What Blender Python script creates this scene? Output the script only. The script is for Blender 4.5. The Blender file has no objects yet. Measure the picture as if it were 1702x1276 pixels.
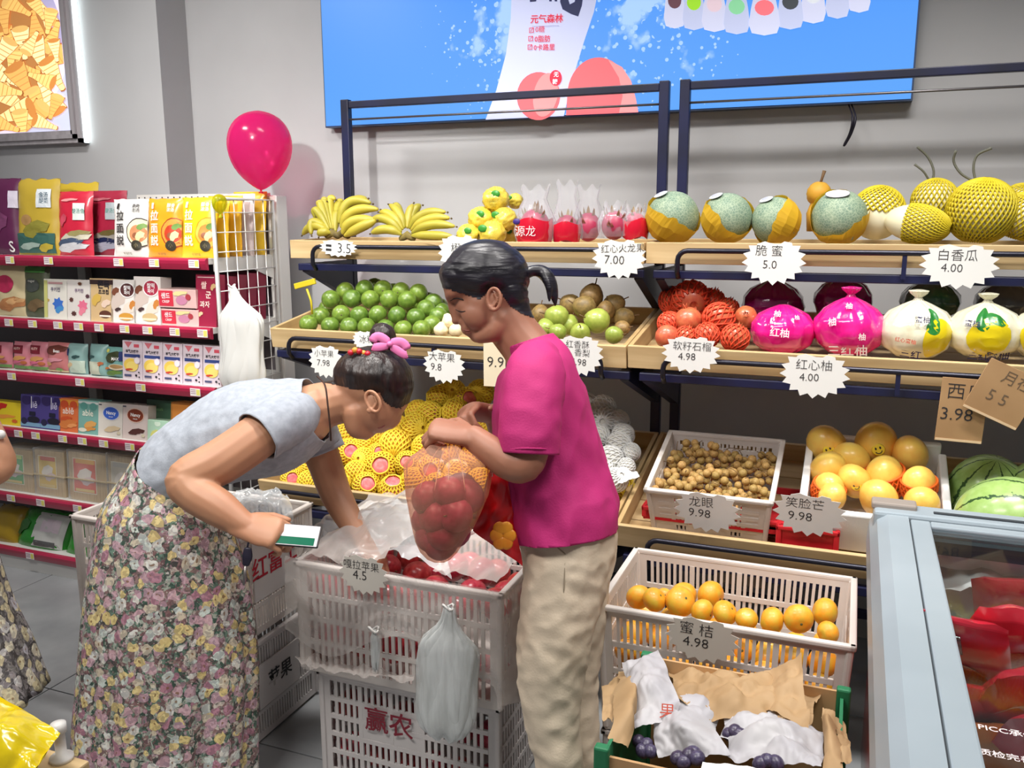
import bpy, bmesh, math, random
from math import sin, cos, pi, radians, sqrt
from mathutils import Vector, Matrix, noise, Quaternion
random.seed(7)
SC = bpy.context.scene
COL = SC.collection

# ------------------------------------------------------------------ camera
FPX, PITCH, ROLL, YAW, HC = 1450.0, radians(10.82), radians(-0.16), radians(21.47), 1.55
FWD = Vector((-sin(YAW)*cos(PITCH), cos(YAW)*cos(PITCH), -sin(PITCH)))
_r0 = Vector((cos(YAW), sin(YAW), 0)); _u0 = _r0.cross(FWD)
RGT = cos(ROLL)*_r0 + sin(ROLL)*_u0
UPV = -sin(ROLL)*_r0 + cos(ROLL)*_u0
CAM = Vector((0, 0, HC))
cd = bpy.data.cameras.new('camera'); co = bpy.data.objects.new('camera', cd); COL.objects.link(co)
cd.sensor_width = 36.0; cd.lens = 36.0*FPX/1702.0; cd.clip_start = 0.05
m3 = Matrix((RGT, UPV, -FWD)).transposed()
co.matrix_world = Matrix.Translation(CAM) @ m3.to_4x4()
SC.camera = co

# ------------------------------------------------------------------ world, lights, exposure
w = bpy.data.worlds.new('shop_ambient'); SC.world = w; w.use_nodes = True
w.node_tree.nodes['Background'].inputs[0].default_value = (0.93, 0.96, 1.0, 1)
w.node_tree.nodes['Background'].inputs[1].default_value = 0.13
def area(name, loc, sx, sy, power, col=(1, .97, .93), tgt=None, spread=180):
    l = bpy.data.lights.new(name, 'AREA'); l.shape = 'RECTANGLE'; l.size = sx; l.size_y = sy; l.energy = power; l.color = col; l.spread = radians(spread)
    o = bpy.data.objects.new(name, l); COL.objects.link(o); o.location = loc
    if tgt is not None:
        o.rotation_euler = (Vector(tgt)-Vector(loc)).to_track_quat('-Z', 'Y').to_euler()
    return o
area('ceiling_led_panel', (-2.75, 1.75, 3.0), .45, .16, 13, tgt=(-2.45, 2.75, 1.0), spread=120)
area('ceiling_led_panel', (-1.2, 1.95, 3.05), .7, .16, 15, tgt=(-1.25, 2.45, .9), spread=100)
area('ceiling_led_panel', (.1, 1.9, 3.05), .9, .16, 17, tgt=(.1, 2.45, .9), spread=100)
area('ceiling_led_panel', (.55, .9, 3.05), .9, .3, 12.5, tgt=(.2, 1.6, .7), spread=110)
area('ceiling_led_panel', (-1.5, .3, 3.1), 1.4, .4, 21, tgt=(-1.2, 1.6, .5), spread=110)
area('ceiling_spot_panel', (-1.46, -.69, 3.0), .14, .14, 6.5, tgt=(-2.3, 3.0, 1.6), spread=44)
SC.view_settings.view_transform = 'Standard'; SC.view_settings.look = 'None'
SC.view_settings.exposure = 0.05; SC.view_settings.gamma = 1.0
SC.view_settings.use_curve_mapping = False

# ------------------------------------------------------------------ pixel helpers (frame 1702 x 1276) -> real points
def ray(x, y): return FWD*FPX + (x-851)*RGT - (y-638)*UPV
def onY(x, y, Y): d = ray(x, y); return CAM + d*(Y/d.y)
def onX(x, y, X): d = ray(x, y); return CAM + d*(X/d.x)
def onZ(x, y, z): d = ray(x, y); return CAM + d*((z-HC)/d.z)
def atD(x, y, D): return CAM + ray(x, y)*(D/FPX)
def project(p):
    v = Vector(p)-CAM; d = v.dot(FWD); return 851+FPX*v.dot(RGT)/d, 638-FPX*v.dot(UPV)/d, d
ORD = ['first', 'second', 'third', 'fourth', 'fifth', 'sixth', 'seventh', 'eighth', 'ninth', 'tenth', 'eleventh', 'twelfth', 'thirteenth', 'fourteenth', 'fifteenth']
def crop(x0, y0, s): return lambda x, y: (x0+x/s, y0+y/s)

# ------------------------------------------------------------------ materials
def lin(c):
    def f(v):
        v /= 255.0
        return v/12.92 if v <= .04045 else ((v+.055)/1.055)**2.4
    return (f(c[0]), f(c[1]), f(c[2]), 1.0)
MATS = {}
def M(name, rgb=(200, 200, 200), rough=.5, metal=0, rgb2=None, vs=12, vdet=3, stretch=None, fadd=.45, bump=0, bs=80, alpha=1, emit=0, coat=0,
      spec=.5, trans=0, sss=0, rnd=0, lo=.35, hi=.65, tcol=None, tl=0):
    if name in MATS: return MATS[name]
    m = bpy.data.materials.new(name); m.use_nodes = True; MATS[name] = m
    nt = m.node_tree; N = nt.nodes; L = nt.links; b = N['Principled BSDF']
    b.inputs['Base Color'].default_value = lin(rgb); b.inputs['Roughness'].default_value = rough
    b.inputs['Metallic'].default_value = metal; b.inputs['Specular IOR Level'].default_value = spec
    if coat: b.inputs['Coat Weight'].default_value = coat; b.inputs['Coat Roughness'].default_value = .15
    if trans: b.inputs['Transmission Weight'].default_value = trans
    if sss:
        b.inputs['Subsurface Weight'].default_value = sss; b.inputs['Subsurface Scale'].default_value = .02
        b.inputs['Subsurface Radius'].default_value = (1, .45, .3)
    src = None
    tc = N.new('ShaderNodeTexCoord')
    vec = tc.outputs['Object']
    if stretch:
        mp = N.new('ShaderNodeMapping'); mp.inputs['Scale'].default_value = stretch; L.new(vec, mp.inputs[0]); vec = mp.outputs[0]
    if rgb2 is not None:
        n = N.new('ShaderNodeTexNoise'); n.inputs['Scale'].default_value = vs; n.inputs['Detail'].default_value = vdet; L.new(vec, n.inputs['Vector'])
        r = N.new('ShaderNodeValToRGB'); r.color_ramp.elements[0].position = lo; r.color_ramp.elements[1].position = hi
        r.color_ramp.elements[0].color = lin(rgb); r.color_ramp.elements[1].color = lin(rgb2)
        L.new(n.outputs['Fac'], r.inputs[0]); src = r.outputs[0]
    if rnd:
        oi = N.new('ShaderNodeObjectInfo'); hs = N.new('ShaderNodeHueSaturation')
        mr = N.new('ShaderNodeMapRange'); mr.inputs['To Min'].default_value = 1-rnd; mr.inputs['To Max'].default_value = 1+rnd
        L.new(oi.outputs['Random'], mr.inputs['Value']); L.new(mr.outputs[0], hs.inputs['Value'])
        m2 = N.new('ShaderNodeMapRange'); m2.inputs['To Min'].default_value = .5+rnd*.06; m2.inputs['To Max'].default_value = .5-rnd*.06
        L.new(oi.outputs['Random'], m2.inputs['Value']); L.new(m2.outputs[0], hs.inputs['Hue'])
        if src is None: hs.inputs['Color'].default_value = lin(rgb)
        else: L.new(src, hs.inputs['Color'])
        src = hs.outputs[0]
    if src is not None: L.new(src, b.inputs['Base Color'])
    if bump:
        n2 = N.new('ShaderNodeTexNoise'); n2.inputs['Scale'].default_value = bs; n2.inputs['Detail'].default_value = 3; L.new(vec, n2.inputs['Vector'])
        bp = N.new('ShaderNodeBump'); bp.inputs['Strength'].default_value = bump; bp.inputs['Distance'].default_value = .004
        L.new(n2.outputs['Fac'], bp.inputs['Height']); L.new(bp.outputs[0], b.inputs['Normal'])
    if emit:
        b.inputs['Emission Color'].default_value = lin(rgb); b.inputs['Emission Strength'].default_value = emit
        if src is not None: L.new(src, b.inputs['Emission Color'])
    out = N['Material Output']; sh = b.outputs[0]
    if tl:
        t = N.new('ShaderNodeBsdfTranslucent'); t.inputs[0].default_value = lin(rgb)
        if src is not None: L.new(src, t.inputs[0])
        mx = N.new('ShaderNodeMixShader'); mx.inputs[0].default_value = tl
        L.new(sh, mx.inputs[1]); L.new(t.outputs[0], mx.inputs[2]); sh = mx.outputs[0]
    if alpha < 1:
        t = N.new('ShaderNodeBsdfTransparent'); mx = N.new('ShaderNodeMixShader'); mx.inputs[0].default_value = alpha
        if tcol: t.inputs[0].default_value = lin(tcol)
        lw = N.new('ShaderNodeLayerWeight'); lw.inputs[0].default_value = .35
        mr = N.new('ShaderNodeMapRange'); mr.inputs['To Min'].default_value = alpha; mr.inputs['To Max'].default_value = min(1, alpha+fadd)
        L.new(lw.outputs['Facing'], mr.inputs['Value']); L.new(mr.outputs[0], mx.inputs[0])
        L.new(t.outputs[0], mx.inputs[1]); L.new(sh, mx.inputs[2]); sh = mx.outputs[0]
    L.new(sh, out.inputs[0])
    return m
def glass_mat(name, tint=(200, 214, 218), k=.1):
    m = bpy.data.materials.new(name); m.use_nodes = True; N = m.node_tree.nodes; L = m.node_tree.links; N.remove(N['Principled BSDF'])
    t = N.new('ShaderNodeBsdfTransparent'); t.inputs[0].default_value = lin((236, 240, 240)); g = N.new('ShaderNodeBsdfGlossy'); g.inputs['Roughness'].default_value = .03; g.inputs[0].default_value = lin(tint)
    f = N.new('ShaderNodeLayerWeight'); f.inputs[0].default_value = .5; pw_ = N.new('ShaderNodeMath'); pw_.operation = 'POWER'; pw_.inputs[1].default_value = 4; L.new(f.outputs['Facing'], pw_.inputs[0])
    mr = N.new('ShaderNodeMapRange'); mr.inputs['To Min'].default_value = .03; mr.inputs['To Max'].default_value = .4; L.new(pw_.outputs[0], mr.inputs['Value'])
    mx = N.new('ShaderNodeMixShader'); L.new(mr.outputs[0], mx.inputs[0]); L.new(t.outputs[0], mx.inputs[1]); L.new(g.outputs[0], mx.inputs[2]); L.new(mx.outputs[0], N['Material Output'].inputs[0])
    MATS[name] = m; return m
def ink(name, rgb): return M(name, rgb, .7)

# ------------------------------------------------------------------ mesh building
class MB:
    def __init__(s): s.v = []; s.f = []; s.mi = []
    def add(s, vs, fs, mi=0):
        o = len(s.v); s.v += [tuple(v) for v in vs]; s.f += [tuple(i+o for i in f) for f in fs]; s.mi += [mi]*len(fs); return s
    def box(s, c, d, R=None, mi=0):
        vs = []
        for z in (-.5, .5):
            for x, y in ((-.5, -.5), (.5, -.5), (.5, .5), (-.5, .5)):
                p = Vector((x*d[0], y*d[1], z*d[2]))
                if R is not None: p = R @ p
                vs.append(p+Vector(c))
        return s.add(vs, [(3, 2, 1, 0), (4, 5, 6, 7), (0, 1, 5, 4), (1, 2, 6, 5), (2, 3, 7, 6), (3, 0, 4, 7)], mi)
    def bb(s, x0, x1, y0, y1, z0, z1, mi=0): return s.box(((x0+x1)/2, (y0+y1)/2, (z0+z1)/2), (x1-x0, y1-y0, z1-z0), mi=mi)
    def bevbox(s, c, d, b, R=None, mi=0):
        bm = bmesh.new(); bmesh.ops.create_cube(bm, size=1)
        for v in bm.verts: v.co = Vector((v.co.x*d[0], v.co.y*d[1], v.co.z*d[2]))
        bmesh.ops.bevel(bm, geom=list(bm.edges), offset=b, segments=2, affect='EDGES', profile=.5)
        vs = [(R @ v.co if R is not None else v.co)+Vector(c) for v in bm.verts]
        bm.verts.index_update(); fs = [[v.index for v in f.verts] for f in bm.faces]; bm.free()
        return s.add(vs, fs, mi)
    def rings(s, rs, cap0=True, cap1=True, closed=True, mi=0):
        n = len(rs[0]); vs = [p for r in rs for p in r]; fs = []
        for i in range(len(rs)-1):
            for j in range(n if closed else n-1):
                a = i*n+j; b_ = i*n+(j+1) % n
                fs.append((a, b_, b_+n, a+n))
        if cap0: fs.append(tuple(range(n))[::-1])
        if cap1: fs.append(tuple(range((len(rs)-1)*n, len(rs)*n)))
        return s.add(vs, fs, mi)
    def tube(s, pts, r, n=8, ref=None, flat=1.0, caps=True, mi=0, dome=False):
        """tube along pts; r number or list; flat scales the section along the second axis"""
        P = [Vector(p) for p in pts]; k = len(P)
        if not isinstance(r, (list, tuple)): r = [r]*k
        T = []
        for i in range(k):
            t = P[min(i+1, k-1)]-P[max(i-1, 0)]
            T.append(t.normalized() if t.length > 1e-9 else Vector((0, 0, 1)))
        a = Vector(ref) if ref is not None else (Vector((0, 0, 1)) if abs(T[0].z) < .9 else Vector((1, 0, 0)))
        rs = []
        def ring(c, t, a_, ra):
            ra, rb = ra if isinstance(ra, (tuple, list)) else (ra, ra*flat)
            b_ = t.cross(a_).normalized()
            return [c + a_*(cos(2*pi*j/n)*ra) + b_*(sin(2*pi*j/n)*rb) for j in range(n)]
        for i in range(k):
            src = Vector(ref) if ref is not None else a
            q = src - T[i]*src.dot(T[i])
            if q.length < 1e-5: q = T[i].orthogonal()
            a = q.normalized()
            ri = r[i]; mean = ri if not isinstance(ri, (tuple, list)) else min(ri)
            sc = (lambda v, k_: (v[0]*k_, v[1]*k_) if isinstance(v, (tuple, list)) else v*k_)
            if dome and i == 0:
                for h, q_ in ((.98, .2), (.85, .53), (.5, .87)): rs.append(ring(P[0]-T[0]*mean*h, T[0], a, sc(ri, q_)))
            rs.append(ring(P[i], T[i], a, ri))
            if dome and i == k-1:
                for h, q_ in ((.5, .87), (.85, .53), (.98, .2)): rs.append(ring(P[i]+T[i]*mean*h, T[i], a, sc(ri, q_)))
        return s.rings(rs, caps, caps, mi=mi)
    def lathe(s, prof, n=16, c=(0, 0, 0), fn=None, mi=0, cap=True):
        """prof: list of (r,z); fn(theta, r, z) -> (x,y,z)"""
        c = Vector(c); rs = []
        for r, z in prof:
            ring = []
            for j in range(n):
                th = 2*pi*j/n
                p = Vector(fn(th, r, z)) if fn else Vector((r*cos(th), r*sin(th), z))
                ring.append(p+c)
            rs.append(ring)
        return s.rings(rs, cap, cap, mi=mi)
    def ball(s, c, rad, n=12, m=8, R=None, fn=None, mi=0):
        if not isinstance(rad, (tuple, list)): rad = (rad,)*3
        c = Vector(c); vs = []; fs = []
        def put(d):
            p = Vector((d.x*rad[0], d.y*rad[1], d.z*rad[2]))
            if fn: p = Vector(fn(d, p))
            if R is not None: p = R @ p
            vs.append(p+c)
        put(Vector((0, 0, -1)))
        for i in range(1, m):
            ph = -pi/2+pi*i/m
            for j in range(n): put(Vector((cos(ph)*cos(2*pi*j/n), cos(ph)*sin(2*pi*j/n), sin(ph))))
        put(Vector((0, 0, 1))); last = len(vs)-1
        for j in range(n):
            fs.append((0, 1+(j+1) % n, 1+j))
            fs.append((last, last-n+j, last-n+(j+1) % n))
        for i in range(m-2):
            for j in range(n):
                a = 1+i*n+j; b_ = 1+i*n+(j+1) % n
                fs.append((a, b_, b_+n, a+n))
        return s.add(vs, fs, mi)
    def grid(s, fn, nu, nv, mi=0):
        vs = [fn(i/nu, j/nv) for j in range(nv+1) for i in range(nu+1)]
        fs = [(j*(nu+1)+i, j*(nu+1)+i+1, (j+1)*(nu+1)+i+1, (j+1)*(nu+1)+i) for j in range(nv) for i in range(nu)]
        return s.add(vs, fs, mi)
    def prism(s, poly, t=.001, mi=0):
        """polygon in the XZ plane, front at y=-t, back at y=0"""
        n = len(poly)
        vs = [(x, -t, z) for x, z in poly]+[(x, 0, z) for x, z in poly]
        fs = [tuple(range(n)), tuple(range(n, 2*n))[::-1]]+[(i, i+n, (i+1) % n+n, (i+1) % n) for i in range(n)]
        return s.add(vs, fs, mi)
    def mesh(s, name, mats, smooth=False):
        me = bpy.data.meshes.new(name); me.from_pydata(s.v, [], s.f)
        mats = mats if isinstance(mats, (list, tuple)) else [mats]
        for m in mats: me.materials.append(m)
        if len(mats) > 1:
            me.polygons.foreach_set('material_index', s.mi)
        if smooth: me.polygons.foreach_set('use_smooth', [True]*len(me.polygons))
        me.update(); return me
    def build(s, name, mats, parent=None, smooth=False, world=False, **kw):
        return obj(name, s.mesh(name, mats, smooth), parent, world, **kw)

def obj(name, me, parent=None, world=False, loc=None, rot=None, label=None):
    o = bpy.data.objects.new(name, me); COL.objects.link(o)
    if parent is not None:
        o.parent = parent
        if world: o.matrix_parent_inverse = parent.matrix_basis.inverted()
    if loc is not None: o.location = loc
    if rot is not None: o.rotation_euler = rot
    if label: o['label'] = label
    return o
def tag(o, label, cat, group=None, kind=None):
    if label: o['label'] = label
    if cat: o['category'] = cat
    if group: o['group'] = group
    if kind: o['kind'] = kind
    return o
def thing(name, label, cat, loc=(0, 0, 0), rot=(0, 0, 0), group=None):
    o = bpy.data.objects.new(name, None); COL.objects.link(o); o.empty_display_size = .05
    o.location = loc; o.rotation_euler = rot
    o.matrix_basis = Matrix.LocRotScale(Vector(loc), __import__('mathutils').Euler(rot), Vector((1, 1, 1)))
    return tag(o, label, cat, group)
def struct(o): o['kind'] = 'structure'; return o
def copy_tree(o, parent=None):
    c = o.copy(); COL.objects.link(c)
    if parent is not None: c.parent = parent
    for ch in o.children: copy_tree(ch, c)
    return c
def sub(o, lv=1):
    md = o.modifiers.new('subdivision', 'SUBSURF'); md.levels = lv; md.render_levels = lv; return o

# a scratch scene in which lettering and bodies are evaluated
TMP = bpy.data.scenes.new('scratch')
def evaluated_mesh(o):
    TMP.collection.objects.link(o); vl = TMP.view_layers[0]; vl.update(); dg = vl.depsgraph
    me = bpy.data.meshes.new_from_object(o.evaluated_get(dg))
    TMP.collection.objects.unlink(o); return me
# lettering: flat strokes turned into a mesh, standing in the XZ plane, facing -Y, centred
TXT = {}
def text_mesh(s, mat, thick=.0004, bold=0.0):
    key = (s, mat.name, bold)
    if key in TXT: return TXT[key]
    cu = bpy.data.curves.new('lettering', 'FONT'); cu.body = s; cu.size = 1; cu.align_x = 'CENTER'; cu.align_y = 'CENTER'
    cu.resolution_u = 2; cu.extrude = .003; cu.offset = bold
    o = bpy.data.objects.new('lettering_source', cu)
    me = evaluated_mesh(o); bpy.data.objects.remove(o); bpy.data.curves.remove(cu)
    me.transform(Matrix.Rotation(pi/2, 4, 'X')); me.name = 'lettering'
    me.materials.clear(); me.materials.append(mat)
    TXT[key] = me; return me
def lettering(s, size, mat, parent, loc, sx=1.0, rz=0, bold=0.0, name='lettering', rot=None):
    o = obj(name, text_mesh(s, mat, bold=bold), parent, loc=loc)
    o.scale = (size*sx, size, size); o.rotation_euler = rot if rot is not None else (0, rz, 0)
    return o

# continuous bodies: overlapping closed shapes fused by a voxel remesh, then smoothed
def fuse(mb, name, mat, voxel=.005, smooth=6, parent=None, world=True, post=None):
    me = mb.mesh(name+'_src', mat); o = bpy.data.objects.new(name+'_source', me)
    r = o.modifiers.new('r', 'REMESH'); r.mode = 'VOXEL'; r.voxel_size = voxel; r.use_smooth_shade = True
    if smooth:
        s = o.modifiers.new('s', 'SMOOTH'); s.factor = .5; s.iterations = smooth
    m2 = evaluated_mesh(o); m2.name = name
    bpy.data.objects.remove(o); bpy.data.meshes.remove(me)
    m2.materials.clear()
    for mm in (mat if isinstance(mat, (list, tuple)) else [mat]): m2.materials.append(mm)
    m2.polygons.foreach_set('use_smooth', [True]*len(m2.polygons))
    if post: post(m2)
    return obj(name, m2, parent, world) if parent is not False else m2
def cut_mesh(me, cuts):
    """open a closed mesh: cuts = [(point, outward normal, radius)] removes what lies beyond each plane within radius"""
    bm = bmesh.new(); bm.from_mesh(me)
    for p, n, rad in cuts:
        p = Vector(p); n = Vector(n).normalized()
        fs = [f for f in bm.faces if (f.calc_center_median()-p).length < rad]
        geom = fs + list({e for f in fs for e in f.edges}) + list({v for f in fs for v in f.verts})
        bmesh.ops.bisect_plane(bm, geom=geom, plane_co=p, plane_no=n, dist=1e-6)
        kill = [f for f in bm.faces if (f.calc_center_median()-p).length < rad and (f.calc_center_median()-p).dot(n) > 0]
        bmesh.ops.delete(bm, geom=kill, context='FACES')
    bm.to_mesh(me); bm.free(); me.update()
def wrinkle(me, amp, scale, dirv=(1, 1, 1), seed=0, mask=None):
    d = Vector(dirv); data = [(v.co.copy(), v.normal.copy()) for v in me.vertices]; out = []
    for co_, no_ in data:
        p = Vector((co_.x*d.x, co_.y*d.y, co_.z*d.z))*scale + Vector((seed, seed*.7, 0))
        q = 1-abs(noise.noise(p)*2)
        q2 = noise.noise(p*2.3)*.4
        k = 1.0 if mask is None else mask(co_)
        out.extend(co_ + no_*((q*.6+q2-.25)*amp*k))
    me.vertices.foreach_set('co', out)
    me.update()
def bez(a, b, c, n):
    a, b, c = Vector(a), Vector(b), Vector(c)
    return [a*(1-t)**2 + b*(2*t*(1-t)) + c*t*t for t in [i/n for i in range(n+1)]]
def spline(pts, n=6):
    """Catmull-Rom through points"""
    P = [Vector(p) for p in pts]; P = [P[0]*2-P[1]]+P+[P[-1]*2-P[-2]]; out = []
    for i in range(1, len(P)-2):
        for j in range(n):
            t = j/n; a, b, c, d = P[i-1], P[i], P[i+1], P[i+2]
            out.append(.5*((2*b)+(c-a)*t+(2*a-5*b+4*c-d)*t*t+(3*b-a-3*c+d)*t**3))
    out.append(P[-2]); return out
def sheet(c00, c10, c11, c01, nu, nv, amp, scale, seed, thick=.0008, bulge=0.0):
    """crumpled sheet spanning four points; returns MB"""
    c00, c10, c11, c01 = map(Vector, (c00, c10, c11, c01))
    nrm = (c10-c00).cross(c01-c00).normalized()
    def f(u, v):
        p = (c00*(1-u)+c10*u)*(1-v)+(c01*(1-u)+c11*u)*v
        q = p*scale+Vector((seed*3.1, seed, -seed))
        d = (abs(noise.noise(q))*1.6-.35)*amp + noise.noise(q*2.7)*amp*.5 + (abs(noise.noise(q*5.3))-.2)*amp*.28 + bulge*sin(pi*u)*sin(pi*v)
        return p+nrm*d + Vector((noise.noise(q+Vector((9, 0, 0))), noise.noise(q+Vector((0, 9, 0))), 0))*amp*.5
    return MB().grid(f, nu, nv)
# ================================================================== SETTING
m_wall = M('wall_paint', (188, 188, 190), .8, rgb2=(183, 183, 185), vs=3)
m_floor = M('floor_tile', (166, 168, 170), .32, rgb2=(138, 141, 144), vs=5, vdet=5, lo=.3, hi=.7)
m_grout = M('tile_grout', (92, 92, 93), .9)
WY, WL, WX = 3.3, 3.12, -2.85
fl = MB().bb(-5.5, 3.2, -1.5, 3.35, -.06, -.006).build('floor', m_grout); struct(fl)
tm = MB().bevbox((0, 0, -.004), (.795, .795, .008), .001).mesh('floor_tile', m_floor)
for i in range(11):
    for j in range(6):
        if j < 1 and i > 6: continue
        obj('floor_tile', tm, fl, loc=(-5.1+i*.8-.13, -.85+j*.8-.02, 0))
b = MB().bb(WX, 3.2, WY, WY+.1, 0, 3.2); struct(b.build('wall_back', m_wall))
b = MB().bb(-5.5, WX, WL, WY+.1, 0, 3.2); struct(b.build('wall_left', m_wall))

# ------------------------------------------------------------------ light box with drink advert
def print_mat(name, rgb, e=1.0):
    return M(name, rgb, .5, emit=e)
def blue_mat():
    m = bpy.data.materials.new('lit_blue_print'); m.use_nodes = True; nt = m.node_tree; N = nt.nodes; L = nt.links
    b = N['Principled BSDF']; tc = N.new('ShaderNodeTexCoord')
    sep = N.new('ShaderNodeSeparateXYZ'); L.new(tc.outputs['Object'], sep.inputs[0])
    # printed water spray: speckle densest around two patches either side of the bottle
    def blob(cx, cz, r):
        d = N.new('ShaderNodeVectorMath'); d.operation = 'DISTANCE'; L.new(tc.outputs['Object'], d.inputs[0]); d.inputs[1].default_value = (cx, -.03, cz)
        mr = N.new('ShaderNodeMapRange'); mr.inputs['From Min'].default_value = 0; mr.inputs['From Max'].default_value = r; mr.inputs['To Min'].default_value = 1; mr.inputs['To Max'].default_value = 0
        L.new(d.outputs['Value'], mr.inputs['Value']); return mr.outputs[0]
    def mx(op, a, b_):
        n = N.new('ShaderNodeMath'); n.operation = op
        for i, q in enumerate((a, b_)):
            if isinstance(q, (int, float)): n.inputs[i].default_value = q
            else: L.new(q, n.inputs[i])
        return n.outputs[0]
    den = mx('MAXIMUM', mx('MAXIMUM', blob(-.30, -.02, .42), blob(.25, .02, .45)), mx('MULTIPLY', blob(.05, -.22, .4), .9))
    vo = N.new('ShaderNodeTexVoronoi'); vo.inputs['Scale'].default_value = 42; L.new(tc.outputs['Object'], vo.inputs['Vector'])
    no = N.new('ShaderNodeTexNoise'); no.inputs['Scale'].default_value = 9; no.inputs['Detail'].default_value = 6; L.new(tc.outputs['Object'], no.inputs['Vector'])
    dots = mx('LESS_THAN', vo.outputs['Distance'], mx('MULTIPLY', den, .5))
    wis = N.new('ShaderNodeMapRange'); wis.inputs['From Min'].default_value = .54; wis.inputs['From Max'].default_value = .64
    L.new(mx('ADD', no.outputs['Fac'], mx('MULTIPLY', mx('SUBTRACT', den, .65), .35)), wis.inputs['Value'])
    fac = mx('MULTIPLY', mx('MAXIMUM', mx('MULTIPLY', dots, mx('GREATER_THAN', no.outputs['Fac'], .45)), wis.outputs[0]), .6)
    gr = N.new('ShaderNodeValToRGB'); gr.color_ramp.elements[0].position = 0; gr.color_ramp.elements[1].position = 1
    gr.color_ramp.elements[0].color = lin((92, 166, 250)); gr.color_ramp.elements[1].color = lin((60, 142, 246))
    mr = N.new('ShaderNodeMapRange'); mr.inputs['From Min'].default_value = -.5; mr.inputs['From Max'].default_value = .35; L.new(sep.outputs['Z'], mr.inputs['Value']); L.new(mr.outputs[0], gr.inputs[0])
    mix = N.new('ShaderNodeMixRGB'); L.new(fac, mix.inputs[0]); L.new(gr.outputs[0], mix.inputs[1]); mix.inputs[2].default_value = lin((205, 236, 255))
    L.new(mix.outputs[0], b.inputs['Emission Color']); b.inputs['Emission Strength'].default_value = .98
    b.inputs['Base Color'].default_value = (.01, .02, .04, 1); b.inputs['Roughness'].default_value = .4
    return m
SY = 3.24
p0 = onY(541, 214, SY); p1 = onY(1517, 165, SY)
sx0, sx1, sz0, sz1 = p0.x, p1.x, (p0.z+p1.z)/2, 2.62
scx = (sx0+sx1)/2; scz = 2.25
SCR = thing('advert_light_box', 'large blue backlit drink advert panel high on the wall', 'light box', (scx, SY, scz))
MB().bb(sx0-scx, sx1-scx, 0, WY-SY-.004, sz0-scz, sz1-scz).build('case', M('screen_case', (70, 84, 110), .4, metal=.4), SCR)
MB().bb(sx0-scx+.006, sx1-scx-.006, -.004, .0, sz0-scz+.006, sz1-scz).build('printed_face', blue_mat(), SCR)
def S(px, py): p = onY(px, py, SY); return (p.x-scx, p.z-scz)
def sprint(name, poly, mat, lay, par=SCR, t=.0008):
    o = MB().prism([S(*q) for q in poly], t).build(name, mat, par); o.location.y = -.004-lay*.0012; return o
def ell(cx, cy, rx, ry, n=28, a0=0, a1=2*pi, rot=0):
    out = []
    for i in range(n):
        t = a0+(a1-a0)*i/(n if abs(a1-a0-2*pi) < 1e-6 else n-1)
        x, y = rx*cos(t), ry*sin(t); out.append((cx+x*cos(rot)-y*sin(rot), cy+x*sin(rot)+y*cos(rot)))
    return out
pw = print_mat('print_bottle_white', (200, 206, 240), .52)
sprint('printed_bottle', [(808, 199), (826, 150), (842, 90), (850, 30), (852, -40), (1000, -40), (988, 20), (972, 68), (956, 120), (944, 165), (938, 193)], pw, 1)
sprint('printed_peach', ell(896, 160, 36, 40, rot=.1), print_mat('print_peach', (222, 104, 112), .55), 2)
sprint('printed_peach', ell(908, 158, 20, 37, rot=.2), print_mat('print_peach_light', (232, 146, 148), .55), 3)
sprint('printed_peach', [(942, 192)]+ell(996, 160, 52, 64, 22, pi*1.02, pi*1.95)+[(1062, 187)], print_mat('print_peach', (222, 104, 112), .55), 3)
sprint('printed_peach', [(1012, 100), (1035, 112), (1050, 135), (1058, 165), (1062, 187), (1030, 188), (1036, 160), (1030, 130)], print_mat('print_peach_light', (232, 146, 148), .55), 4)
sprint('printed_badge', ell(925, 130, 10, 13), print_mat('print_red', (196, 36, 62), .8), 4)
navy = print_mat('print_navy', (38, 44, 86), .5); pred = print_mat('print_red', (196, 36, 62), .8)
pwh = print_mat('print_white', (240, 242, 252), .9)
# big brand stroke at the top edge of the bottle
sprint('printed_character', [(934, -20), (932, 4), (936, 16), (950, 24), (962, 28), (968, 10), (972, -20), (962, -20), (956, 4), (948, 8), (944, -4), (946, -20)], navy, 2)
sprint('printed_character', [(880, -14), (882, 4), (892, 3), (896, -14)], navy, 2)
sprint('printed_character', [(912, -14), (914, 3), (918, 3), (917, -14)], navy, 2); sprint('printed_character', [(921, -14), (923, 3), (927, 3), (926, -14)], navy, 2)
def slet(s, px, py, size, mat, lay=5, rz=.05, bold=.012):
    x, z = S(px, py); return lettering(s, size, mat, SCR, (x, -.004-lay*.0012, z), rz=rz, bold=bold)
slet('元气森林', 910, 33, .032, pred, bold=.02); slet('0糖', 899, 50, .025, pred, bold=.0); slet('0脂肪', 903, 66, .025, pred); slet('0卡路里', 906, 80, .024, pred)
for yy in (51, 65, 79):
    x, z = S(885-(yy-51)*.09, yy)
    mb = MB()
    for dx, dz, wd, hg in ((-.008, 0, .002, .018), (.008, 0, .002, .018), (0, -.008, .018, .002), (0, .008, .018, .002)): mb.box((dx, 0, dz), (wd, .0006, hg))
    mb.box((.002, 0, .002), (.002, .0006, .017), Matrix.Rotation(.7, 3, 'Y'))
    mb.build('tick_box', pred, SCR, loc=(x, -.011, z))
MB().box((0, 0, 0), (.105, .0006, .0015)).build('printed_rule', print_mat('print_grey', (150, 150, 180), .6), SCR, loc=(S(908, 44)[0], -.0105, S(908, 44)[1]), rot=(0, .05, 0))
slet('无', 926, 125, .02, pwh, 6); slet('糖', 924, 137, .02, pwh, 6)
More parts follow.
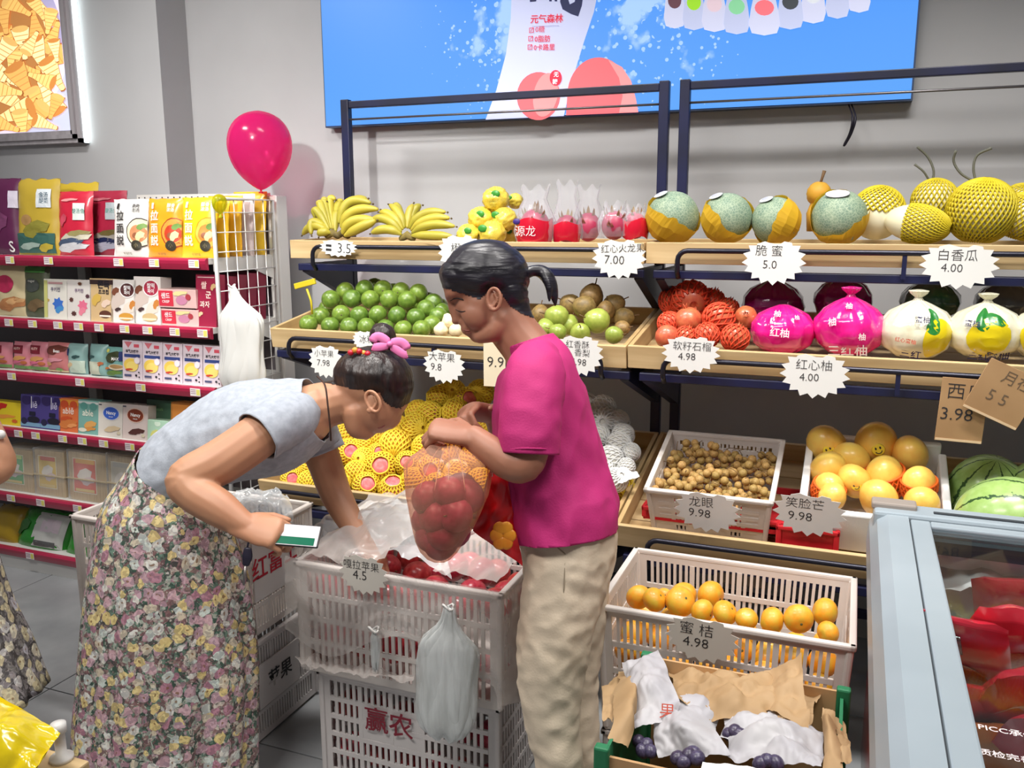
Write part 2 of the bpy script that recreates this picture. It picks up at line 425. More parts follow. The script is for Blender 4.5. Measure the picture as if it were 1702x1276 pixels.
# the row of flavours at the top right of the advert
fl_cols = [(96, 60, 70), (150, 210, 40), (214, 190, 200), (130, 200, 150), (240, 110, 120), (60, 64, 70), (210, 214, 220), (200, 120, 150), (214, 90, 150)]
fx = [1122, 1154, 1188, 1225, 1271, 1314, 1352, 1392, 1428]; fb = [44, 47, 50, 54, 56, 46, 36, 28, 18]; fw = [36, 38, 42, 44, 52, 44, 42, 40, 38]
for i in [0, 1, 8, 2, 7, 3, 6, 5, 4]:
    x_, y_, w_ = fx[i], fb[i], fw[i]*.5
    la = 2+(i if i < 4 else 9-i)*.6
    bo = sprint('printed_bottle', [(x_-w_*.8, y_), (x_-w_, y_-14), (x_-w_*.86, y_-40), (x_-w_*.6, y_-70), (x_+w_*.6, y_-70), (x_+w_*.86, y_-40), (x_+w_, y_-14), (x_+w_*.8, y_), (x_, y_+4)], print_mat('print_bottle_lilac%d' % (i % 2), ((214, 218, 246), (198, 206, 240))[i % 2], .55), la)
    o = sprint('printed_fruit', ell(x_, y_-42, w_*.62, 13, 16), print_mat('print_fruit%d' % i, fl_cols[i], .8), la+.4)
    x, z = S(x_, y_-17); lettering('苏打气泡水', .0075, navy, SCR, (x, -.004-(la+.5)*.0012, z), rz=.04)
    x, z = S(x_, y_-10); lettering('480mL/瓶', .0075, navy, SCR, (x, -.004-(la+.5)*.0012, z), rz=.04, bold=.02)
# loose lead under the panel
wr = thing('power_lead', 'loose black wire dangling under the blue advert panel', 'wire', onY(1415, 180, 3.26))
m_blk = M('black_cable', (30, 26, 44), .5)
for k in ((0, 0), (5, 0)):
    MB().tube(spline([onY(1410+k[0], 172, 3.27), onY(1417+k[0], 195, 3.23), onY(1413+k[0]*.5, 220, 3.23), onY(1402+k[0]*.2, 243, 3.24)]), [.0025]*6+[.004]*12+[.0025], 6).build('wire', m_blk, wr, True, True)

# ------------------------------------------------------------------ lit snack poster on the left wall
PY = 3.06
pbr = onY(131, 236, PY); PX1, PZ0 = pbr.x, pbr.z
PO = thing('lit_poster', 'silver framed lit poster of golden corn cone snacks', 'poster', (PX1-.5, PY, PZ0))
def L2(px, py, Y=PY): p = onY(px, py, Y); return (p.x-PX1+.5, p.z-PZ0)
m_alu = M('brushed_aluminium', (190, 184, 188), .4, metal=.1, rgb2=(170, 164, 168), vs=30, stretch=(1, 1, .05))
fw_ = .055
mb = MB()
for k, (o_, y_) in enumerate(((0, .012), (.018, 0), (.036, .01))):
    mb.bb(.5-o_-.018, .5-o_, y_, WL-PY, o_, .9); mb.bb(-.6, .5-o_, y_, WL-PY, o_, o_+.018)
mb.build('frame', m_alu, PO)
MB().bb(-.6, .5-fw_, .014, .03, fw_, .9).build('printed_face', print_mat('print_cloth_lilac', (196, 200, 226), .8), PO)
# printed plate: rim and well
MB().prism([(x, z) for x, z in [L2(*q) for q in ell(-40, 70, 150, 165, 40)] if True]).build('printed_plate', print_mat('print_plate', (224, 214, 230), .88), PO, loc=(0, .0132, 0))
MB().prism([L2(*q) for q in ell(-40, 66, 140, 150, 40)]).build('printed_plate', print_mat('print_plate_shade', (176, 168, 204), .8), PO, loc=(0, .0124, 0))
def clip_poly(poly, xmax, zmin):
    for ax, lim, sg in ((0, xmax, 1), (1, zmin, -1)):
        out = []
        for i in range(len(poly)):
            a, b_ = poly[i], poly[(i+1) % len(poly)]
            ia, ib = sg*(a[ax]-lim) <= 0, sg*(b_[ax]-lim) <= 0
            if ia: out.append(a)
            if ia != ib:
                t = (lim-a[ax])/(b_[ax]-a[ax]); out.append((a[0]+(b_[0]-a[0])*t, a[1]+(b_[1]-a[1])*t))
        poly = out
        if not poly: return []
    return poly
MB().prism(clip_poly([L2(*q) for q in ell(-34, 96, 128, 126, 40)], .5-fw_-.002, fw_+.002)).build('printed_pile', print_mat('print_pile', (206, 140, 78), .6), PO, loc=(0, .0121, 0))
MB().bb(.5, .504, .03, .055, .0, .9).build('edge_light', M('led_strip', (226, 240, 240), .5, emit=4), PO)
cone_cols = [(252, 224, 156), (248, 210, 126), (242, 194, 108), (253, 234, 172), (236, 180, 98)]
cpos = [(20, 32, 28, 200), (40, 50, 26, 100), (10, 70, 26, 70), (34, 72, 26, 80), (55, 40, 24, 260), (72, 20, 22, 240), (60, 14, 20, 60), (85, 60, 26, 290), (62, 92, 30, 70), (82, 100, 28, 150), (88, 124, 28, 60),
        (18, 104, 26, 100), (42, 116, 22, 10), (8, 128, 28, 30), (36, 138, 32, 60), (20, 168, 30, 40), (8, 150, 26, 10), (62, 172, 26, 60), (78, 160, 30, 240), (52, 198, 30, 130), (18, 190, 34, 160), (34, 208, 24, 80), (6, 208, 24, 20), (2, 90, 26, 120), (4, 30, 26, 80), (50, 70, 20, 300), (66, 130, 22, 200), (28, 12, 24, 30), (90, 84, 18, 80), (88, 178, 20, 110), (74, 206, 20, 20), (80, 36, 20, 100)]
random.seed(3)
for i, (x_, y_, l_, a_) in enumerate(cpos):
    a_ = radians(a_); ux, uy = cos(a_), sin(a_); vx, vy = -uy, ux; l_ *= .98
    pts = []
    for t, wv in ((-1, .75), (-.5, .62), (0, .42), (.55, .25), (1, .2)): pts.append((x_+ux*t*l_+vx*wv*l_*.8, y_+uy*t*l_+vy*wv*l_*.8))
    for t, wv in ((1.05, 0), (1, -.2), (.55, -.25), (0, -.42), (-.5, -.62), (-1, -.75)): pts.append((x_+ux*t*l_+vx*wv*l_*.8, y_+uy*t*l_+vy*wv*l_*.8))
    def put(nm, pp, mat, lay):
        q = clip_poly([L2(*p) for p in pp], .5-fw_-.002, fw_+.002)
        if len(q) > 2: MB().prism(q, .0003).build(nm, mat, PO, loc=(0, .0118-lay*.0004, 0))
    big = [(x_+(p[0]-x_)*1.08, y_+(p[1]-y_)*1.08) for p in pts]
    put('printed_snack', big, print_mat('print_snack_edge', (176, 104, 52), .7), i*.5)
    put('printed_snack', pts, print_mat('print_snack%d' % (i % 5), cone_cols[i % 5], .92), i*.5+.2)
    for rk in range(5):
        tt = -.55+rk*.3; hw = (.6, .5, .4, .3, .24)[rk]*l_*.8
        put('printed_ridge', [(x_+ux*(tt-.02)*l_+vx*hw, y_+uy*(tt-.02)*l_+vy*hw), (x_+ux*(tt+.03)*l_+vx*hw*.95, y_+uy*(tt+.03)*l_+vy*hw*.95), (x_+ux*(tt+.03)*l_-vx*hw*.95, y_+uy*(tt+.03)*l_-vy*hw*.95), (x_+ux*(tt-.02)*l_-vx*hw, y_+uy*(tt-.02)*l_-vy*hw)], print_mat('print_ridge', (224, 160, 84), .8), i*.5+.25)
    put('printed_snack', ell(x_-ux*l_*.98, y_-uy*l_*.98, l_*.22, l_*.56, 14, rot=a_), print_mat('print_snack_dark%d' % (i % 2), ((214, 140, 70), (240, 190, 110))[i % 2], .8), i*.5+.35)

# ================================================================== FRUIT RACKS
m_navy = M('powder_coated_steel', (24, 28, 68), .42, rgb2=(20, 22, 44), vs=6)
m_rod = M('steel_rod', (120, 116, 118), .35, metal=.8)
m_wood = M('pale_ash_wood', (212, 186, 140), .5, rgb2=(184, 154, 108), vs=3, vdet=4, stretch=(.6, 6, 9))
m_wood2 = M('pale_ash_wood_side', (204, 176, 126), .5, rgb2=(176, 144, 98), vs=3, vdet=4, stretch=(6, .6, 9))
PBY = 3.06
def rack(x0, x1, lab):
    t = thing('fruit_rack', lab, 'rack', ((x0+x1)/2, PBY, 0))
    zt = 2.0
    for x in (x0, x1):
        MB().bevbox((x, PBY, zt/2), (.034, .03, zt), .003).build('post', m_navy, t, False, True)
        for zf, yf in ((1.385, 2.74), (1.085, 2.585), (.56, 2.43)):
            yb = PBY-.015; h = .16 if zf < 1.2 else .13
            sx = .014
            zb = zf + (.0 if zf > 1.3 else .05)
            vs = [(x-sx, yf, zf), (x-sx, yf, zf-.03), (x-sx, yb, zf-h-.03), (x-sx, yb, zb)]
            vs += [(a+2*sx, b_, c) for a, b_, c in vs]
            MB().add(vs, [(3, 2, 1, 0), (4, 5, 6, 7), (0, 1, 5, 4), (1, 2, 6, 5), (2, 3, 7, 6), (3, 0, 4, 7)]).build('bracket', m_navy, t, False, True)
    MB().bevbox(((x0+x1)/2, PBY, zt-.02), (x1-x0-.034, .024, .026), .003).build('top_bar', m_navy, t, False, True)
    MB().tube([(x0, PBY-.005, zt-.075), (x1, PBY-.005, zt-.075)], .004, 6).build('thin_rod', m_rod, t, True, True)
    MB().bevbox(((x0+x1)/2, PBY, .2), (x1-x0-.034, .024, .03), .003).build('lower_bar', m_navy, t, False, True)
    for zf, yf in ((1.385, 2.74), (1.085, 2.585), (.56, 2.43)):
        MB().bevbox(((x0+x1)/2, yf-.005, zf-.012), (x1-x0+.04, .026, .026), .003).build('front_bar', m_navy, t, False, True)
    # guard loops in front of the trays
    for zf, yf, zl in ((1.385, 2.7, 1.448), (1.085, 2.53, 1.138), (.56, 2.38, .63)):
        xa, xb = x0+.06, x1-.06; r = .03
        pts = [(xa, yf+.02, zf-.02), (xa, yf, zf)] + [(xa+r-r*cos(a*pi/8), yf, zl-r+r*sin(a*pi/8)) for a in range(5)] + [(xb-r+r*sin(a*pi/8), yf, zl-r+r*cos(a*pi/8)) for a in range(5)] + [(xb, yf, zf), (xb, yf+.02, zf-.02)]
        MB().tube(pts, .008, 8).build('guard_rail', M('guard_rail_steel', (40, 40, 52), .3, metal=.5), t, True, True)
        MB().bb((xa+xb)/2-.006, (xa+xb)/2+.006, yf-.004, yf+.012, zf-.01, zl).build('rail_stay', m_navy, t, False, True)
    return t
XL0, XL1, XR0, XR1 = -1.895, -.645, -.575, .82
rack(XL0, XL1, 'dark navy steel fruit rack holding bananas and netted apples')
rack(XR0, XR1, 'dark navy steel fruit rack holding melons and pomelos')
def tray(x0, x1, yf, zf, yb, zb, h, lab, dividers=()):
    t = thing('wooden_tray', lab, 'tray', ((x0+x1)/2, yf, zf-h), group='wooden trays on the fruit racks')
    d = Vector((0, yb-yf, zb-zf)); L = d.length; ang = math.atan2(zb-zf, yb-yf); R = Matrix.Rotation(ang, 3, 'X')
    def q(c, s, nm, mat):
        MB().bevbox(c, s, .002).build(nm, mat, t, rot=None).matrix_basis = Matrix.Translation((0, 0, h)) @ R.to_4x4() @ Matrix.Identity(4)
    W = x1-x0; th = .014
    q((0, th/2, -h/2), (W, th, h), 'front_board', m_wood)
    q((0, L-th/2, -h/2), (W, th, h), 'back_board', m_wood)
    for s in (-1, 1): q((s*(W/2-th/2), L/2, -h/2), (th, L-2*th, h), 'side_board', m_wood2)
    n = 5; pl = (L-2*th)/n
    for i in range(n): q((0, th+pl*(i+.5), -h+.006), (W-2*th, pl-.004, .012), 'plank', m_wood)
    for x in dividers: q((x-(x0+x1)/2, L/2, -h/2), (th*.8, L-2*th, h*.95), 'divider', m_wood2)
    return t
tray(-1.945, -.625, 2.72, 1.470, 3.03, 1.475, .066, 'long pale wood tray with bananas on the top tier')
tray(-.618, .86, 2.72, 1.472, 3.03, 1.477, .066, 'long pale wood tray with melons on the top tier')
tray(-1.93, -.635, 2.555, 1.165, 3.03, 1.238, .07, 'long pale wood tray with green oranges and pears on the middle tier', (-1.13,))
tray(-.63, .86, 2.555, 1.168, 3.03, 1.242, .07, 'long pale wood tray with pomegranates and pomelos on the middle tier')
tray(-1.9, -.625, 2.4, .652, 3.03, .79, .072, 'long pale wood tray of netted apples on the bottom tier')
tray(-.618, .86, 2.4, .655, 3.03, .793, .072, 'long pale wood tray under the fruit crates on the bottom tier')
# ================================================================== SNACK GONDOLA
GY, GX1, GX0, GB = 2.62, -2.235, -4.2, 3.05
m_white = M('white_enamel', (222, 220, 216), .4)
m_red = M('crimson_price_rail', (178, 38, 74), .3, coat=.4, rgb2=(166, 32, 66), vs=4)
m_grey = M('grey_back_panel', (116, 108, 112), .6)
GN = thing('snack_shelf_unit', 'white shop shelf unit with crimson price rails full of snacks', 'shelf', ((GX0+GX1)/2, 2.85, 0))
DECK = [1.402, 1.142, .912, .662, .362, .105]
MB().bb(GX0, GX1, GB, GB+.03, 0, 1.63).build('back_panel', m_grey, GN, False, True)
MB().bb(GX0, GX1, GY+.02, GB, 0, .06).build('kick_plate', m_white, GN, False, True)
for x in (GX1-.0, -3.3):
    MB().bevbox((x, GB+.0, .82), (.05, .07, 1.64), .004).build('upright', m_white, GN, False, True)
m_ptag = M('price_ticket', (232, 222, 224), .6); m_ptag2 = M('ticket_band', (222, 214, 110), .6); m_tick = ink('ticket_print', (150, 120, 130))
tagx = [[17, 81, 197, 256, 322], [16, 55, 97, 131, 165, 207, 245, 290, 336], [23, 135, 235, 325], [-2, 36, 64, 108, 140, 175, 218, 290], [24, 72, 132, 230], [57, 170]]
for i, z in enumerate(DECK):
    MB().bb(GX0, GX1-.012, GY+.012, GB, z-.022, z).build('deck', m_white if i != 1 else m_white, GN, False, True)
    mb = MB(); prof = [(.012, z+.002), (.0, z), (-.006, z-.008), (-.004, z-.02), (.0, z-.03), (.006, z-.042), (.012, z-.042)]
    mb.rings([[(x, GY+a, b_) for a, b_ in prof] for x in (GX0, GX1-.012)])
    rail = mb.build('price_rail', m_red, GN, False, True)
    for px in tagx[i]:
        p = onY(px, 438+i*110, GY-.007)
        o = MB().bb(-.024, .024, -.0012, 0, -.034, -.004).build('price_ticket', m_ptag, rail, loc=(p.x, GY-.0065, z))
        k = MB().bb(.006, .022, -.0018, -.0012, -.03, -.008); k.mi = [0]*6
        for q in range(3): k.bb(-.021, .003, -.0018, -.0012, -.011-q*.007, -.009-q*.007, 1)
        k.build('ticket_print', [m_ptag2, m_tick], rail, loc=(p.x, GY-.0065, z))
# shelf side plate seen through the end grid
for z, d in ((1.402, .0), (1.142, 0), (.912, 0)):
    vs = [(GX1-.014, 2.66, z), (GX1-.014, 2.66, z-.05), (GX1-.014, 2.9, z-.055), (GX1-.014, GB, z-.11), (GX1-.014, GB, z)]
    MB().add(vs+[(a+.003, b_, c) for a, b_, c in vs], [(0, 1, 2, 3, 4), (9, 8, 7, 6, 5)]+[(i, i+5, (i+1) % 5+5, (i+1) % 5) for i in range(5)]).build('shelf_bracket', m_white, GN, False, True)
# wire grid end panel
m_wire = M('white_wire', (226, 226, 224), .35)
EG = thing('wire_grid_panel', 'white wire grid panel hung on the end of the snack shelf', 'grid panel', (GX1+.02, 2.82, 0))
gx = GX1+.022
MB().tube([(gx, 2.635, .1)]+[(gx, 2.635+.03-.03*cos(a*pi/8), 1.62-.03+.03*sin(a*pi/8)) for a in range(5)]+[(gx, 2.99, 1.62), (gx, 2.99, .1)], .008, 8).build('frame', m_wire, EG, True, True)
for y in [2.635+.0592*k for k in range(1, 6)]: MB().tube([(gx, y, .1), (gx, y, 1.62)], .0022, 5).build('wire', m_wire, EG, True, True)
for k in range(21): MB().tube([(gx+.004, 2.635, .12+k*.0725), (gx+.004, 2.99, .12+k*.0725)], .0022, 5).build('wire', m_wire, EG, True, True)
# punched top strip behind the noodle packs
o = thing('punched_strip', 'thin white punched metal strip standing behind the noodle packs', 'strip', (-2.6, 3.03, 1.62))
MB().bb(-.35, .35, -.002, .002, -.03, .03).build('strip', m_white, o)
for k in range(22): MB().bb(-.34+k*.032, -.334+k*.032, -.003, -.002, .014, .02).build('hole', m_blk, o)

# ------------------------------------------------------------------ packs
CM = {}
def pm(rgb, rough=.45, coat=.2):
    k = 'pack_%d_%d_%d' % rgb
    return M(k, rgb, rough, coat=coat)
def conform(me, fn):
    for v in me.vertices: v.co.y += fn(v.co.x, v.co.z)
    me.update()
def product(name, label, cat, xl, xr, yt, deck, col, prints=(), kind='box', dep=.07, Y=2.655, lean=.1, group=None, yb=None, rough=.45, mat=None, zoff=0, frill=0, Yx=None):
    z0 = DECK[deck]+zoff
    ym = 400
    a = onY(xl, yb or 500, Y); 
    # evaluate the pixel columns at the pack's own height
    def atz(px, z):
        lo, hi = 0, 1400
        for _ in range(40):
            mid = (lo+hi)/2
            if onY(px, mid, Yx or Y).z > z: lo = mid
            else: hi = mid
        return onY(px, mid, Yx or Y)
    top = onY((xl+xr)/2, yt, Y+.02).z; H = max(.03, top-z0); 
    x0 = atz(xl, z0+H/2).x; x1 = atz(xr, z0+H/2).x; W = x1-x0-.001
    t = thing(name, label, cat, ((x0+x1)/2, Y, z0), (-lean, 0, 0), group)
    base = mat or pm(col, rough)
    if kind == 'box':
        MB().bevbox((0, dep/2, H/2), (W, dep, H), .0015).build('carton', base, t)
        srf = lambda x, z: 0.0
    else:
        B = dep*.5
        def prof(x, z):
            u = min(1, max(-1, 2*x/W)); v = min(1, max(0, z/H))
            e = max(0, 1-abs(u)**3)*max(0, (1-abs(2*v-1)**4))
            return -B*(e**.6)+.004*noise.noise(Vector((x*30+xl, z*30, yt)))
        NU, NV = 14, 18; mb = MB()
        def edge(u, v):
            x = (u-.5)*W*(1-.06*sin(pi*v)); z = v*H
            if v == 1: z += frill*noise.noise(Vector((u*6, xl, 0)))
            return x, z
        def fr(u, v): x, z = edge(u, v); return (x, B+prof((u-.5)*W, v*H), z)
        def bk(u, v): x, z = edge(1-u, v); return (x, B-prof((.5-u)*W, v*H)*.8, z)
        mb.grid(fr, NU, NV).grid(bk, NU, NV)
        mb.build('pouch', base, t, True)
        srf = lambda x, z: B+prof(x, z)-.0012
    lay = 0
    for pr in prints:
        k = pr[0]; lay += 1; dy = -.0006-lay*.00025
        if k == 't':
            _, s, u, v, size, c = pr[:6]; bold = pr[6] if len(pr) > 6 else .01
            me = text_mesh(s, ink('print_%d_%d_%d' % c, c), bold=bold).copy(); sc = size*H
            wdt = max(1e-6, max(abs(q.co.x) for q in me.vertices)*2); sx = min(sc, W*.92/wdt)
            cx, cz = (u-.5)*W, v*H
            for q in me.vertices: q.co = Vector((q.co.x*sx+cx, q.co.y*.0004+dy, q.co.z*sc+cz))
            conform(me, srf); obj('lettering', me, t)
        else:
            _, u, v, w_, h_, c = pr[:6]
            if k == 'r': poly = [(-.5, -.5), (.5, -.5), (.5, .5), (-.5, .5)]
            elif k == 'e': poly = [(.5*cos(2*pi*i/18), .5*sin(2*pi*i/18)) for i in range(18)]
            elif k == 'v': poly = [(-.5, .5), (0, -.5), (.5, .5)]
            elif k == 's': poly = [((.5 if i % 2 else .33)*cos(2*pi*i/14), (.5 if i % 2 else .33)*sin(2*pi*i/14)) for i in range(14)]
            elif k == 'l': poly = [(-.5, -.1), (-.3, .3), (.1, .5), (.5, .3), (.4, -.1), (.1, -.2), (-.1, -.5), (-.4, -.4)]
            poly = [(u*W-W/2+a_*w_*W, v*H+b_*h_*H) for a_, b_ in poly]
            poly = [(max(-W*.485, min(W*.485, a_)), max(.006, min(H-.006, b_))) for a_, b_ in poly]
            n = len(poly); cx = sum(q[0] for q in poly)/n; cz = sum(q[1] for q in poly)/n
            mb = MB(); rr = 1 if kind == 'box' else 4
            vs = [(cx, dy, cz)]; fs = []
            for r_ in range(1, rr+1):
                for i in range(n):
                    a_, b_ = poly[i], poly[(i+1) % n]
                    for h in ((0,) if kind == 'box' else (0, .25, .5, .75)):
                        f = r_/rr; vs.append((cx+(a_[0]+(b_[0]-a_[0])*h-cx)*f, dy, cz+(a_[1]+(b_[1]-a_[1])*h-cz)*f))
            m_ = n*(1 if kind == 'box' else 4)
            fs += [(0, 1+i, 1+(i+1) % m_) for i in range(m_)]
            for r_ in range(rr-1):
                for i in range(m_): o_ = 1+r_*m_; fs.append((o_+i, o_+m_+i, o_+m_+(i+1) % m_, o_+(i+1) % m_))
            me = mb.add(vs, fs).mesh('printed_panel', pm(c, .5, 0)); conform(me, srf); obj('printed_panel', me, t)
    return t
W_, K_ = (240, 238, 236), (38, 30, 32)
# ---- shelf 1
product('noodle_pouch', 'deep purple pouch at the left end of the top snack shelf', 'pouch', -32, 20, 294, 0, (92, 30, 72), [('r', .86, .72, .22, .22, (214, 206, 222)), ('l', .5, .4, .5, .3, (120, 60, 100)), ('t', 'S', .8, .1, .2, W_)], 'pouch', .06, frill=.006)
product('noodle_pouch', 'tall yellow pouch with a green dish picture and white sticker', 'pouch', 14, 86, 295, 0, (188, 160, 52), [('r', .5, .16, .86, .26, (54, 96, 88)), ('l', .55, .34, .6, .24, (136, 130, 50)), ('e', .34, .46, .26, .14, (168, 130, 80)), ('r', .73, .74, .3, .24, (216, 222, 226)), ('t', '金汤\n酸菜', .74, .74, .075, (60, 90, 110)), ('l', .4, .12, .5, .1, (160, 180, 170)), ('l', .75, .1, .3, .12, (190, 170, 60))], 'pouch', .06, frill=.01)
product('noodle_pouch', 'yellow pouch slumped behind the red pouches', 'pouch', 80, 152, 302, 0, (196, 168, 44), [('l', .5, .85, .5, .08, (160, 120, 40))], 'pouch', .05, Y=2.78, frill=.012)
fishp = [('l', .6, .28, .8, .2, (196, 190, 170)), ('l', .45, .2, .8, .16, (70, 84, 110)), ('l', .5, .13, .9, .16, (206, 206, 210)), ('l', .7, .35, .6, .1, (150, 140, 90)), ('r', .72, .68, .3, .26, (220, 228, 222)), ('t', '酸汤鱼', .72, .68, .08, (80, 130, 120)), ('l', .45, .86, .5, .05, (230, 150, 150)), ('l', .3, .55, .2, .2, (196, 70, 90))]
product('noodle_pouch', 'red fish pouch tucked behind its twin, darkened for shade', 'pouch', 134, 200, 315, 0, (150, 26, 54), [(p[:-1]+((max(0, p[-1][0]-60), max(0, p[-1][1]-60), max(0, p[-1][2]-50)),) if p[0] != 't' else p) for p in fishp], 'pouch', .05, Y=2.72)  # same pack as the front one, its colours darkened to carry the shade
product('noodle_pouch', 'bright red fish soup pouch at the front of the top shelf', 'pouch', 84, 142, 316, 0, (196, 30, 58), fishp, 'pouch', .06)
def ramen(xl, xr, yt, lab, bg, ring, bowl, soup, ch):
    product('ramen_pack', lab, 'noodle pack', xl, xr, yt, 0, bg, [('e', .84, .42, .66, .5, ring), ('e', .84, .42, .61, .46, bowl), ('e', .8, .4, .4, .3, soup), ('l', .9, .52, .24, .12, (110, 150, 70)), ('e', .76, .37, .16, .1, (150, 90, 60)), ('l', .85, .36, .2, .18, (236, 220, 160)),
        ('e', .76, .2, .26, .18, (56, 52, 40)), ('t', '小', .76, .2, .08, (130, 120, 80)), ('t', '拉', .33, .69, .18, ch, .015), ('t', '面', .33, .48, .18, ch, .015), ('t', '説', .33, .27, .18, ch, .015), ('t', '豚骨\n浓汤', .76, .83, .075, ch), ('r', .26, .87, .06, .1, ch), ('t', '非油炸面', .5, .06, .045, (120, 100, 60), 0)], 'pouch', .055, Y=2.648, frill=.004, rough=.35, group='ramen packs on the top shelf')
ramen(177, 236, 329, 'white ramen pack with black writing and a broth bowl', (232, 230, 226), K_, (236, 226, 190), (206, 140, 96), (40, 32, 32))
ramen(234, 294, 328, 'orange ramen pack between the white and the yellow one', (240, 158, 32), (150, 50, 20), (230, 150, 60), (190, 60, 30), (250, 244, 230))
ramen(291, 351, 326, 'yellow ramen pack beside the wire grid', (246, 200, 36), (224, 150, 20), (238, 190, 80), (214, 140, 60), (250, 244, 230))
for k in range(4):
    o = product('ramen_pack', ['yellow ramen pack first in the row behind the wire grid', 'yellow ramen pack second in the row behind the wire grid', 'pale ramen pack third in the row behind the wire grid', 'yellow ramen pack last in the row behind the wire grid'][k], 'noodle pack', 291, 350, 327-k*3, 0, [(240, 190, 40), (236, 180, 40), (206, 190, 190), (240, 196, 50)][k], [], 'pouch', .055, Y=2.72+k*.075, Yx=2.65, rough=.35, group='ramen packs on the top shelf')
# ---- shelf 2
product('biscuit_bag', 'cream wafer bag with a crimson disc on the second shelf', 'bag', -20, 38, 438, 1, (206, 190, 150), [('e', .42, .62, .5, .34, (176, 40, 80)), ('l', .6, .24, .8, .3, (176, 120, 76)), ('l', .7, .3, .5, .14, (206, 160, 110))], 'pouch', .05, frill=.008)
product('biscuit_bag', 'dark green foil wafer bag on the second shelf', 'bag', 30, 72, 440, 1, (78, 84, 60), [('e', .45, .62, .6, .26, (66, 70, 66)), ('l', .6, .24, .7, .26, (110, 90, 62)), ('r', .5, .92, .8, .12, (70, 130, 60)), ('t', 'mugwi', .45, .7, .07, (190, 190, 180))], 'pouch', .05, frill=.012)
def box2(xl, xr, yt, lab, bg, pr, **k): return product('biscuit_box', lab, 'box', xl, xr, yt, 1, bg, pr, 'box', .06, group='biscuit boxes on the second shelf', **k)
box2(70, 110, 463, 'white biscuit box with a blue figure on it', (222, 218, 208), [('s', .6, .38, .5, .36, (60, 110, 196)), ('l', .66, .24, .36, .2, (70, 140, 200)), ('l', .15, .45, .2, .12, (190, 160, 90)), ('t', '쿠키런', .5, .73, .12, (60, 40, 90)), ('r', .5, .9, .6, .05, (196, 150, 150)), ('r', .1, .5, .14, .96, (196, 196, 120))])
box2(108, 149, 464, 'white biscuit box with a pink figure on it', (218, 212, 206), [('s', .66, .36, .44, .32, (222, 110, 140)), ('l', .64, .22, .3, .22, (226, 130, 150)), ('s', .2, .5, .2, .14, (90, 54, 48)), ('s', .86, .6, .2, .12, (84, 50, 60)), ('s', .3, .16, .24, .14, (84, 50, 48)), ('t', '쿠키런', .52, .72, .11, (96, 60, 110)), ('s', .56, .9, .2, .1, (100, 60, 40))])
box2(146, 186, 462, 'tan choco cake box with big black letters', (206, 176, 130), [('r', .5, .93, 1, .14, (60, 40, 40)), ('t', '쫀득', .6, .84, .2, (30, 26, 36), .04), ('t', '초코칩', .6, .68, .12, (30, 26, 36), .03), ('e', .66, .17, .5, .18, (92, 54, 40)), ('r', .66, .13, .46, .04, (236, 226, 210)), ('l', .3, .5, .4, .3, (206, 170, 80)), ('l', .7, .42, .4, .2, (226, 200, 180))])
def bubble(col, bg2): return [('l', .3, .5, .6, .5, (206, 190, 180)), ('l', .7, .3, .5, .4, (226, 214, 200)), ('l', .2, .72, .3, .2, (120, 70, 50)), ('l', .85, .42, .24, .22, (200, 130, 60)), ('e', .66, .76, .6, .36, W_), ('e', .66, .76, .53, .31, col), ('t', '찰떡', .66, .8, .12, W_, .02), ('t', '파이', .66, .69, .1, W_, .02), ('l', .3, .3, .24, .1, (70, 50, 50)), ('e', .62, .14, .56, .18, bg2), ('r', .62, .1, .5, .04, (236, 220, 190))]
box2(181, 224, 464, 'dark rimmed rice cake box with brown bubble writing', (230, 224, 218), bubble((84, 44, 44), (206, 150, 60)))
box2(219, 264, 459, 'rice cake box with crimson bubble writing', (232, 226, 220), bubble((170, 44, 70), (206, 180, 130)))
for k, (y0, zo) in enumerate(((480, .068), (513, 0))):
    product('cookie_box', ['flat red and cream cookie box, upper of two', 'flat red and cream cookie box, lower of two'][k], 'box', 263+k*5, 326+k*4, y0, 1, (216, 180, 176), [('r', .2, .5, .4, 1, (206, 50, 70)), ('t', '샌드', .2, .62, .34, W_, .02), ('t', 'CRISP', .2, .32, .2, W_), ('e', .62, .42, .3, .5, (196, 130, 160)), ('e', .8, .6, .14, .34, (170, 60, 70)), ('l', .6, .8, .4, .3, (226, 210, 150))], 'box', .09, zoff=zo, lean=.0, group='biscuit boxes on the second shelf')
cr = [('t', '쌀', .4, .78, .15, (240, 210, 200), .02), ('t', '군', .62, .6, .15, (240, 210, 200), .02), ('t', '과자', .45, .42, .13, (240, 210, 200), .02), ('l', .85, .76, .26, .14, (206, 170, 120)), ('l', .25, .24, .24, .1, (220, 190, 150)), ('r', .5, .94, .8, .02, (220, 180, 180))]
product('cracker_box', 'crimson rice cracker box facing out beside the grid', 'box', 322, 357, 455, 1, (150, 28, 62), cr, 'box', .05, group='rice cracker boxes on the second shelf')
for k in range(4):
    product('cracker_box', ['crimson rice cracker box just behind the front one', 'crimson rice cracker box third from the front', 'crimson rice cracker box fourth from the front', 'crimson rice cracker box at the back of its row'][k], 'box', 322, 356, 457-k*3, 1, (140, 30, 60), [], 'box', .05, Y=2.725+.062*k, Yx=2.655, group='rice cracker boxes on the second shelf')
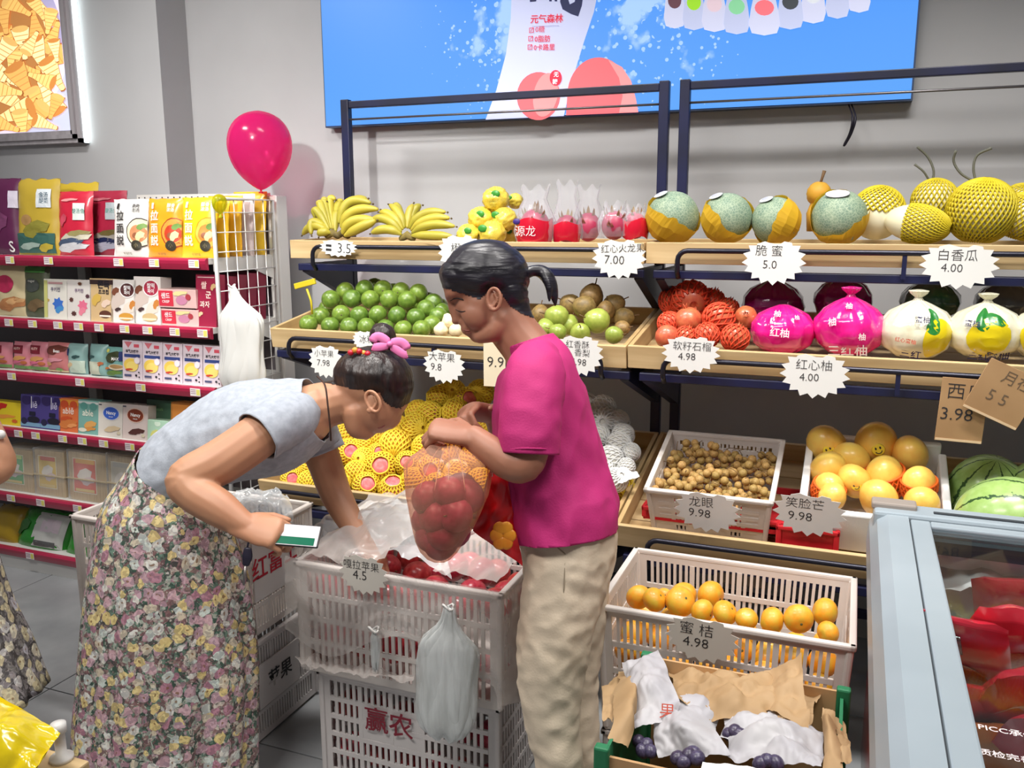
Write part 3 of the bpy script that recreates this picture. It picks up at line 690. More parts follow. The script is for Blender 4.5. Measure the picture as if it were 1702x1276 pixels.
# ---- shelf 3
for k, (xl, xr, lab) in enumerate(((-28, 12, 'pink nut snack bag at the left edge of the third shelf'), (14, 44, 'pink nut snack bag second from the left edge'), (42, 74, 'pink nut snack bag beside the brown bean bag'))):
    product('nut_bag', lab, 'bag', xl, xr, 567, 2, (206, 128, 140), [('r', .5, .09, .96, .16, (110, 150, 84)), ('r', .4, .74, .6, .28, (120, 30, 44)), ('t', 'NUTY', .4, .76, .12, (236, 200, 190)), ('l', .5, .42, .7, .2, (206, 150, 90)), ('l', .3, .28, .6, .14, (214, 110, 140)), ('e', .75, .28, .3, .12, (176, 100, 60))], 'pouch', .05, group='nut snack bags on the third shelf')
product('nut_bag', 'pink and brown bean snack bag with white writing', 'bag', 70, 110, 568, 2, (196, 120, 120), [('l', .5, .76, .9, .34, (104, 50, 40)), ('t', 'Bean', .55, .72, .14, W_, .02), ('e', .2, .3, .3, .14, (214, 170, 110)), ('l', .4, .42, .8, .16, (206, 140, 150)), ('e', .62, .12, .3, .12, (120, 160, 90)), ('r', .5, .06, .9, .08, (206, 190, 150))], 'pouch', .05, group='nut snack bags on the third shelf')
product('nut_bag', 'pale teal snack bag left of the shelf gap', 'bag', 104, 137, 570, 2, (140, 176, 172), [('r', .12, .72, .24, .22, (40, 60, 110)), ('l', .6, .58, .4, .12, (50, 80, 80)), ('r', .6, .26, .7, .4, (190, 206, 190)), ('l', .3, .3, .3, .2, (206, 180, 140))], 'pouch', .05, group='nut snack bags on the third shelf')
product('nut_bag', 'pale teal snack bag right of the shelf gap', 'bag', 141, 171, 571, 2, (132, 170, 166), [('l', .3, .6, .4, .12, (50, 80, 80)), ('r', .4, .26, .6, .4, (190, 196, 176)), ('l', .75, .4, .3, .14, (180, 100, 60))], 'pouch', .05, group='nut snack bags on the third shelf')
product('nut_bag', 'teal snack bag with dark label and a dip bowl', 'bag', 167, 206, 576, 2, (120, 170, 164), [('l', .55, .68, .86, .4, (60, 66, 40)), ('r', .85, .72, .26, .3, (40, 54, 110)), ('t', 'MAX', .58, .62, .14, W_, .02), ('e', .62, .36, .66, .2, (220, 206, 176)), ('e', .62, .38, .52, .13, (176, 140, 90)), ('l', .5, .16, .7, .2, (110, 150, 70)), ('l', .2, .3, .3, .1, (206, 120, 60)), ('e', .25, .88, .16, .12, (220, 216, 110))], 'pouch', .05, group='nut snack bags on the third shelf')
for k in range(5):
    product('milk_biscuit_box', ['white milk biscuit box beside the teal bag', 'white milk biscuit box second from the teal bag', 'white milk biscuit box in the middle of its row of five', 'white milk biscuit box second from the wire grid', 'white milk biscuit box nearest the wire grid'][k], 'box', 201+k*33.5, 234+k*33.3, 565+k*2.2, 2, (222, 208, 216), [('v', .3, .89, .4, .16, (206, 110, 120)), ('r', .72, .87, .26, .08, (206, 80, 96)), ('t', '羊乳大饼干', .5, .72, .085, (30, 26, 40), .03), ('r', .5, .615, .8, .075, (54, 70, 130)), ('e', .45, .38, .74, .34, (240, 206, 90)), ('e', .5, .34, .6, .26, (246, 220, 120)), ('e', .76, .5, .3, .18, (226, 206, 226)), ('e', .76, .5, .25, .15, (244, 236, 240)), ('l', .36, .26, .4, .06, (206, 70, 50)), ('r', .3, .11, .36, .05, (80, 84, 120)), ('s', .72, .12, .14, .07, (30, 30, 40)), ('s', .86, .2, .1, .05, (30, 30, 40)), ('s', .88, .08, .1, .05, (40, 40, 50)), ('r', .5, .02, 1, .035, (110, 120, 180))], 'box', .06, group='milk biscuit boxes')
# ---- shelf 4
def box4(xl, xr, yt, lab, bg, pr, **k): return product('wafer_box', lab, 'box', xl, xr, yt, 3, bg, pr, 'box', .07, lean=.13, group='wafer boxes on the fourth shelf', **k)
box4(-24, 33, 666, 'bright yellow wafer box at the left edge', (226, 200, 36), [('l', .4, .78, .4, .4, (196, 40, 30)), ('l', .55, .36, .6, .2, (226, 150, 60)), ('s', .82, .2, .2, .2, (206, 100, 40))])
for k in (0, 1): box4(31+k*33, 65+k*33, 655+k*2, ['purple cookie box beside the yellow one', 'purple cookie box beside the orange one'][k], (74, 62, 130), [('e', .3, .84, .5, .3, (54, 40, 96)), ('e', .8, .84, .36, .3, (54, 40, 96)), ('r', .5, .08, 1, .16, (120, 160, 190)), ('t', 'lē', .72, .7, .26, (206, 200, 226)), ('r', .55, .78, .04, .36, (226, 222, 236)), ('e', .66, .26, .6, .2, (30, 28, 44)), ('e', .2, .2, .3, .2, (40, 38, 70)), ('r', .6, .44, .3, .12, (30, 28, 50))])
box4(94, 128, 661, 'orange cookie box with white tall letters', (214, 110, 60), [('r', .5, .9, 1, .2, (226, 150, 50)), ('e', .3, .82, .4, .24, (206, 80, 40)), ('e', .75, .82, .36, .24, (206, 80, 40)), ('t', 'ablē', .5, .62, .26, (240, 224, 210)), ('l', .5, .24, .9, .3, (206, 120, 60)), ('l', .4, .4, .6, .14, (196, 80, 40)), ('l', .7, .2, .5, .14, (226, 150, 90))])
box4(126, 161, 664, 'teal cookie box with white tall letters', (120, 170, 160), [('r', .5, .95, 1, .12, (206, 210, 206)), ('e', .3, .82, .36, .22, (90, 150, 140)), ('e', .75, .82, .36, .22, (90, 150, 140)), ('t', 'able', .5, .62, .26, (240, 236, 220)), ('l', .62, .28, .6, .26, (214, 160, 90)), ('l', .6, .16, .6, .14, (206, 140, 70)), ('e', .26, .12, .4, .12, (220, 216, 196))])
for k, (xl, xr, yt, c, c2, lab, bg) in enumerate(((160, 202, 669, (58, 96, 190), (206, 186, 150), 'white cookie box with a blue oval', (216, 210, 200)), (200, 243, 672, (130, 56, 34), (84, 48, 44), 'pinkish white cookie box with a brown oval', (212, 196, 190)))):
    box4(xl, xr, yt, lab, bg, [('e', .52, .7, .68, .42, (206, 210, 226) if not k else (226, 190, 170)), ('e', .52, .7, .62, .37, c), ('t', 'Nancy', .52, .71, .14, W_, .02), ('t', 'biscuit', .52, .6, .06, W_), ('l', .6, .24, .6, .2, c2), ('l', .5, .2, .5, .12, c2), ('r', .1, .94, .12, .04, (90, 90, 100)), ('e', .84, .14, .14, .1, (206, 196, 170))])
box4(240, 284, 664, 'dark green box behind the striped pale green one', (52, 84, 62), [('t', 'Nutcafé', .45, .76, .1, (110, 150, 100))], Y=2.70)
box4(243, 277, 697, 'small pale green striped box leaning forward', (170, 206, 180), [('e', .5, .86, .3, .26, (206, 226, 206)), ('l', .4, .4, .5, .4, (206, 206, 120)), ('l', .7, .4, .3, .4, (226, 220, 160))], Y=2.64)
box4(280, 326, 668, 'plain orange wafer box behind the bending woman', (222, 140, 60), [('l', .5, .5, .6, .4, (230, 170, 90))], Y=2.70)
# ---- shelf 5: bundled dried noodles in clear wrap with a paper label
m_nood = M('dried_noodles', (206, 178, 128), .6, rgb2=(178, 148, 98), vs=4, stretch=(70, 4, 2), bump=.3, bs=60)
m_film = M('clear_film', (235, 238, 238), .12, alpha=.14, spec=.8)
def noodles(xl, xr, yt, lab, c, c2):
    t = product('noodle_bundle', lab, 'noodle pack', xl, xr, yt, 4, c, [('r', .42, .52, .62, .72, (232, 226, 200)), ('r', .42, .52, .58, .68, c), ('r', .44, .82, .5, .09, c2), ('l', .42, .54, .4, .3, (226, 216, 206)), ('l', .52, .42, .36, .2, (214, 190, 190)), ('r', .42, .22, .5, .06, (226, 200, 120))], 'box', .13, Y=2.66, lean=.06, mat=m_nood, group='dried noodle bundles on the fifth shelf')
    ca = [o for o in t.children if o.name.startswith('carton')][0]; ca.name = 'noodles'
    d = ca.dimensions.copy(); bb = [max(v.co[i] for v in ca.data.vertices) for i in range(3)]
    W, H = bb[0]*2, bb[2]
    MB().bevbox((0, .065, H/2+.004), (W+.012, .146, H+.012), .006).build('clear_wrap', m_film, t, True)
    MB().box((0, .065, H*.45), (W+.013, .147, .005)).build('band', M('noodle_band', (186, 170, 140), .6), t)
noodles(-4, 54, 745, 'noodle bundle with a green label', (60, 160, 70), (200, 220, 120))
noodles(57, 106, 748, 'noodle bundle with a yellow label', (222, 184, 44), (206, 80, 40))
noodles(113, 176, 752, 'noodle bundle with a red orange label', (220, 80, 44), (226, 170, 60))
noodles(178, 228, 757, 'noodle bundle with a plain pale label partly behind the floral skirt', (206, 196, 176), (190, 186, 176))
# ---- base deck
def basebag(xl, xr, yt, lab, c, pr): return product('snack_sack', lab, 'bag', xl, xr, yt, 5, c, pr, 'pouch', .13, Y=2.63, lean=.5, frill=.01, rough=.22, group='large bags on the bottom deck')
basebag(-40, 17, 835, 'dark yellow sack at the left end of the bottom deck', (160, 130, 30), [])
basebag(4, 92, 842, 'glossy green sack with a pale barcode label', (40, 128, 40), [('r', .68, .5, .5, .78, (190, 190, 186)), ('r', .66, .18, .36, .12, (90, 90, 90)), ('r', .7, .6, .3, .3, (206, 190, 200)), ('l', .2, .5, .3, .4, (60, 110, 56))])
basebag(86, 172, 852, 'glossy bright green sack beside the white crate', (44, 146, 36), [('l', .4, .5, .4, .3, (30, 100, 40)), ('r', .86, .2, .24, .3, (190, 206, 180))])

# ------------------------------------------------------------------ balloons
def balloon_prof(r, h):
    return [(r*.05, 0), (r*.25, h*.045), (r*.55, h*.14), (r*.8, h*.27), (r*.95, h*.42), (r, h*.57), (r*.96, h*.7), (r*.84, h*.82), (r*.62, h*.92), (r*.33, h*.98), (.0005, h)]
def balloon(lab, foot, r, h, rgb, rgb2, tilt):
    t = thing('balloon', lab, 'balloon', foot, tilt)
    MB().lathe(balloon_prof(r, h), 28).build('latex', M('latex_%d' % rgb[0], rgb, .18, alpha=.36, fadd=.5, tl=.5, coat=.6, spec=.6, tcol=tuple(min(255, int(c*.55+115)) for c in rgb)), t, True)
    sub([c for c in t.children][0])
    MB().lathe([(.001, -.012), (.011, -.012), (.004, -.004), (.004, .003), (.001, .004)], 10).build('knot', M('latex_knot_%d' % rgb[0], rgb2, .3), t, True)
balloon('big glossy pink balloon tied above the wire grid', onY(434, 316, 2.95), .128, .305, (250, 40, 140), (214, 20, 60), (0, .03, 0))
balloon('small lime yellow balloon on the corner of the wire grid', onY(366, 356, 2.62), .028, .072, (206, 206, 20), (190, 190, 20), (0, 0, 0))
# ================================================================== FRUIT
def rpx(p, r): return r*((p-CAM).dot(FWD))/FPX
def onPile(px, py, Y0, z0, sl):
    d = ray(px, py)
    # z0 + sl*(Y-Y0) with Y = t*d.y, z = HC + t*d.z
    t = (z0-sl*Y0-HC)/(d.z-sl*d.y); return CAM+d*t
def rot_to(v, roll=0):
    q = Vector(v).to_track_quat('Z', 'Y'); return (q @ Quaternion((0, 0, 1), roll)).to_euler()
TOCAM = lambda p: (CAM-Vector(p)).normalized()
def single(name, me, label, cat, group, p, s, rot):
    o = obj(name, me); o.location = p; o.scale = (s, s, s) if not isinstance(s, tuple) else s; o.rotation_euler = rot
    return tag(o, label, cat, group)
def rr(): return (random.uniform(0, 6.3), random.uniform(0, 6.3), random.uniform(0, 6.3))
random.seed(11)

# ---- round citrus (unit radius), dimpled at the poles
def citrus_mesh(name, mat, squash=.92, n=20, m=14):
    def fn(d, p):
        k = 1-.10*math.exp(-((1-abs(d.z))/.035))
        return Vector((p.x, p.y, p.z*k*squash))+d*.012*noise.noise(d*6)
    mb = MB().ball((0, 0, 0), 1, n, m, fn=fn)
    mb.ball((0, 0, squash*.9), (.10, .10, .035), 8, 5, mi=1)
    return mb.mesh(name, [mat, M('fruit_calyx', (94, 96, 52), .7)], True)
m_green = M('green_orange_peel', (88, 118, 40), .3, rgb2=(118, 146, 56), vs=2.2, bump=.12, bs=60, coat=.25, rnd=.18)
green = citrus_mesh('green_orange', m_green, .97)
c7 = crop(470, 280, 3.988)
def row(lst, Y, r, name, me, label, cat, group, c, sl=None, Y0=0, z0=0):
    for n_, (x, y, *q) in enumerate(sorted(lst)):
        a, b_ = c(x, y); p = onY(a, b_, Y)
        single(name, me, label % ORD[n_], cat, group, p, rpx(p, (q[0] if q else r)), rr())
gl = 'green orange in the %s row of the green heap'
row([(170, 1030), (315, 1042), (440, 1047), (555, 1050), (680, 1060), (800, 1065), (920, 1065)], 2.605, 15.5, 'green_orange', green, 'green orange, %s from the left in the front row of the heap', 'orange', 'green oranges', c7)
row([(250, 978), (388, 966), (508, 972), (630, 968), (757, 974), (883, 984), (990, 1035)], 2.655, 15.8, 'green_orange', green, 'green orange, %s from the left in the second row of the heap', 'orange', 'green oranges', c7)
row([(318, 868), (460, 864), (580, 868), (705, 868), (825, 872), (950, 930), (1030, 980)], 2.705, 15.8, 'green_orange', green, 'green orange, %s from the left in the third row of the heap', 'orange', 'green oranges', c7)
row([(415, 815), (545, 800), (665, 802), (785, 816), (900, 825), (1000, 890), (1050, 950), (300, 930), (730, 900), (860, 910)], 2.775, 16, 'green_orange', green, 'green orange, %s from the left in the shaded fourth row of the heap', 'orange', 'green oranges', c7)
row([(380, 860), (480, 850), (610, 788), (740, 820), (860, 850), (960, 880), (1040, 920), (1080, 1000)], 2.845, 16, 'green_orange', green, 'green orange, %s from the left in the shaded rear row of the heap', 'orange', 'green oranges', c7)
# ---- three white pears in the corner
def pear_mesh(name, mat, top=.62, stem=True, pinch=.7):
    prof = [(.001, -.92), (.25, -.95), (.6, -.82), (.88, -.5), (1, -.1), (.95, .25), (pinch, .62), (pinch*.66, .88), (.28, 1.02), (.1, 1.0), (.001, .95)]
    mb = MB().lathe(prof, 18, fn=lambda t, r, z: (r*cos(t)*(1+.03*sin(3*t)), r*sin(t)*(1+.03*cos(2*t)), z))
    if stem: mb.tube([(0, 0, .95), (.04, 0, 1.2), (.12, 0, 1.5)], .05, 6, mi=1)
    return mb.mesh(name, [mat, M('fruit_stem', (104, 78, 50), .8)], True)
wp = pear_mesh('white_pear', M('white_pear_skin', (232, 214, 168), .45, rgb2=(240, 228, 196), vs=2, coat=.1), stem=False, pinch=.62)
for k, (x, y, l) in enumerate(((1100, 1010, 'pale cream pear on top of two others'), (1050, 1068, 'pale cream pear, left of the lower two'), (1148, 1070, 'pale cream pear, right of the lower two'))):
    a, b_ = c7(x, y); p = onY(a, b_, 2.6 if k else 2.62); single('white_pear', wp, l, 'pear', 'pale cream pears', p, rpx(p, 12.5), (.2, .3*(k-1), k))
# ---- bananas
m_ban = M('banana_peel', (196, 178, 62), .45, rgb2=(162, 150, 48), vs=5, vdet=4, rnd=.1)
m_bant = M('banana_tip', (88, 70, 34), .7)
def banana(a, b_, c, r, parent):
    pts = bez(a, b_, c, 10); prof = [.32, .5, .86, .98, 1, 1, 1, .97, .88, .6, .3]
    mb = MB(); P = pts; rs = []
    mb.tube(P, [r*k for k in prof], 7, ref=(0, -1, .2)); 
    mb.tube([P[-1], P[-1]+(P[-1]-P[-2]).normalized()*r*.5], [r*.3, r*.2], 6, mi=1)
    o = mb.build('banana', [m_ban, m_bant], parent, True, True); sub(o); return o
c7b = lambda x, y, Y: onY(*c7(x, y), Y)
def hand(lab, stem, fingers, r=.0185):
    s = c7b(*stem); t = thing('banana_hand', lab, 'bananas', (s.x, s.y, 1.48), group='banana hands')
    for a, b_, c in fingers: banana(c7b(*a), c7b(*b_), c7b(*c), r, t)
    mb = MB(); mb.tube([s+Vector((-.022, 0, -.012)), s, s+Vector((.022, 0, -.012))], [.011, .015, .011], 8, dome=True)
    mb.build('stem', M('banana_stem', (128, 112, 52), .8, rgb2=(80, 66, 34), vs=30), t, True, True)
hand('hand of bananas fanned out to the left', (330, 425, 2.77), [((300, 420, 2.77), (200, 330, 2.78), (130, 440, 2.8)), ((305, 415, 2.775), (160, 280, 2.8), (190, 440, 2.76)), ((310, 412, 2.78), (190, 190, 2.82), (215, 330, 2.8)), ((315, 410, 2.785), (215, 150, 2.85), (260, 250, 2.82)),
      ((325, 408, 2.79), (250, 160, 2.87), (290, 215, 2.84)), ((335, 408, 2.795), (280, 150, 2.89), (350, 205, 2.86)), ((345, 410, 2.8), (350, 200, 2.9), (400, 215, 2.89)), ((320, 430, 2.76), (250, 400, 2.75), (240, 450, 2.75)), ((350, 425, 2.8), (340, 300, 2.84), (370, 280, 2.85))])
hand('hand of bananas curving over to the right', (395, 425, 2.775), [((372, 370, 2.8), (400, 150, 2.84), (590, 232, 2.83)), ((385, 400, 2.78), (420, 235, 2.8), (640, 272, 2.8)), ((395, 440, 2.755), (420, 300, 2.765), (640, 350, 2.775)), ((405, 450, 2.75), (520, 380, 2.745), (620, 345, 2.76)), ((380, 330, 2.85), (440, 190, 2.87), (560, 200, 2.87))], .021)
hand('hand of bananas spread like a star', (825, 440, 2.77), [((790, 440, 2.76), (690, 370, 2.75), (585, 430, 2.75)), ((790, 425, 2.765), (690, 290, 2.77), (580, 345, 2.78)), ((798, 410, 2.775), (730, 280, 2.79), (640, 290, 2.8)), ((806, 400, 2.785), (790, 280, 2.81), (705, 240, 2.83)), ((826, 398, 2.79), (830, 300, 2.83), (865, 235, 2.84)),
      ((838, 405, 2.785), (900, 260, 2.8), (1085, 290, 2.8)), ((846, 415, 2.775), (950, 300, 2.78), (1110, 330, 2.78)), ((852, 432, 2.765), (960, 340, 2.755), (1145, 385, 2.755)), ((850, 445, 2.76), (980, 440, 2.745), (1130, 450, 2.745)), ((800, 400, 2.8), (770, 250, 2.84), (740, 235, 2.86)), ((835, 400, 2.8), (860, 250, 2.85), (920, 245, 2.86))])
# white paper under the bananas
sheet(onY(700, 404, 2.725), onY(730, 407, 2.715), onY(660, 400, 2.76), onY(655, 402, 2.74), 14, 6, .006, 40, 2).build('wrapping_paper', M('white_tissue', (228, 228, 224), .7), None, True)
tag(bpy.data.objects['wrapping_paper'], 'crumpled white paper sticking out under the bananas', 'paper')
# ---- clear bags of small yellow citrus
m_ybag = M('yellow_citrus_bag', (226, 196, 40), .15, rgb2=(240, 216, 96), vs=16, coat=.8, bump=.5, bs=26, rnd=.06)
def lump(name, mat, seed, amp=.12, fr=2.4, n=24, m=16):
    def fn(d, p):
        q = d*fr+Vector((seed, 0, 0)); return p+d*(amp*(1-abs(noise.noise(q))*2.2)+.04*noise.noise(q*3.1))
    return MB().ball((0, 0, 0), 1, n, m, fn=fn)
for k, (x, y, r, Y, l) in enumerate(((1230, 442, 72, 2.77, 'front left'), (1390, 432, 84, 2.77, 'front right'), (1312, 335, 78, 2.82, 'middle left'), (1470, 340, 78, 2.82, 'middle right'), (1412, 205, 82, 2.85, 'topmost'), (1540, 215, 50, 2.93, 'shaded rear'), (1500, 440, 60, 2.86, 'right end'))):
    p = c7b(x, y, Y); t = thing('citrus_bag', 'clear bag of small yellow citrus, %s of the pile' % l, 'fruit bag', p, group='bags of yellow citrus')
    s = rpx(p, r/3.988)
    o = lump('b', None, k, .17, 3.1, 32, 22).build('bag', m_ybag, t, True); o.scale = (s, s, s*.92)
    q = MB().ball((0, 0, 0), 1, 12, 8); o = q.build('green_label', M('green_leaf_print', (60, 140, 50), .3), t, True); o.scale = (s*.4, s*.12, s*.3); o.location = (s*(-.45 if k % 2 else .35), -s*.93, s*.42)
# ---- dragon fruit in bags
m_drg = M('dragon_fruit_skin', (150, 30, 70), .4, rgb2=(180, 60, 90), vs=3); m_drl = M('dragon_fruit_scale', (130, 140, 80), .5, rgb2=(186, 90, 100), vs=3)
m_bagclr = M('clear_bag', (226, 224, 232), .12, alpha=.13, spec=.9)
c8 = crop(850, 260, 3.752)
def clear_cap(t, s, h, seed, wide=1.0):
    def fn(th, r, z):
        k = 1+.12*noise.noise(Vector((cos(th)*2.2, sin(th)*2.2, z*22+seed)))+.06*sin(9*th+seed)
        return (r*cos(th)*k, r*sin(th)*k*.7, z+(.012*sin(5*th+seed) if z > h*.9 else 0))
    prof = [(s*wide*1.0, -s*.75), (s*wide*1.08, -s*.2), (s*wide*1.04, s*.3), (s*wide*.8, s*.7+h*.2), (s*wide*.6, h*.7), (s*wide*.75, h)]
    o = MB().lathe(prof, 30, fn=fn, cap=False).build('clear_bag', m_bagclr, t, True); return o
for k, (x, y, r, Y, lab, h, wr) in enumerate(((145, 440, 118, 2.79, 'bagged dragon fruit with a red sleeve reading two characters', .13, 1), (345, 450, 90, 2.82, 'bagged dragon fruit with a narrow red sleeve', .15, 1), (480, 440, 95, 2.87, 'bagged dragon fruit bare behind the price star', .13, 0), (640, 430, 95, 2.79, 'bagged dragon fruit with its scaly end facing out', .07, 0), (770, 430, 88, 2.81, 'bagged dragon fruit with a plain red sleeve beside the melons', .06, 1))):
    a, b_ = c8(x, y); p = onY(a, b_, Y); s = rpx(p, r/3.752)*.95; p.z = max(p.z, 1.425+s*.95)
    t = thing('dragon_fruit_bag', lab, 'dragon fruit', p, (0, 0, .2*k), 'bagged dragon fruit')
    mb = MB().ball((0, 0, 0), (s*.86, s*.86, s), 18, 12); mb.build('dragon_fruit', m_drg, t, True)
    mb = MB(); random.seed(k)
    for q in range(14):
        th = random.uniform(0, 6.28); ph = random.uniform(-.2, 1.3)
        d = Vector((cos(ph)*cos(th), cos(ph)*sin(th), sin(ph))); b0 = Vector((d.x*s*.84, d.y*s*.84, d.z*s*.97)); sd = d.cross(Vector((0, 0, 1))).normalized()*s*.14
        tip = b0+d*s*.22+Vector((0, 0, s*.34)); md = (b0+tip)/2+d*s*.05
        mb.add([b0-sd, b0+sd, md+sd*.6, tip, md-sd*.6], [(0, 1, 2, 4), (4, 2, 3)])
    mb.build('scales', m_drl, t)
    if wr:
        mb = MB().lathe([(s*.93, -s*.92), (s*1.03, -s*.4), (s*1.05, s*.1), (s*1.0, s*.42)], 24, fn=lambda th, r, z: (r*cos(th)*1.02, r*sin(th), z+.006*sin(3*th)), cap=False)
        mb.build('red_sleeve', M('red_sleeve_print', (196, 18, 46), .25, coat=.5), t, True)
    clear_cap(t, s, h, k*7.3, 1.06)
    if k == 0:
        o = lettering('源龙', s*.62, ink('white_print', (240, 226, 226)), t, (-s*.15, -s*1.09, -s*.25), bold=-.005)
        o = MB().ball((0, 0, 0), (s*.22, .004, s*.17), 12, 6).build('badge', M('purple_badge', (60, 40, 120), .4), t, True); o.location = (-s*.75, -s*.86, s*.3)
# ---- cantaloupes in yellow paper
def melon_mat():
    m = M('cantaloupe_rind', (134, 154, 128), .6, rgb2=(108, 134, 114), vs=28)
    nt = m.node_tree; N = nt.nodes; L = nt.links; b = N['Principled BSDF']
    vo = N.new('ShaderNodeTexVoronoi'); vo.feature = 'DISTANCE_TO_EDGE'; vo.inputs['Scale'].default_value = 120; tc = N.new('ShaderNodeTexCoord'); L.new(tc.outputs['Object'], vo.inputs['Vector'])
    mr = N.new('ShaderNodeMapRange'); mr.inputs['From Max'].default_value = .12; mr.inputs['To Min'].default_value = .6; mr.inputs['To Max'].default_value = 0; L.new(vo.outputs['Distance'], mr.inputs['Value'])
    mx = N.new('ShaderNodeMixRGB'); src = b.inputs['Base Color'].links[0].from_socket; L.new(src, mx.inputs[1]); mx.inputs[2].default_value = lin((186, 196, 168)); L.new(mr.outputs[0], mx.inputs[0]); L.new(mx.outputs[0], b.inputs['Base Color'])
    bp = N.new('ShaderNodeBump'); bp.inputs['Strength'].default_value = .3; L.new(mr.outputs[0], bp.inputs['Height']); L.new(bp.outputs[0], b.inputs['Normal'])
    return m
m_cant = melon_mat(); m_ypap = M('yellow_tissue_paper', (238, 194, 50), .55, rgb2=(224, 176, 40), vs=4, tl=.25); m_stk = M('silver_sticker', (220, 222, 226), .3); m_stk2 = ink('sticker_ink', (176, 178, 190))
cn = crop(1260, 230, 3.85)
for k, (px, py, r, Y, d, lab) in enumerate(((1118, 362, 45, 2.82, (.55, -.5, .8), 'first cantaloupe in yellow paper beside the dragon fruit'), (1208, 363, 43, 2.82, (.45, -.6, .75), 'second cantaloupe in yellow paper with a grey sticker'), (1290, 367, 41, 2.83, (-.75, -.55, .35), 'cantaloupe whose yellow paper covers its right half'), (1395, 362, 47, 2.81, (.0, -.85, .65), 'cantaloupe facing out of its yellow paper with a round sticker'))):
    p = onY(px, py, Y); s = rpx(p, r)*.96; p.z = max(p.z, 1.425+s*.93)
    t = thing('cantaloupe', lab, 'melon', p, group='cantaloupes in yellow paper')
    R = Vector(d).to_track_quat('Z', 'Y').to_matrix()
    fn = lambda dd, pp: pp*(1-.025*(.5+.5*cos(9*math.atan2(dd.y, dd.x)))*(1-abs(dd.z)))
    MB().ball((0, 0, 0), (s, s, s*1.02), 36, 18, R=R, fn=fn).build('melon', m_cant, t, True)
    def wfn(th, rad, z): return R @ Vector((rad*cos(th), rad*sin(th), z))
    rings = []
    for i, ph in enumerate([-1.55, -1.15, -.75, -.35, .02, .36]):
        ring = []
        for j in range(40):
            th = 2*pi*j/40; e = (.22*sin(2*th+k)+.16*noise.noise(Vector((cos(th)*3, sin(th)*3, k*5)))) if i >= 4 else 0
            e = e*(.6 if i == 4 else 1)
            rr_ = s*(1.035+.035*noise.noise(Vector((cos(th)*5, sin(th)*5, ph*4+k)))+(.06 if i == 5 else 0)); pq = ph+e
            ring.append(R @ Vector((rr_*cos(pq)*cos(th), rr_*cos(pq)*sin(th), rr_*sin(pq))))
        rings.append(ring)
    o = MB().rings(rings, True, False).build('paper_wrap', m_ypap, t)
    sd = R @ Vector((0, 0, 1)); up = Vector((0, -.25, .97)).normalized()
    o = MB().ball((0, 0, 0), (s*.44, s*.26, .003), 18, 6).build('sticker', m_stk, t, True); q = ((-.45, -.3, .92) if k < 3 else (-.1, -.55, .85)); o.location = Vector(q).normalized()*s*1.03; o.rotation_euler = rot_to(q)
    o2 = MB().ball((0, 0, .002), (s*.28, s*.14, .002), 14, 6).build('sticker_print', m_stk2, o, True)
# small wrapped pear with a stalk behind
p = onY(1361, 322, 2.93); t = thing('wrapped_pear', 'small fruit in orange paper with a stalk behind the cantaloupes', 'fruit', p)
o = lump('w', None, 3, .06).build('paper_wrap', M('orange_paper', (196, 146, 40), .6), t, True); o.scale = (.036,)*3
MB().tube([(0, 0, .02), (.006, 0, .045), (.012, 0, .07)], [.005, .004, .006], 7).build('stalk', M('fruit_stem', (104, 78, 50), .8), t, True)
p2 = onY(1361, 322, 2.93); MB().lathe([(.03, -.115), (.034, -.06), (.02, -.02)], 14).build('body', M('orange_paper', (196, 146, 40), .6), t, True)
# ---- foam nets (unit sphere lattice)
def net(mb, n, tw, r0, r1, w, seg=14, rad=1.03, mi=0, sx=(1, 1, 1)):
    for sgn in (-1, 1):
        for k in range(n):
            pts = []
            for i in range(seg+1):
                ph = r0+(r1-r0)*i/seg; th = 2*pi*k/n+sgn*tw*i/seg
                q = Vector((cos(ph)*cos(th)*sx[0], cos(ph)*sin(th)*sx[1], sin(ph)*sx[2]))*(rad+(.018 if sgn > 0 else 0)); pts.append(q)
            mb.tube(pts, w, 4, caps=False, mi=mi)
    return mb
m_ynet = M('yellow_foam_net', (250, 222, 70), .6, rgb2=(244, 210, 56), vs=4, rnd=.07, tl=.15)
m_pinkap = M('pink_apple_skin', (226, 128, 128), .35, rgb2=(214, 92, 96), vs=3, rnd=.12)
m_under = M('netted_apple_skin', (226, 168, 50), .6)
def apple_fn(d, p): return Vector((p.x, p.y, p.z*.92))*(1-.16*math.exp(-((1-d.z)/.05))-.08*math.exp(-((1+d.z)/.05)))
mb = MB().ball((0, 0, 0), .97, 20, 14, fn=apple_fn)
for i, f in enumerate(mb.f):
    zc = sum(mb.v[q][2] for q in f)/len(f); mb.mi[i] = 0 if zc > .42 else 2
net(mb, 20, 1.5, -1.45, .98, .062, 12, 1.01, 1, (1, 1, .95))
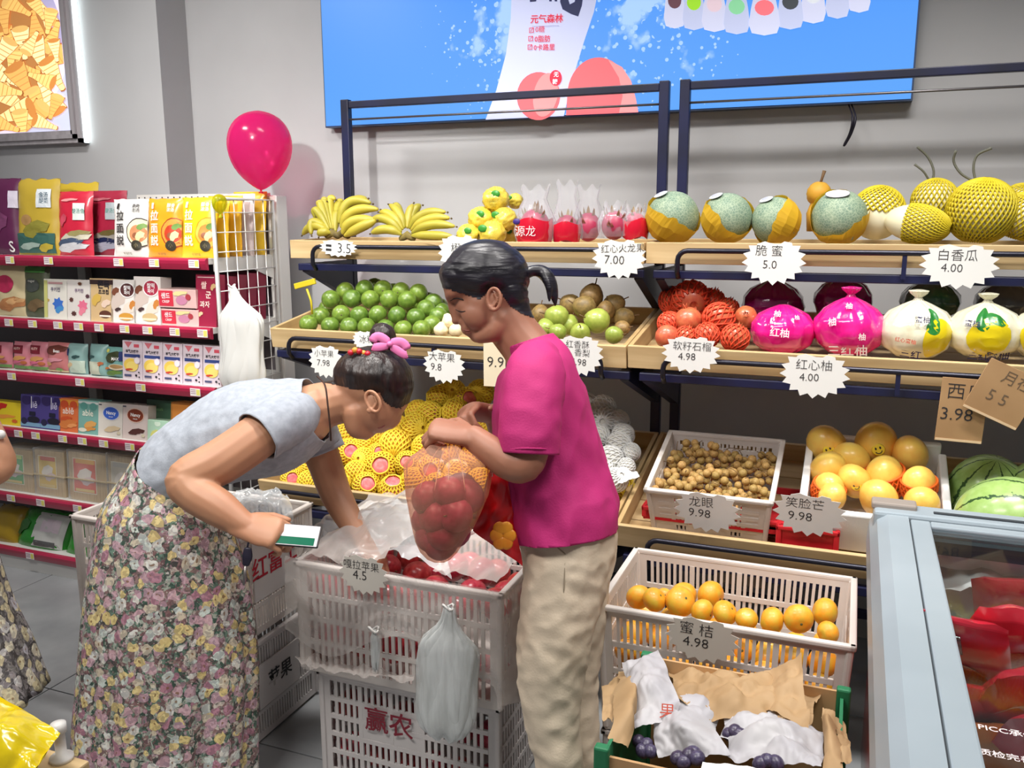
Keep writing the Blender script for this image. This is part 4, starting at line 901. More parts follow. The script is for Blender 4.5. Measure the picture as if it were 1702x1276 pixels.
# rolled edge of the net's opening
mb.tube([(cos(a)*.57*(1+.05*sin(5*a)), sin(a)*.57, .86+.03*sin(7*a)) for a in [2*pi*i/24 for i in range(25)]], .06, 5, caps=False, mi=1)
ya = mb.mesh('netted_apple', [m_pinkap, m_ynet, m_under], True)
ca = crop(460, 560, 3.752); APY, APZ, APS = 2.455, .652, .62
apples = [(95, 885, 70, 1), (205, 905, 76, 0), (180, 800, 78, 0), (300, 900, 74, 0), (310, 800, 76, 0), (455, 720, 85, 1), (545, 770, 80, 0), (495, 850, 80, 0), (628, 722, 62, 1), (560, 930, 88, 1), (655, 815, 100, 1), (725, 950, 92, 2), (742, 675, 103, 0), (815, 790, 80, 1), (866, 570, 98, 0), (925, 695, 88, 0), (955, 490, 92, 0), (1020, 385, 88, 0), (1120, 470, 90, 0), (1190, 395, 85, 1),
          (640, 630, 75, 0), (540, 670, 70, 0), (420, 620, 80, 0), (400, 910, 80, 0), (860, 900, 88, 0), (960, 820, 88, 1), (1060, 720, 88, 0), (1010, 600, 86, 0), (1290, 570, 76, 0), (1100, 600, 86, 0), (1200, 520, 86, 0), (1000, 930, 86, 0), (1120, 850, 86, 0), (1220, 760, 86, 0), (1300, 680, 80, 0), (760, 560, 72, 0), (1270, 350, 86, 0), (1095, 345, 84, 0), (1140, 960, 86, 0), (1270, 900, 86, 0), (300, 720, 70, 0), (880, 470, 80, 0)]
random.seed(5)
apples.sort(key=lambda q: (-(q[1]//115), q[0])); _row = {}
for i, (x, y, r, e) in enumerate(apples):
    rw = int((960-y)//115); _row[rw] = _row.get(rw, -1)+1; rwn = ['front', 'second', 'third', 'fourth', 'fifth', 'top'][max(0, min(5, rw))]
    a, b_ = ca(x, y); p = onPile(a, b_, APY, APZ, APS); s = rpx(p, r/3.752)*.97
    d = TOCAM(p) + Vector((random.uniform(-.3, .3), random.uniform(-.2, .2), random.uniform(-.1, .35)))
    if e == 2: d = TOCAM(p)*.6+Vector((0, 0, .9))
    if e == 0: d = Vector((random.uniform(-1, 1), random.uniform(.2, 1), random.uniform(-.6, .9)))
    single('netted_apple', ya, ('yellow netted apple with a pink end, %s from the left in the %s row' if e else 'fully netted yellow apple, %s from the left in the %s row') % (ORD[_row[rw]], rwn), 'apple', 'yellow netted apples', p, s, rot_to(d, random.uniform(0, 6)))
for i in range(22):   # lower layer that carries the heap
    p = Vector((-1.82+.055*i, 2.56+.1*(i % 4), 0)); p.z = .585+.045+.219*(p.y-2.4); 
    single('netted_apple', ya, 'apple in a yellow foam net at the bottom of the heap', 'apple', 'yellow netted apples', p, .042, rr())
# ---- white netted fruit
m_wnet = M('white_foam_net', (242, 242, 240), .6, tl=.2); m_wf = M('pale_pear_skin', (226, 224, 214), .6)
mb = MB().ball((0, 0, 0), .97, 18, 12, mi=1); net(mb, 17, 1.4, -1.4, 1.35, .055, 12, 1.02, 0)
mb.tube([(cos(a)*.25, sin(a)*.25, 1.03+.05*sin(3*a)) for a in [2*pi*i/14 for i in range(15)]], .07, 5, caps=False)
wn = mb.mesh('netted_pear', [m_wnet, m_wf], True)
cw = crop(960, 600, 4.556)
for i, (x, y, r) in enumerate(((205, 462, 116), (150, 570, 96), (312, 638, 98), (345, 560, 84), (245, 745, 104), (190, 835, 96), (370, 800, 66), (190, 360, 100), (405, 690, 70), (100, 700, 100), (90, 850, 100), (300, 460, 90), (60, 480, 90), (10, 600, 95), (290, 900, 90), (20, 760, 95), (60, 330, 90), (-60, 500, 90), (-70, 680, 90))):
    a, b_ = cw(x, y); p = onPile(a, b_, 2.5, .7, .55); single('netted_pear', wn, 'pear in a white foam net behind the woman in pink', 'pear', 'white netted pears', p, rpx(p, r/4.556), rr())
o = sheet(*[onPile(*cw(*q), 2.46, .71, .5) for q in ((310, 930), (470, 870), (450, 840), (330, 800))], 12, 10, .012, 40, 5).build('net_scrap', m_wnet, None, True); tag(o, 'torn white foam scrap over the tray edge', 'foam scrap')
# ---- green pears (middle tier)
m_pear = M('green_pear_skin', (160, 172, 78), .35, rgb2=(140, 158, 64), vs=2.5, coat=.2, rnd=.1); m_pearb = M('russet_pear_skin', (150, 122, 70), .5, rgb2=(118, 96, 54), vs=3, rnd=.12)
gp = pear_mesh('green_pear', m_pear, pinch=.74); bp_ = pear_mesh('russet_pear', m_pearb, pinch=.74)
for i, (x, y, r, Y, me, d, lab) in enumerate(((285, 998, 82, 2.66, gp, (-1, -.2, .25), 'green pear lying with its stalk to the left'), (535, 1025, 88, 2.64, gp, (-.9, -.5, .3), 'large green pear in front of the russet one'), (640, 1112, 62, 2.6, gp, (1, -.1, .1), 'green pear low in the right corner'), (430, 1098, 70, 2.6, gp, (.2, -.6, .5), 'green pear behind the pear price star'), (290, 1095, 60, 2.6, gp, (-.7, -.2, .3), 'green pear beside the pink shoulder'), (360, 1050, 70, 2.68, gp, (.2, .4, .8), 'green pear under the topmost pears'), (215, 1070, 66, 2.63, gp, (-.4, .3, .8), 'green pear just past the ponytail'), (120, 1080, 66, 2.63, gp, (-.4, .3, .8), 'green pear behind the neck of the woman in pink'),
        (455, 940, 80, 2.7, bp_, (-1, -.2, .35), 'russet cheeked pear near the top'), (500, 870, 84, 2.78, bp_, (.3, .1, 1), 'brown pear topmost at the back'), (640, 925, 76, 2.8, bp_, (.8, .1, .5), 'brown pear shaded at the back right'), (370, 925, 76, 2.78, bp_, (-.8, .1, .4), 'brown pear shaded at the back left'), (700, 1005, 70, 2.78, bp_, (.8, .2, .2), 'brown pear against the tray side'), (690, 1072, 56, 2.68, bp_, (.9, -.3, .2), 'small brown pear above the corner pear'), (590, 960, 66, 2.76, bp_, (0, .3, 1), 'brown pear wedged in the middle'), (180, 985, 66, 2.75, bp_, (0, .3, 1), 'brown pear by the ponytail'))):
    a, b_ = c8(x, y); p = onY(a, b_, Y); s = rpx(p, r/3.752)*.92
    single('pear', me, lab, 'pear', 'pears on the middle tier', p, s, rot_to(d, i))
# ---- pomegranates
m_pom = M('pomegranate_skin', (196, 84, 60), .35, rgb2=(206, 116, 76), vs=2.5, vdet=4, coat=.2, rnd=.12)
m_rnet = M('red_foam_net', (238, 84, 50), .6, tl=.2)
def pom(mb):
    mb.ball((0, 0, 0), (1, 1, .95), 18, 12, fn=lambda d, p: p*(1+.02*cos(6*math.atan2(d.y, d.x))*(1-abs(d.z))))
    for i in range(6):
        a = i*pi/3; mb.add([(.16*cos(a-.5), .16*sin(a-.5), .86), (.16*cos(a+.5), .16*sin(a+.5), .86), (.2*cos(a+.4), .2*sin(a+.4), 1.05), (.27*cos(a), .27*sin(a), 1.25), (.2*cos(a-.4), .2*sin(a-.4), 1.05)], [(0, 1, 2, 4), (4, 2, 3)], 0)
    return mb
pg = pom(MB()).mesh('pomegranate', m_pom, True)
mb = pom(MB()); net(mb, 15, 1.3, -1.4, .9, .06, 12, 1.03, 1); pgn = mb.mesh('netted_pomegranate', [m_pom, m_rnet], True)
for i, (x, y, r, Y, me, d, lab) in enumerate(((1120, 890, 118, 2.82, pgn, (.3, -.9, -.2), 'largest netted pomegranate at the top back'), (1010, 900, 90, 2.86, pgn, (0, .6, .5), 'shaded netted pomegranate at the back left'), (1102, 1020, 90, 2.68, pg, (-.2, -.2, 1), 'smooth bare pomegranate standing on end'), (1292, 1012, 100, 2.69, pgn, (.6, .5, .5), 'netted pomegranate right of the bare one'), (1462, 1000, 74, 2.72, pg, (.1, -.9, .3), 'bare pomegranate beside the pink bag'), (970, 1122, 78, 2.61, pg, (.5, -.7, -.3), 'bare pomegranate in the left corner of the tray'), (985, 1040, 74, 2.68, pgn, (-.5, .5, .5), 'netted pomegranate over the corner one'), (1220, 1115, 80, 2.615, pgn, (-.3, .6, .6), 'netted pomegranate behind the pomegranate price star'), (1395, 1130, 88, 2.61, pgn, (.2, .5, .8), 'netted pomegranate at the front by the pink bag'), (1090, 1130, 74, 2.62, pgn, (.2, .5, .8), 'netted pomegranate low behind the price star'), (1250, 900, 80, 2.85, pgn, (.2, .5, .8), 'shaded netted pomegranate at the back right'), (1350, 950, 70, 2.83, pgn, (.2, .5, .8), 'shaded netted pomegranate behind the netted one'))):
    a, b_ = c8(x, y); p = onY(a, b_, Y); single('pomegranate', me, lab, 'pomegranate', 'pomegranates', p, rpx(p, r/3.752)*.96, rot_to(d, i))
# ---- bagged pomelos
cp = crop(1040, 440, 2.571)
def pomelo(x, y, rx, ry, Y, lab, base, knot, prints, seed, topknot=True, group=None):
    a, b_ = cp(x, y); p = onY(a, b_, Y); s = rpx(p, rx/2.571); h = rpx(p, ry/2.571)
    p.z = max(p.z, 1.12+.155*(Y-2.555)+h*.93)
    t = thing('pomelo_bag', lab, 'pomelo', p, group=group)
    def prof(th, r, z):
        w_ = 1+.055*sin(13*th+seed+z*20)*max(.15, z/h)+.03*sin(23*th+seed*2)*max(0, z/h)+.07*noise.noise(Vector((cos(th)*2.5, sin(th)*2.5, z*26+seed)))
        return (r*cos(th)*w_, r*sin(th)*w_*.95, z)
    P = [(.001, -h*.95), (s*.55, -h*.93), (s*.88, -h*.6), (s, -h*.12), (s*.95, h*.3), (s*.72, h*.68), (s*.4, h*.92), (s*.14, h*1.08)]
    if topknot: P += [(s*.09, h*1.18), (s*.22, h*1.32), (s*.26, h*1.42), (s*.1, h*1.46), (.001, h*1.42)]
    else: P += [(.001, h*1.1)]
    MB().lathe([(P[i][0]+(P[i+1][0]-P[i][0])*f, P[i][1]+(P[i+1][1]-P[i][1])*f) for i in range(len(P)-1) for f in (0, .34, .67)]+[P[-1]], 72, fn=prof).build('bag', base, t, True)
    def onbag(u, v):   # direction on the bag facing the front
        th = -pi/2+u; ph = v; rad = sqrt(max(0, 1-(ph/1.05)**2))
        return Vector((s*rad*cos(th), s*rad*sin(th)*.95, h*ph))
    for pr in prints:
        if pr[0] == 't':
            _, txt, u, v, sz, mat, rz = pr; q = onbag(u, v); o = lettering(txt, sz, mat, t, q*1.06+Vector((0, -.004, 0)), rz=rz, bold=.01); o.rotation_euler = (-.1+v*.5*-1, rz, u)
        else:
            _, u, v, w_, hh, mat = pr; an = random.uniform(-.5, .5) if pr[0] == 'l' else 0
            def radz(z):
                for (r0, z0), (r1, z1) in zip(P, P[1:]):
                    if z0 <= z <= z1: return r0+(r1-r0)*(z-z0)/max(1e-6, z1-z0)
                return P[0][0]
            vs = []; nr = 5; na = 22
            for a_ in range(nr+1):
                for b2 in range(na):
                    f = a_/nr; t_ = 2*pi*b2/na; k_ = 1+.12*sin(2*t_+1) if pr[0] == 'f' else 1
                    dx, dz = cos(t_)*w_*f*k_, sin(t_)*hh*f*k_; dx, dz = dx*cos(an)-dz*sin(an), dx*sin(an)+dz*cos(an)
                    z = max(-h*.93, min(h, v*h+dz)); th = -pi/2+u+dx/s; vs.append(Vector(prof(th, radz(z)*1.012+.0015, z)))
            fs = [(a_*na+b2, (a_+1)*na+b2, (a_+1)*na+(b2+1) % na, a_*na+(b2+1) % na) for a_ in range(nr) for b2 in range(na)]
            MB().add(vs, fs).build('printed_fruit' if pr[0] == 'f' else 'printed_leaf', mat, t, True)
    return t
m_mag = M('magenta_film', (214, 14, 122), .14, rgb2=(236, 40, 146), vs=22, coat=.9, bump=.9, bs=34, stretch=(1, 1, .5)); m_wht = ink('white_print', (240, 226, 226)); m_magd = M('shaded_magenta_film', (120, 10, 80), .16, coat=.8, bump=.5, bs=40)  # second magenta film is a shaded copy: rear-row shade put into its colour
m_cream = M('cream_film', (218, 214, 184), .18, rgb2=(232, 228, 206), vs=18, coat=.7, bump=.9, bs=30, stretch=(1, 1, .5)); m_lem = M('lemon_print', (222, 200, 20), .25, coat=.5); m_leafp = M('leaf_print', (36, 120, 50), .3); m_navyp = ink('navy_print', (40, 36, 84)); m_redp = ink('red_print', (196, 80, 60))
pomelo(670, 275, 138, 98, 2.72, 'magenta bagged pomelo, squat and knotless', m_mag, None, [('t', '红柚', .0, .0, .028, m_wht, .05), ('t', '柚', -.15, .72, .022, m_wht, 0), ('t', '柚', .55, .6, .016, m_wht, 0)], 1, False, 'bagged pomelos')
pomelo(955, 265, 148, 118, 2.71, 'magenta bagged pomelo with a tied top', m_mag, None, [('t', '三红柚', .0, -.72, .036, m_wht, -.05), ('t', '柚', -.45, .25, .026, m_wht, -.2), ('t', '柚', .35, -.2, .022, m_wht, 0), ('t', '柚', -.05, .78, .02, m_wht, 0)], 2, True, 'bagged pomelos')
pomelo(630, 165, 130, 95, 2.9, 'magenta pomelo bag behind the squat one, darkened for shade', m_magd, None, [], 3, True, 'bagged pomelos')
pomelo(930, 150, 120, 95, 2.9, 'magenta pomelo bag behind the tied one, darkened for shade', m_magd, None, [], 4, False, 'bagged pomelos')
pomelo(1240, 278, 148, 118, 2.7, 'cream bagged pomelo with a lemon print on its right side', m_cream, None, [('f', .62, -.18, .042, .06, m_lem), ('l', .5, .42, .016, .034, m_leafp), ('l', .42, .2, .02, .018, m_leafp), ('t', '三红', -.18, -.74, .028, m_navyp, .1), ('t', '蜜柚', .1, .45, .02, m_navyp, 0), ('t', '红心蜜柚', -.3, -.25, .014, m_redp, .1)], 5, True, 'bagged pomelos')
pomelo(1535, 282, 150, 112, 2.7, 'cream bagged pomelo with a lemon print in the middle', m_cream, None, [('f', .02, -.12, .052, .06, m_lem), ('l', -.2, .52, .02, .03, m_leafp), ('l', .2, .55, .03, .014, m_leafp), ('t', '三红', -.3, -.84, .028, m_navyp, 0), ('t', '蜜柚', .45, -.8, .034, m_navyp, -.1), ('t', '蜜柚', -.45, .35, .02, m_navyp, 0)], 6, True, 'bagged pomelos')
pomelo(1800, 290, 140, 110, 2.7, 'cream bagged pomelo at the right edge of the photo', m_cream, None, [('f', -.3, -.1, .05, .06, m_lem)], 7, True, 'bagged pomelos')
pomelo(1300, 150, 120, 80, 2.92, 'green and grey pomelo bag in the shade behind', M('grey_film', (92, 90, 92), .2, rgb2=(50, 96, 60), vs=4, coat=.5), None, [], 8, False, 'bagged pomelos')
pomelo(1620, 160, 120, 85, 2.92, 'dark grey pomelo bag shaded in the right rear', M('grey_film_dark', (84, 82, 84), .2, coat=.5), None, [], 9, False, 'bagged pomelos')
# ---- white melons in yellow nets
m_ymnet = M('lemon_foam_net', (226, 204, 40), .6, rgb2=(206, 186, 36), vs=3, tl=.15); m_wmel = M('white_melon_skin', (222, 216, 176), .4, rgb2=(232, 226, 196), vs=2)
def netted(name, lab, p, s, d, n, r0, r1, tw=1.5, w=.036, stalk=None, sx=(1, 1, 1)):
    n = int(n*1.3); t = thing(name, lab, 'melon', p, group='white melons in yellow nets')
    R = Vector(d).to_track_quat('Z', 'Y').to_matrix()
    MB().ball((0, 0, 0), (s*sx[0], s*sx[1], s*sx[2]), 28, 18, R=R).build('melon', m_wmel, t, True)
    mb = net(MB(), n, tw, r0, r1, w, 18, 1.02, 0, sx); mb.v = [tuple(R @ (Vector(v)*s)) for v in mb.v]; mb.build('foam_net', m_ymnet, t, True)
    if stalk:
        for pts in stalk: MB().tube(spline([onY(*q) for q in pts], 4), [.0042]+[.0034]*(4*(len(pts)-1)-1)+[.0042], 6).build('stalk', M('dry_stalk', (96, 96, 84), .8), t, True, True)
for k, (x, y, r, Y, d, n, r0, r1, sx, lab, st) in enumerate(((765, 480, 165, 2.87, (.15, .2, 1), 22, -.1, 1.5, (1, 1, 1.05), 'white melon netted only over its crown', None), (1015, 545, 170, 2.79, (.95, -.25, -.15), 24, -.3, 1.35, (.72, .72, 1.2), 'white melon lying with a torn net', None), (1130, 400, 140, 2.93, (0, 0, 1), 22, -1.2, 1.5, (1, 1, 1), 'netted melon behind with one long stalk', (((1548, 305, 2.93), (1552, 285, 2.93), (1543, 262, 2.93), (1525, 244, 2.92)), ((1546, 303, 2.93), (1535, 285, 2.92), (1520, 273, 2.92)))),
        (1430, 465, 205, 2.81, (.05, -.1, 1), 30, -1.15, 1.5, (1, 1, 1), 'biggest netted melon with two curled stalks', (((1622, 302, 2.81), (1618, 280, 2.81), (1624, 258, 2.81), (1648, 246, 2.8)), ((1618, 301, 2.81), (1597, 288, 2.81), (1585, 268, 2.81), (1589, 250, 2.8)))), (1690, 500, 150, 2.83, (.3, -.2, 1), 24, -1.1, 1.5, (1, 1, 1), 'netted melon cut by the right edge', None), (1680, 400, 110, 2.95, (.3, -.2, 1), 22, -1.1, 1.5, (1, 1, 1), 'netted melon behind at the right edge', None), (1950, 480, 160, 2.82, (0, 0, 1), 24, -1.1, 1.5, (1, 1, 1), 'netted melon just past the right edge', None))):
    a, b_ = cn(x, y); p = onY(a, b_, Y); s = rpx(p, r/3.85)*.97; netted('white_melon', lab, p, s, d, n, r0, r1, stalk=st, sx=sx)
# ================================================================== PRICE STARS
m_card = M('white_card', (226, 226, 222), .7); m_pen = ink('black_pen', (40, 38, 40)); m_kraft = M('kraft_card', (176, 140, 98), .8, rgb2=(160, 124, 84), vs=5)
def star(lab, cx, cy, w_, h_, lines, Y, ang=0, lean=0, toward=.0, mat=None, pen=None):
    p = onY(cx, cy, Y); k = (p-CAM).dot(FWD)/FPX; W, H = w_*k, h_*k
    t = thing('price_star', lab, 'price tag', p, (lean, ang, toward), 'starburst price tags')
    n = 17; poly = []
    for i in range(2*n):
        a = pi/2+2*pi*i/(2*n); rad = (1.0 if i % 2 else .82)
        x, z = cos(a)*rad, sin(a)*rad
        if z > .72: z = .72+.05*((i % 3)-1)       # creased top edge
        poly.append((x*W/2, z*H/2))
    MB().prism(poly, .001).build('card', mat or m_card, t)
    for s, sz, dx, dy in lines:
        lettering(s, sz*k*1.15, pen or m_pen, t, (dx*k, -.0018, -(dy*.85+2)*k), bold=-.011, rz=random.uniform(-.05, .05))
random.seed(2)
star('price star lying flat under the bananas reading 3.5', 562, 411, 74, 32, [('3.5', 20, 12, 0), ('〓', 12, -18, 0)], 2.69, .02)
star('price star on the top rail half hidden by the woman in pink', 764, 418, 80, 70, [('橙', 18, -6, -6)], 2.685)
star('price star reading 7.00 for dragon fruit', 1029, 427, 94, 74, [('红心火龙果', 13, 6, -18), ('7.00', 18, -8, 4)], 2.68)
star('price star reading 5.0 under the cantaloupes', 1286, 433, 104, 82, [('脆 蜜', 17, -8, -20), ('5.0', 17, -6, 6)], 2.68)
star('price star reading 4.00 under the white melons', 1594, 439, 122, 84, [('白香瓜', 18, -4, -18), ('4.00', 17, -10, 6)], 2.68, .03)
star('price star reading 7.98 for small apples', 541, 598, 66, 62, [('小苹果', 11, -2, -14), ('7.98', 13, -4, 4)], 2.52)
star('price star behind the hair bun under the green oranges', 605, 564, 44, 36, [('冰糖', 13, 6, -2)], 2.515)
star('price star reading 9.8 for big apples', 738, 606, 78, 64, [('大苹果', 14, -4, -16), ('9.8', 15, -14, 4)], 2.52, .05)
star('price star for crisp pears beside the pink shoulder', 960, 588, 90, 78, [('红香酥', 12, 0, -20), ('香梨', 12, 8, -4), ('4.98', 14, 2, 14)], 2.515)
star('price star reading 4.98 for pomegranates', 1148, 586, 98, 70, [('软籽石榴', 14, 2, -14), ('4.98', 15, -6, 6)], 2.515)
star('price star reading 4.00 for red pomelos', 1354, 621, 112, 84, [('红心柚', 17, -2, -18), ('4.00', 16, -8, 6)], 2.515, .03)
star('price star reading 9.98 on the longan crate', 1175, 848, 110, 84, [('龙眼', 18, -10, -18), ('9.98', 19, -12, 6)], 2.368, .03, .2)
star('price star reading 9.98 for smiling mangoes', 1345, 852, 118, 90, [('笑脸芒', 18, -8, -20), ('9.98', 20, -14, 8)], 2.368, .03, .2)
# plain paper and cardboard tags
def card(name, lab, cx, cy, w_, h_, lines, Y, ang, mat, pen, cat='price tag'):
    p = onY(cx, cy, Y); k = (p-CAM).dot(FWD)/FPX; t = thing(name, lab, cat, p, (0, ang, .1))
    MB().bevbox((0, 0, 0), (w_*k, .003, h_*k), .0008).build('card', mat, t)
    if mat is m_kraft: MB().box((0, -.001, -h_*k/2+.004), (w_*k*.98, .003, .006)).build('torn_edge', M('torn_card', (214, 186, 148), .8), t)
    for s, sz, dx, dy in lines: lettering(s, sz*k*1.25, pen, t, (dx*k, -.0022, -dy*k), bold=-.008)
card('price_card', 'plain cream paper price card hanging beside the pink sleeve', 822, 606, 38, 74, [('9.9', 20, 2, -4)], 2.515, 0, M('cream_paper', (226, 214, 184), .7), m_pen)
card('cardboard_sign', 'brown cardboard sign reading 3.98 for watermelons', 1599, 682, 72, 108, [('西瓜', 24, 2, -30), ('3.98', 24, -8, 8)], 2.5, .04, m_kraft, m_pen)
card('cardboard_sign', 'tilted brown cardboard sign overlapping the watermelon sign', 1668, 655, 92, 92, [('月在', 20, 8, -26), ('5 5', 22, -6, 10)], 2.49, .42, m_kraft, M('faint_pen', (104, 86, 66), .8))
# yellow clip holder
p = onY(519, 522, 2.6); t = thing('clip_holder', 'yellow clip sign holder standing at the left end of the green oranges', 'sign holder', p)
m_clip = M('yellow_plastic', (206, 186, 40), .4)
MB().tube([p, onY(517, 500, 2.6), onY(510, 480, 2.6)], .004, 7).build('stem', m_clip, t, True, True)
a, b_ = onY(490, 476, 2.6), onY(524, 467, 2.6); d = (b_-a); ang = -math.atan2(d.z, d.x)
MB().bevbox((0, 0, 0), (d.length, .01, .02), .002).build('clip', m_clip, t, loc=(a+b_)/2-p, rot=(0, ang, 0))

# ================================================================== CRATES
m_crate = M('white_crate_plastic', (230, 222, 216), .35, rgb2=(220, 212, 206), vs=3, tl=.12)
m_crate2 = M('grey_white_crate_plastic', (218, 212, 210), .4, rgb2=(206, 200, 198), vs=3, tl=.1)
def slat_panel(mb, o, U, V, w_, h_, t, nbay, rows, nbar, skip=None, rib=.013, m0=.03):
    """panel spanned by unit vectors U (along) and V (up) from origin o; bays x rows of slots with nbar bars each"""
    o, U, V = Vector(o), Vector(U), Vector(V); Nn = U.cross(V)
    def bar(u0, u1, v0, v1, tt=t):
        c = o+U*((u0+u1)/2)+V*((v0+v1)/2)
        R = Matrix((U, Nn, V)).transposed(); mb.box(c, (u1-u0, tt, v1-v0), R)
    bar(0, m0, 0, h_); bar(w_-m0, w_, 0, h_); bar(m0, w_-m0, 0, m0*.7); bar(m0, w_-m0, h_-m0*.9, h_)
    iw = w_-2*m0; ih = h_-m0*1.6; v0 = m0*.7
    for r in range(1, rows): bar(m0, w_-m0, v0+ih*r/rows-rib/2, v0+ih*r/rows+rib/2, t*1.5)
    for b_ in range(1, nbay): bar(m0+iw*b_/nbay-rib/2, m0+iw*b_/nbay+rib/2, v0, v0+ih, t*1.3)
    for r in range(rows):
        for b_ in range(nbay):
            if skip and (r, b_) in skip:
                bar(m0+iw*b_/nbay, m0+iw*(b_+1)/nbay, v0+ih*r/rows, v0+ih*(r+1)/rows); continue
            for k in range(1, nbar):
                u = m0+iw*(b_+k/nbar)/nbay; bw = iw/nbay/nbar*.5; bar(u-bw/2, u+bw/2, v0+ih*r/rows, v0+ih*(r+1)/rows)
def crate(lab, x0, x1, y0, y1, z0, z1, mat, bays=(5, 3), rows=4, nbar=7, taper=.0, group='white plastic crates', skipf=None, rimw=.016, name='plastic_crate'):
    t = thing(name, lab, 'crate', ((x0+x1)/2, (y0+y1)/2, z0), group=group)
    W, D, H = x1-x0, y1-y0, z1-z0; th = .005
    def tp(mb):
        mb.v = [((x)*(1-taper*(1-z/H)), y*(1-taper*(1-z/H)), z) for x, y, z in mb.v]; return mb
    for nm, o, U, w_, nb, sk in (('front_panel', (-W/2, -D/2+th, 0), (1, 0, 0), W, bays[0], skipf), ('rear_panel', (W/2, D/2-th, 0), (-1, 0, 0), W, bays[0], None), ('side_panel', (W/2-th, -D/2, 0), (0, 1, 0), D, bays[1], None), ('side_panel', (-W/2+th, D/2, 0), (0, -1, 0), D, bays[1], None)):
        mb = MB(); slat_panel(mb, o, U, (0, 0, 1), w_, H, th, nb, rows, nbar, sk); tp(mb).build(nm, mat, t)
    mb = MB()
    for s in (-1, 1):
        mb.bevbox((0, s*(D/2), H-.006), (W+rimw, rimw, .014), .004); mb.bevbox((s*(W/2), 0, H-.006), (rimw, D+rimw, .014), .004)
    for sx in (-1, 1):
        for sy in (-1, 1): mb.bevbox((sx*(W/2-.004), sy*(D/2-.004), H/2), (.016, .016, H-.01), .005)
    tp(mb).build('rim', mat, t)
    mb = MB().bb(-W/2+.004, W/2-.004, -D/2+.004, D/2-.004, .002, .008); tp(mb).build('bottom', mat, t)
    return t
# middle stack of two
CT = crate('white slotted crate of red apples, upper of the middle stack', -1.345, -.755, 1.84, 2.22, .335, .65, m_crate, (3, 2), 4, 9)
CB = crate('white slotted crate with red lettering, lower of the middle stack', -1.31, -.775, 1.87, 2.2, .01, .325, m_crate2, (5, 3), 5, 5, skipf={(3, 1), (3, 2), (2, 1), (2, 2)})
lettering('赢农', .075, ink('dark_red_print', (126, 24, 44)), CB, (-.05, -.172, .2), bold=.01)
lettering('优', .05, ink('brown_print', (70, 40, 40)), CT, (.302, -.05, .2), bold=.01, rot=(0, 0, pi/2))
mb = MB(); slat_panel(mb, (-.24, .16, .03), (1, 0, 0), (0, 0, 1), .48, .22, .003, 1, 1, 2)
# apples inside
m_apl = M('red_apple_skin', (176, 34, 52), .3, rgb2=(206, 74, 78), vs=3, vdet=4, coat=.3, rnd=.15)
mb = MB().ball((0, 0, 0), 1, 18, 12, fn=apple_fn); mb.tube([(0, 0, .72), (.03, 0, 1.0)], .05, 5, mi=1); apl = mb.mesh('red_apple', [m_apl, M('fruit_stem', (104, 78, 50), .8)], True)
random.seed(21)
for i in range(6):
    for j in range(4):
        p = Vector((-1.29+.098*i+random.uniform(-.01, .01), 1.895+.09*j+random.uniform(-.01, .01), .545+.03*(i > 2)*(j < 3)+random.uniform(-.015, .02)))
        single('red_apple', apl, 'red apple lying loose in the upper middle crate', 'apple', 'loose red apples', p, .042, rr())
for i in range(6):
    single('red_apple', apl, 'red apple seen through the slots of the upper middle crate', 'apple', 'loose red apples', (-1.28+.096*i, 1.9, .42), .045, rr())
    single('red_apple', apl, 'red apple seen through the slots of the lower middle crate', 'apple', 'loose red apples', (-1.25+.085*i, 1.93, .2), .042, rr())
    single('red_apple', apl, 'red apple at the bottom of the lower middle crate', 'apple', 'loose red apples', (-1.25+.085*i, 1.93, .07), .042, rr())
# thin plastic liner folded over the crate
m_liner = M('thin_liner_film', (222, 214, 208), .25, alpha=.3, spec=.7)
t = thing('plastic_liner', 'thin clear plastic liner folded over the rim of the apple crate', 'plastic sheet', (-1.05, 1.82, .5))
def linf(u, v):
    # u walks along the front then round the right side
    L1, L2_ = .63, .36; d = u*(L1+L2_); z = .668-v*(.20+.10*noise.noise(Vector((u*4, 1, 0)))+(.05 if u > .62 else 0))
    bul = .012+.02*v+.012*noise.noise(Vector((u*14, v*5, 3)))
    if d < L1: return (-1.365+d, 1.832-bul, z)
    return (-.735+bul, 1.832+(d-L1), z)
MB().grid(linf, 70, 18).build('drape', m_liner, t, True, True)
sheet((-1.33, 1.86, .66), (-1.12, 1.87, .665), (-1.0, 2.2, .78), (-1.33, 2.2, .72), 20, 18, .03, 14, 3, bulge=.03).build('fold', m_liner, t, True, True)
sheet((-.97, 1.9, .66), (-.78, 1.88, .66), (-.77, 2.2, .7), (-.95, 2.2, .69), 18, 16, .02, 16, 8).build('fold', m_liner, t, True, True)
t = thing('plastic_bag', 'large crumpled white plastic bag heaped in the apple crate', 'bag', onY(650, 880, 2.12))
m_wbag = M('white_plastic_film', (222, 224, 224), .22, alpha=.62, spec=.6)
sheet(onY(585, 905, 1.98), onY(745, 955, 1.94), onY(700, 850, 2.2), onY(560, 842, 2.22), 30, 26, .035, 11, 4, bulge=.05).build('film', m_wbag, t, True, True)
sheet(onY(600, 850, 2.18), onY(720, 880, 2.16), onY(735, 845, 2.26), onY(590, 838, 2.27), 22, 18, .03, 13, 9, bulge=.03).build('film', m_wbag, t, True, True)
t = thing('plastic_bag', 'clear crumpled bag standing behind the phone on the crate', 'bag', onY(560, 880, 2.1))
sheet(onY(488, 940, 1.93), onY(565, 930, 1.95), onY(560, 852, 2.12), onY(548, 848, 2.12), 20, 22, .025, 14, 6, bulge=.03).build('film', m_liner, t, True, True)
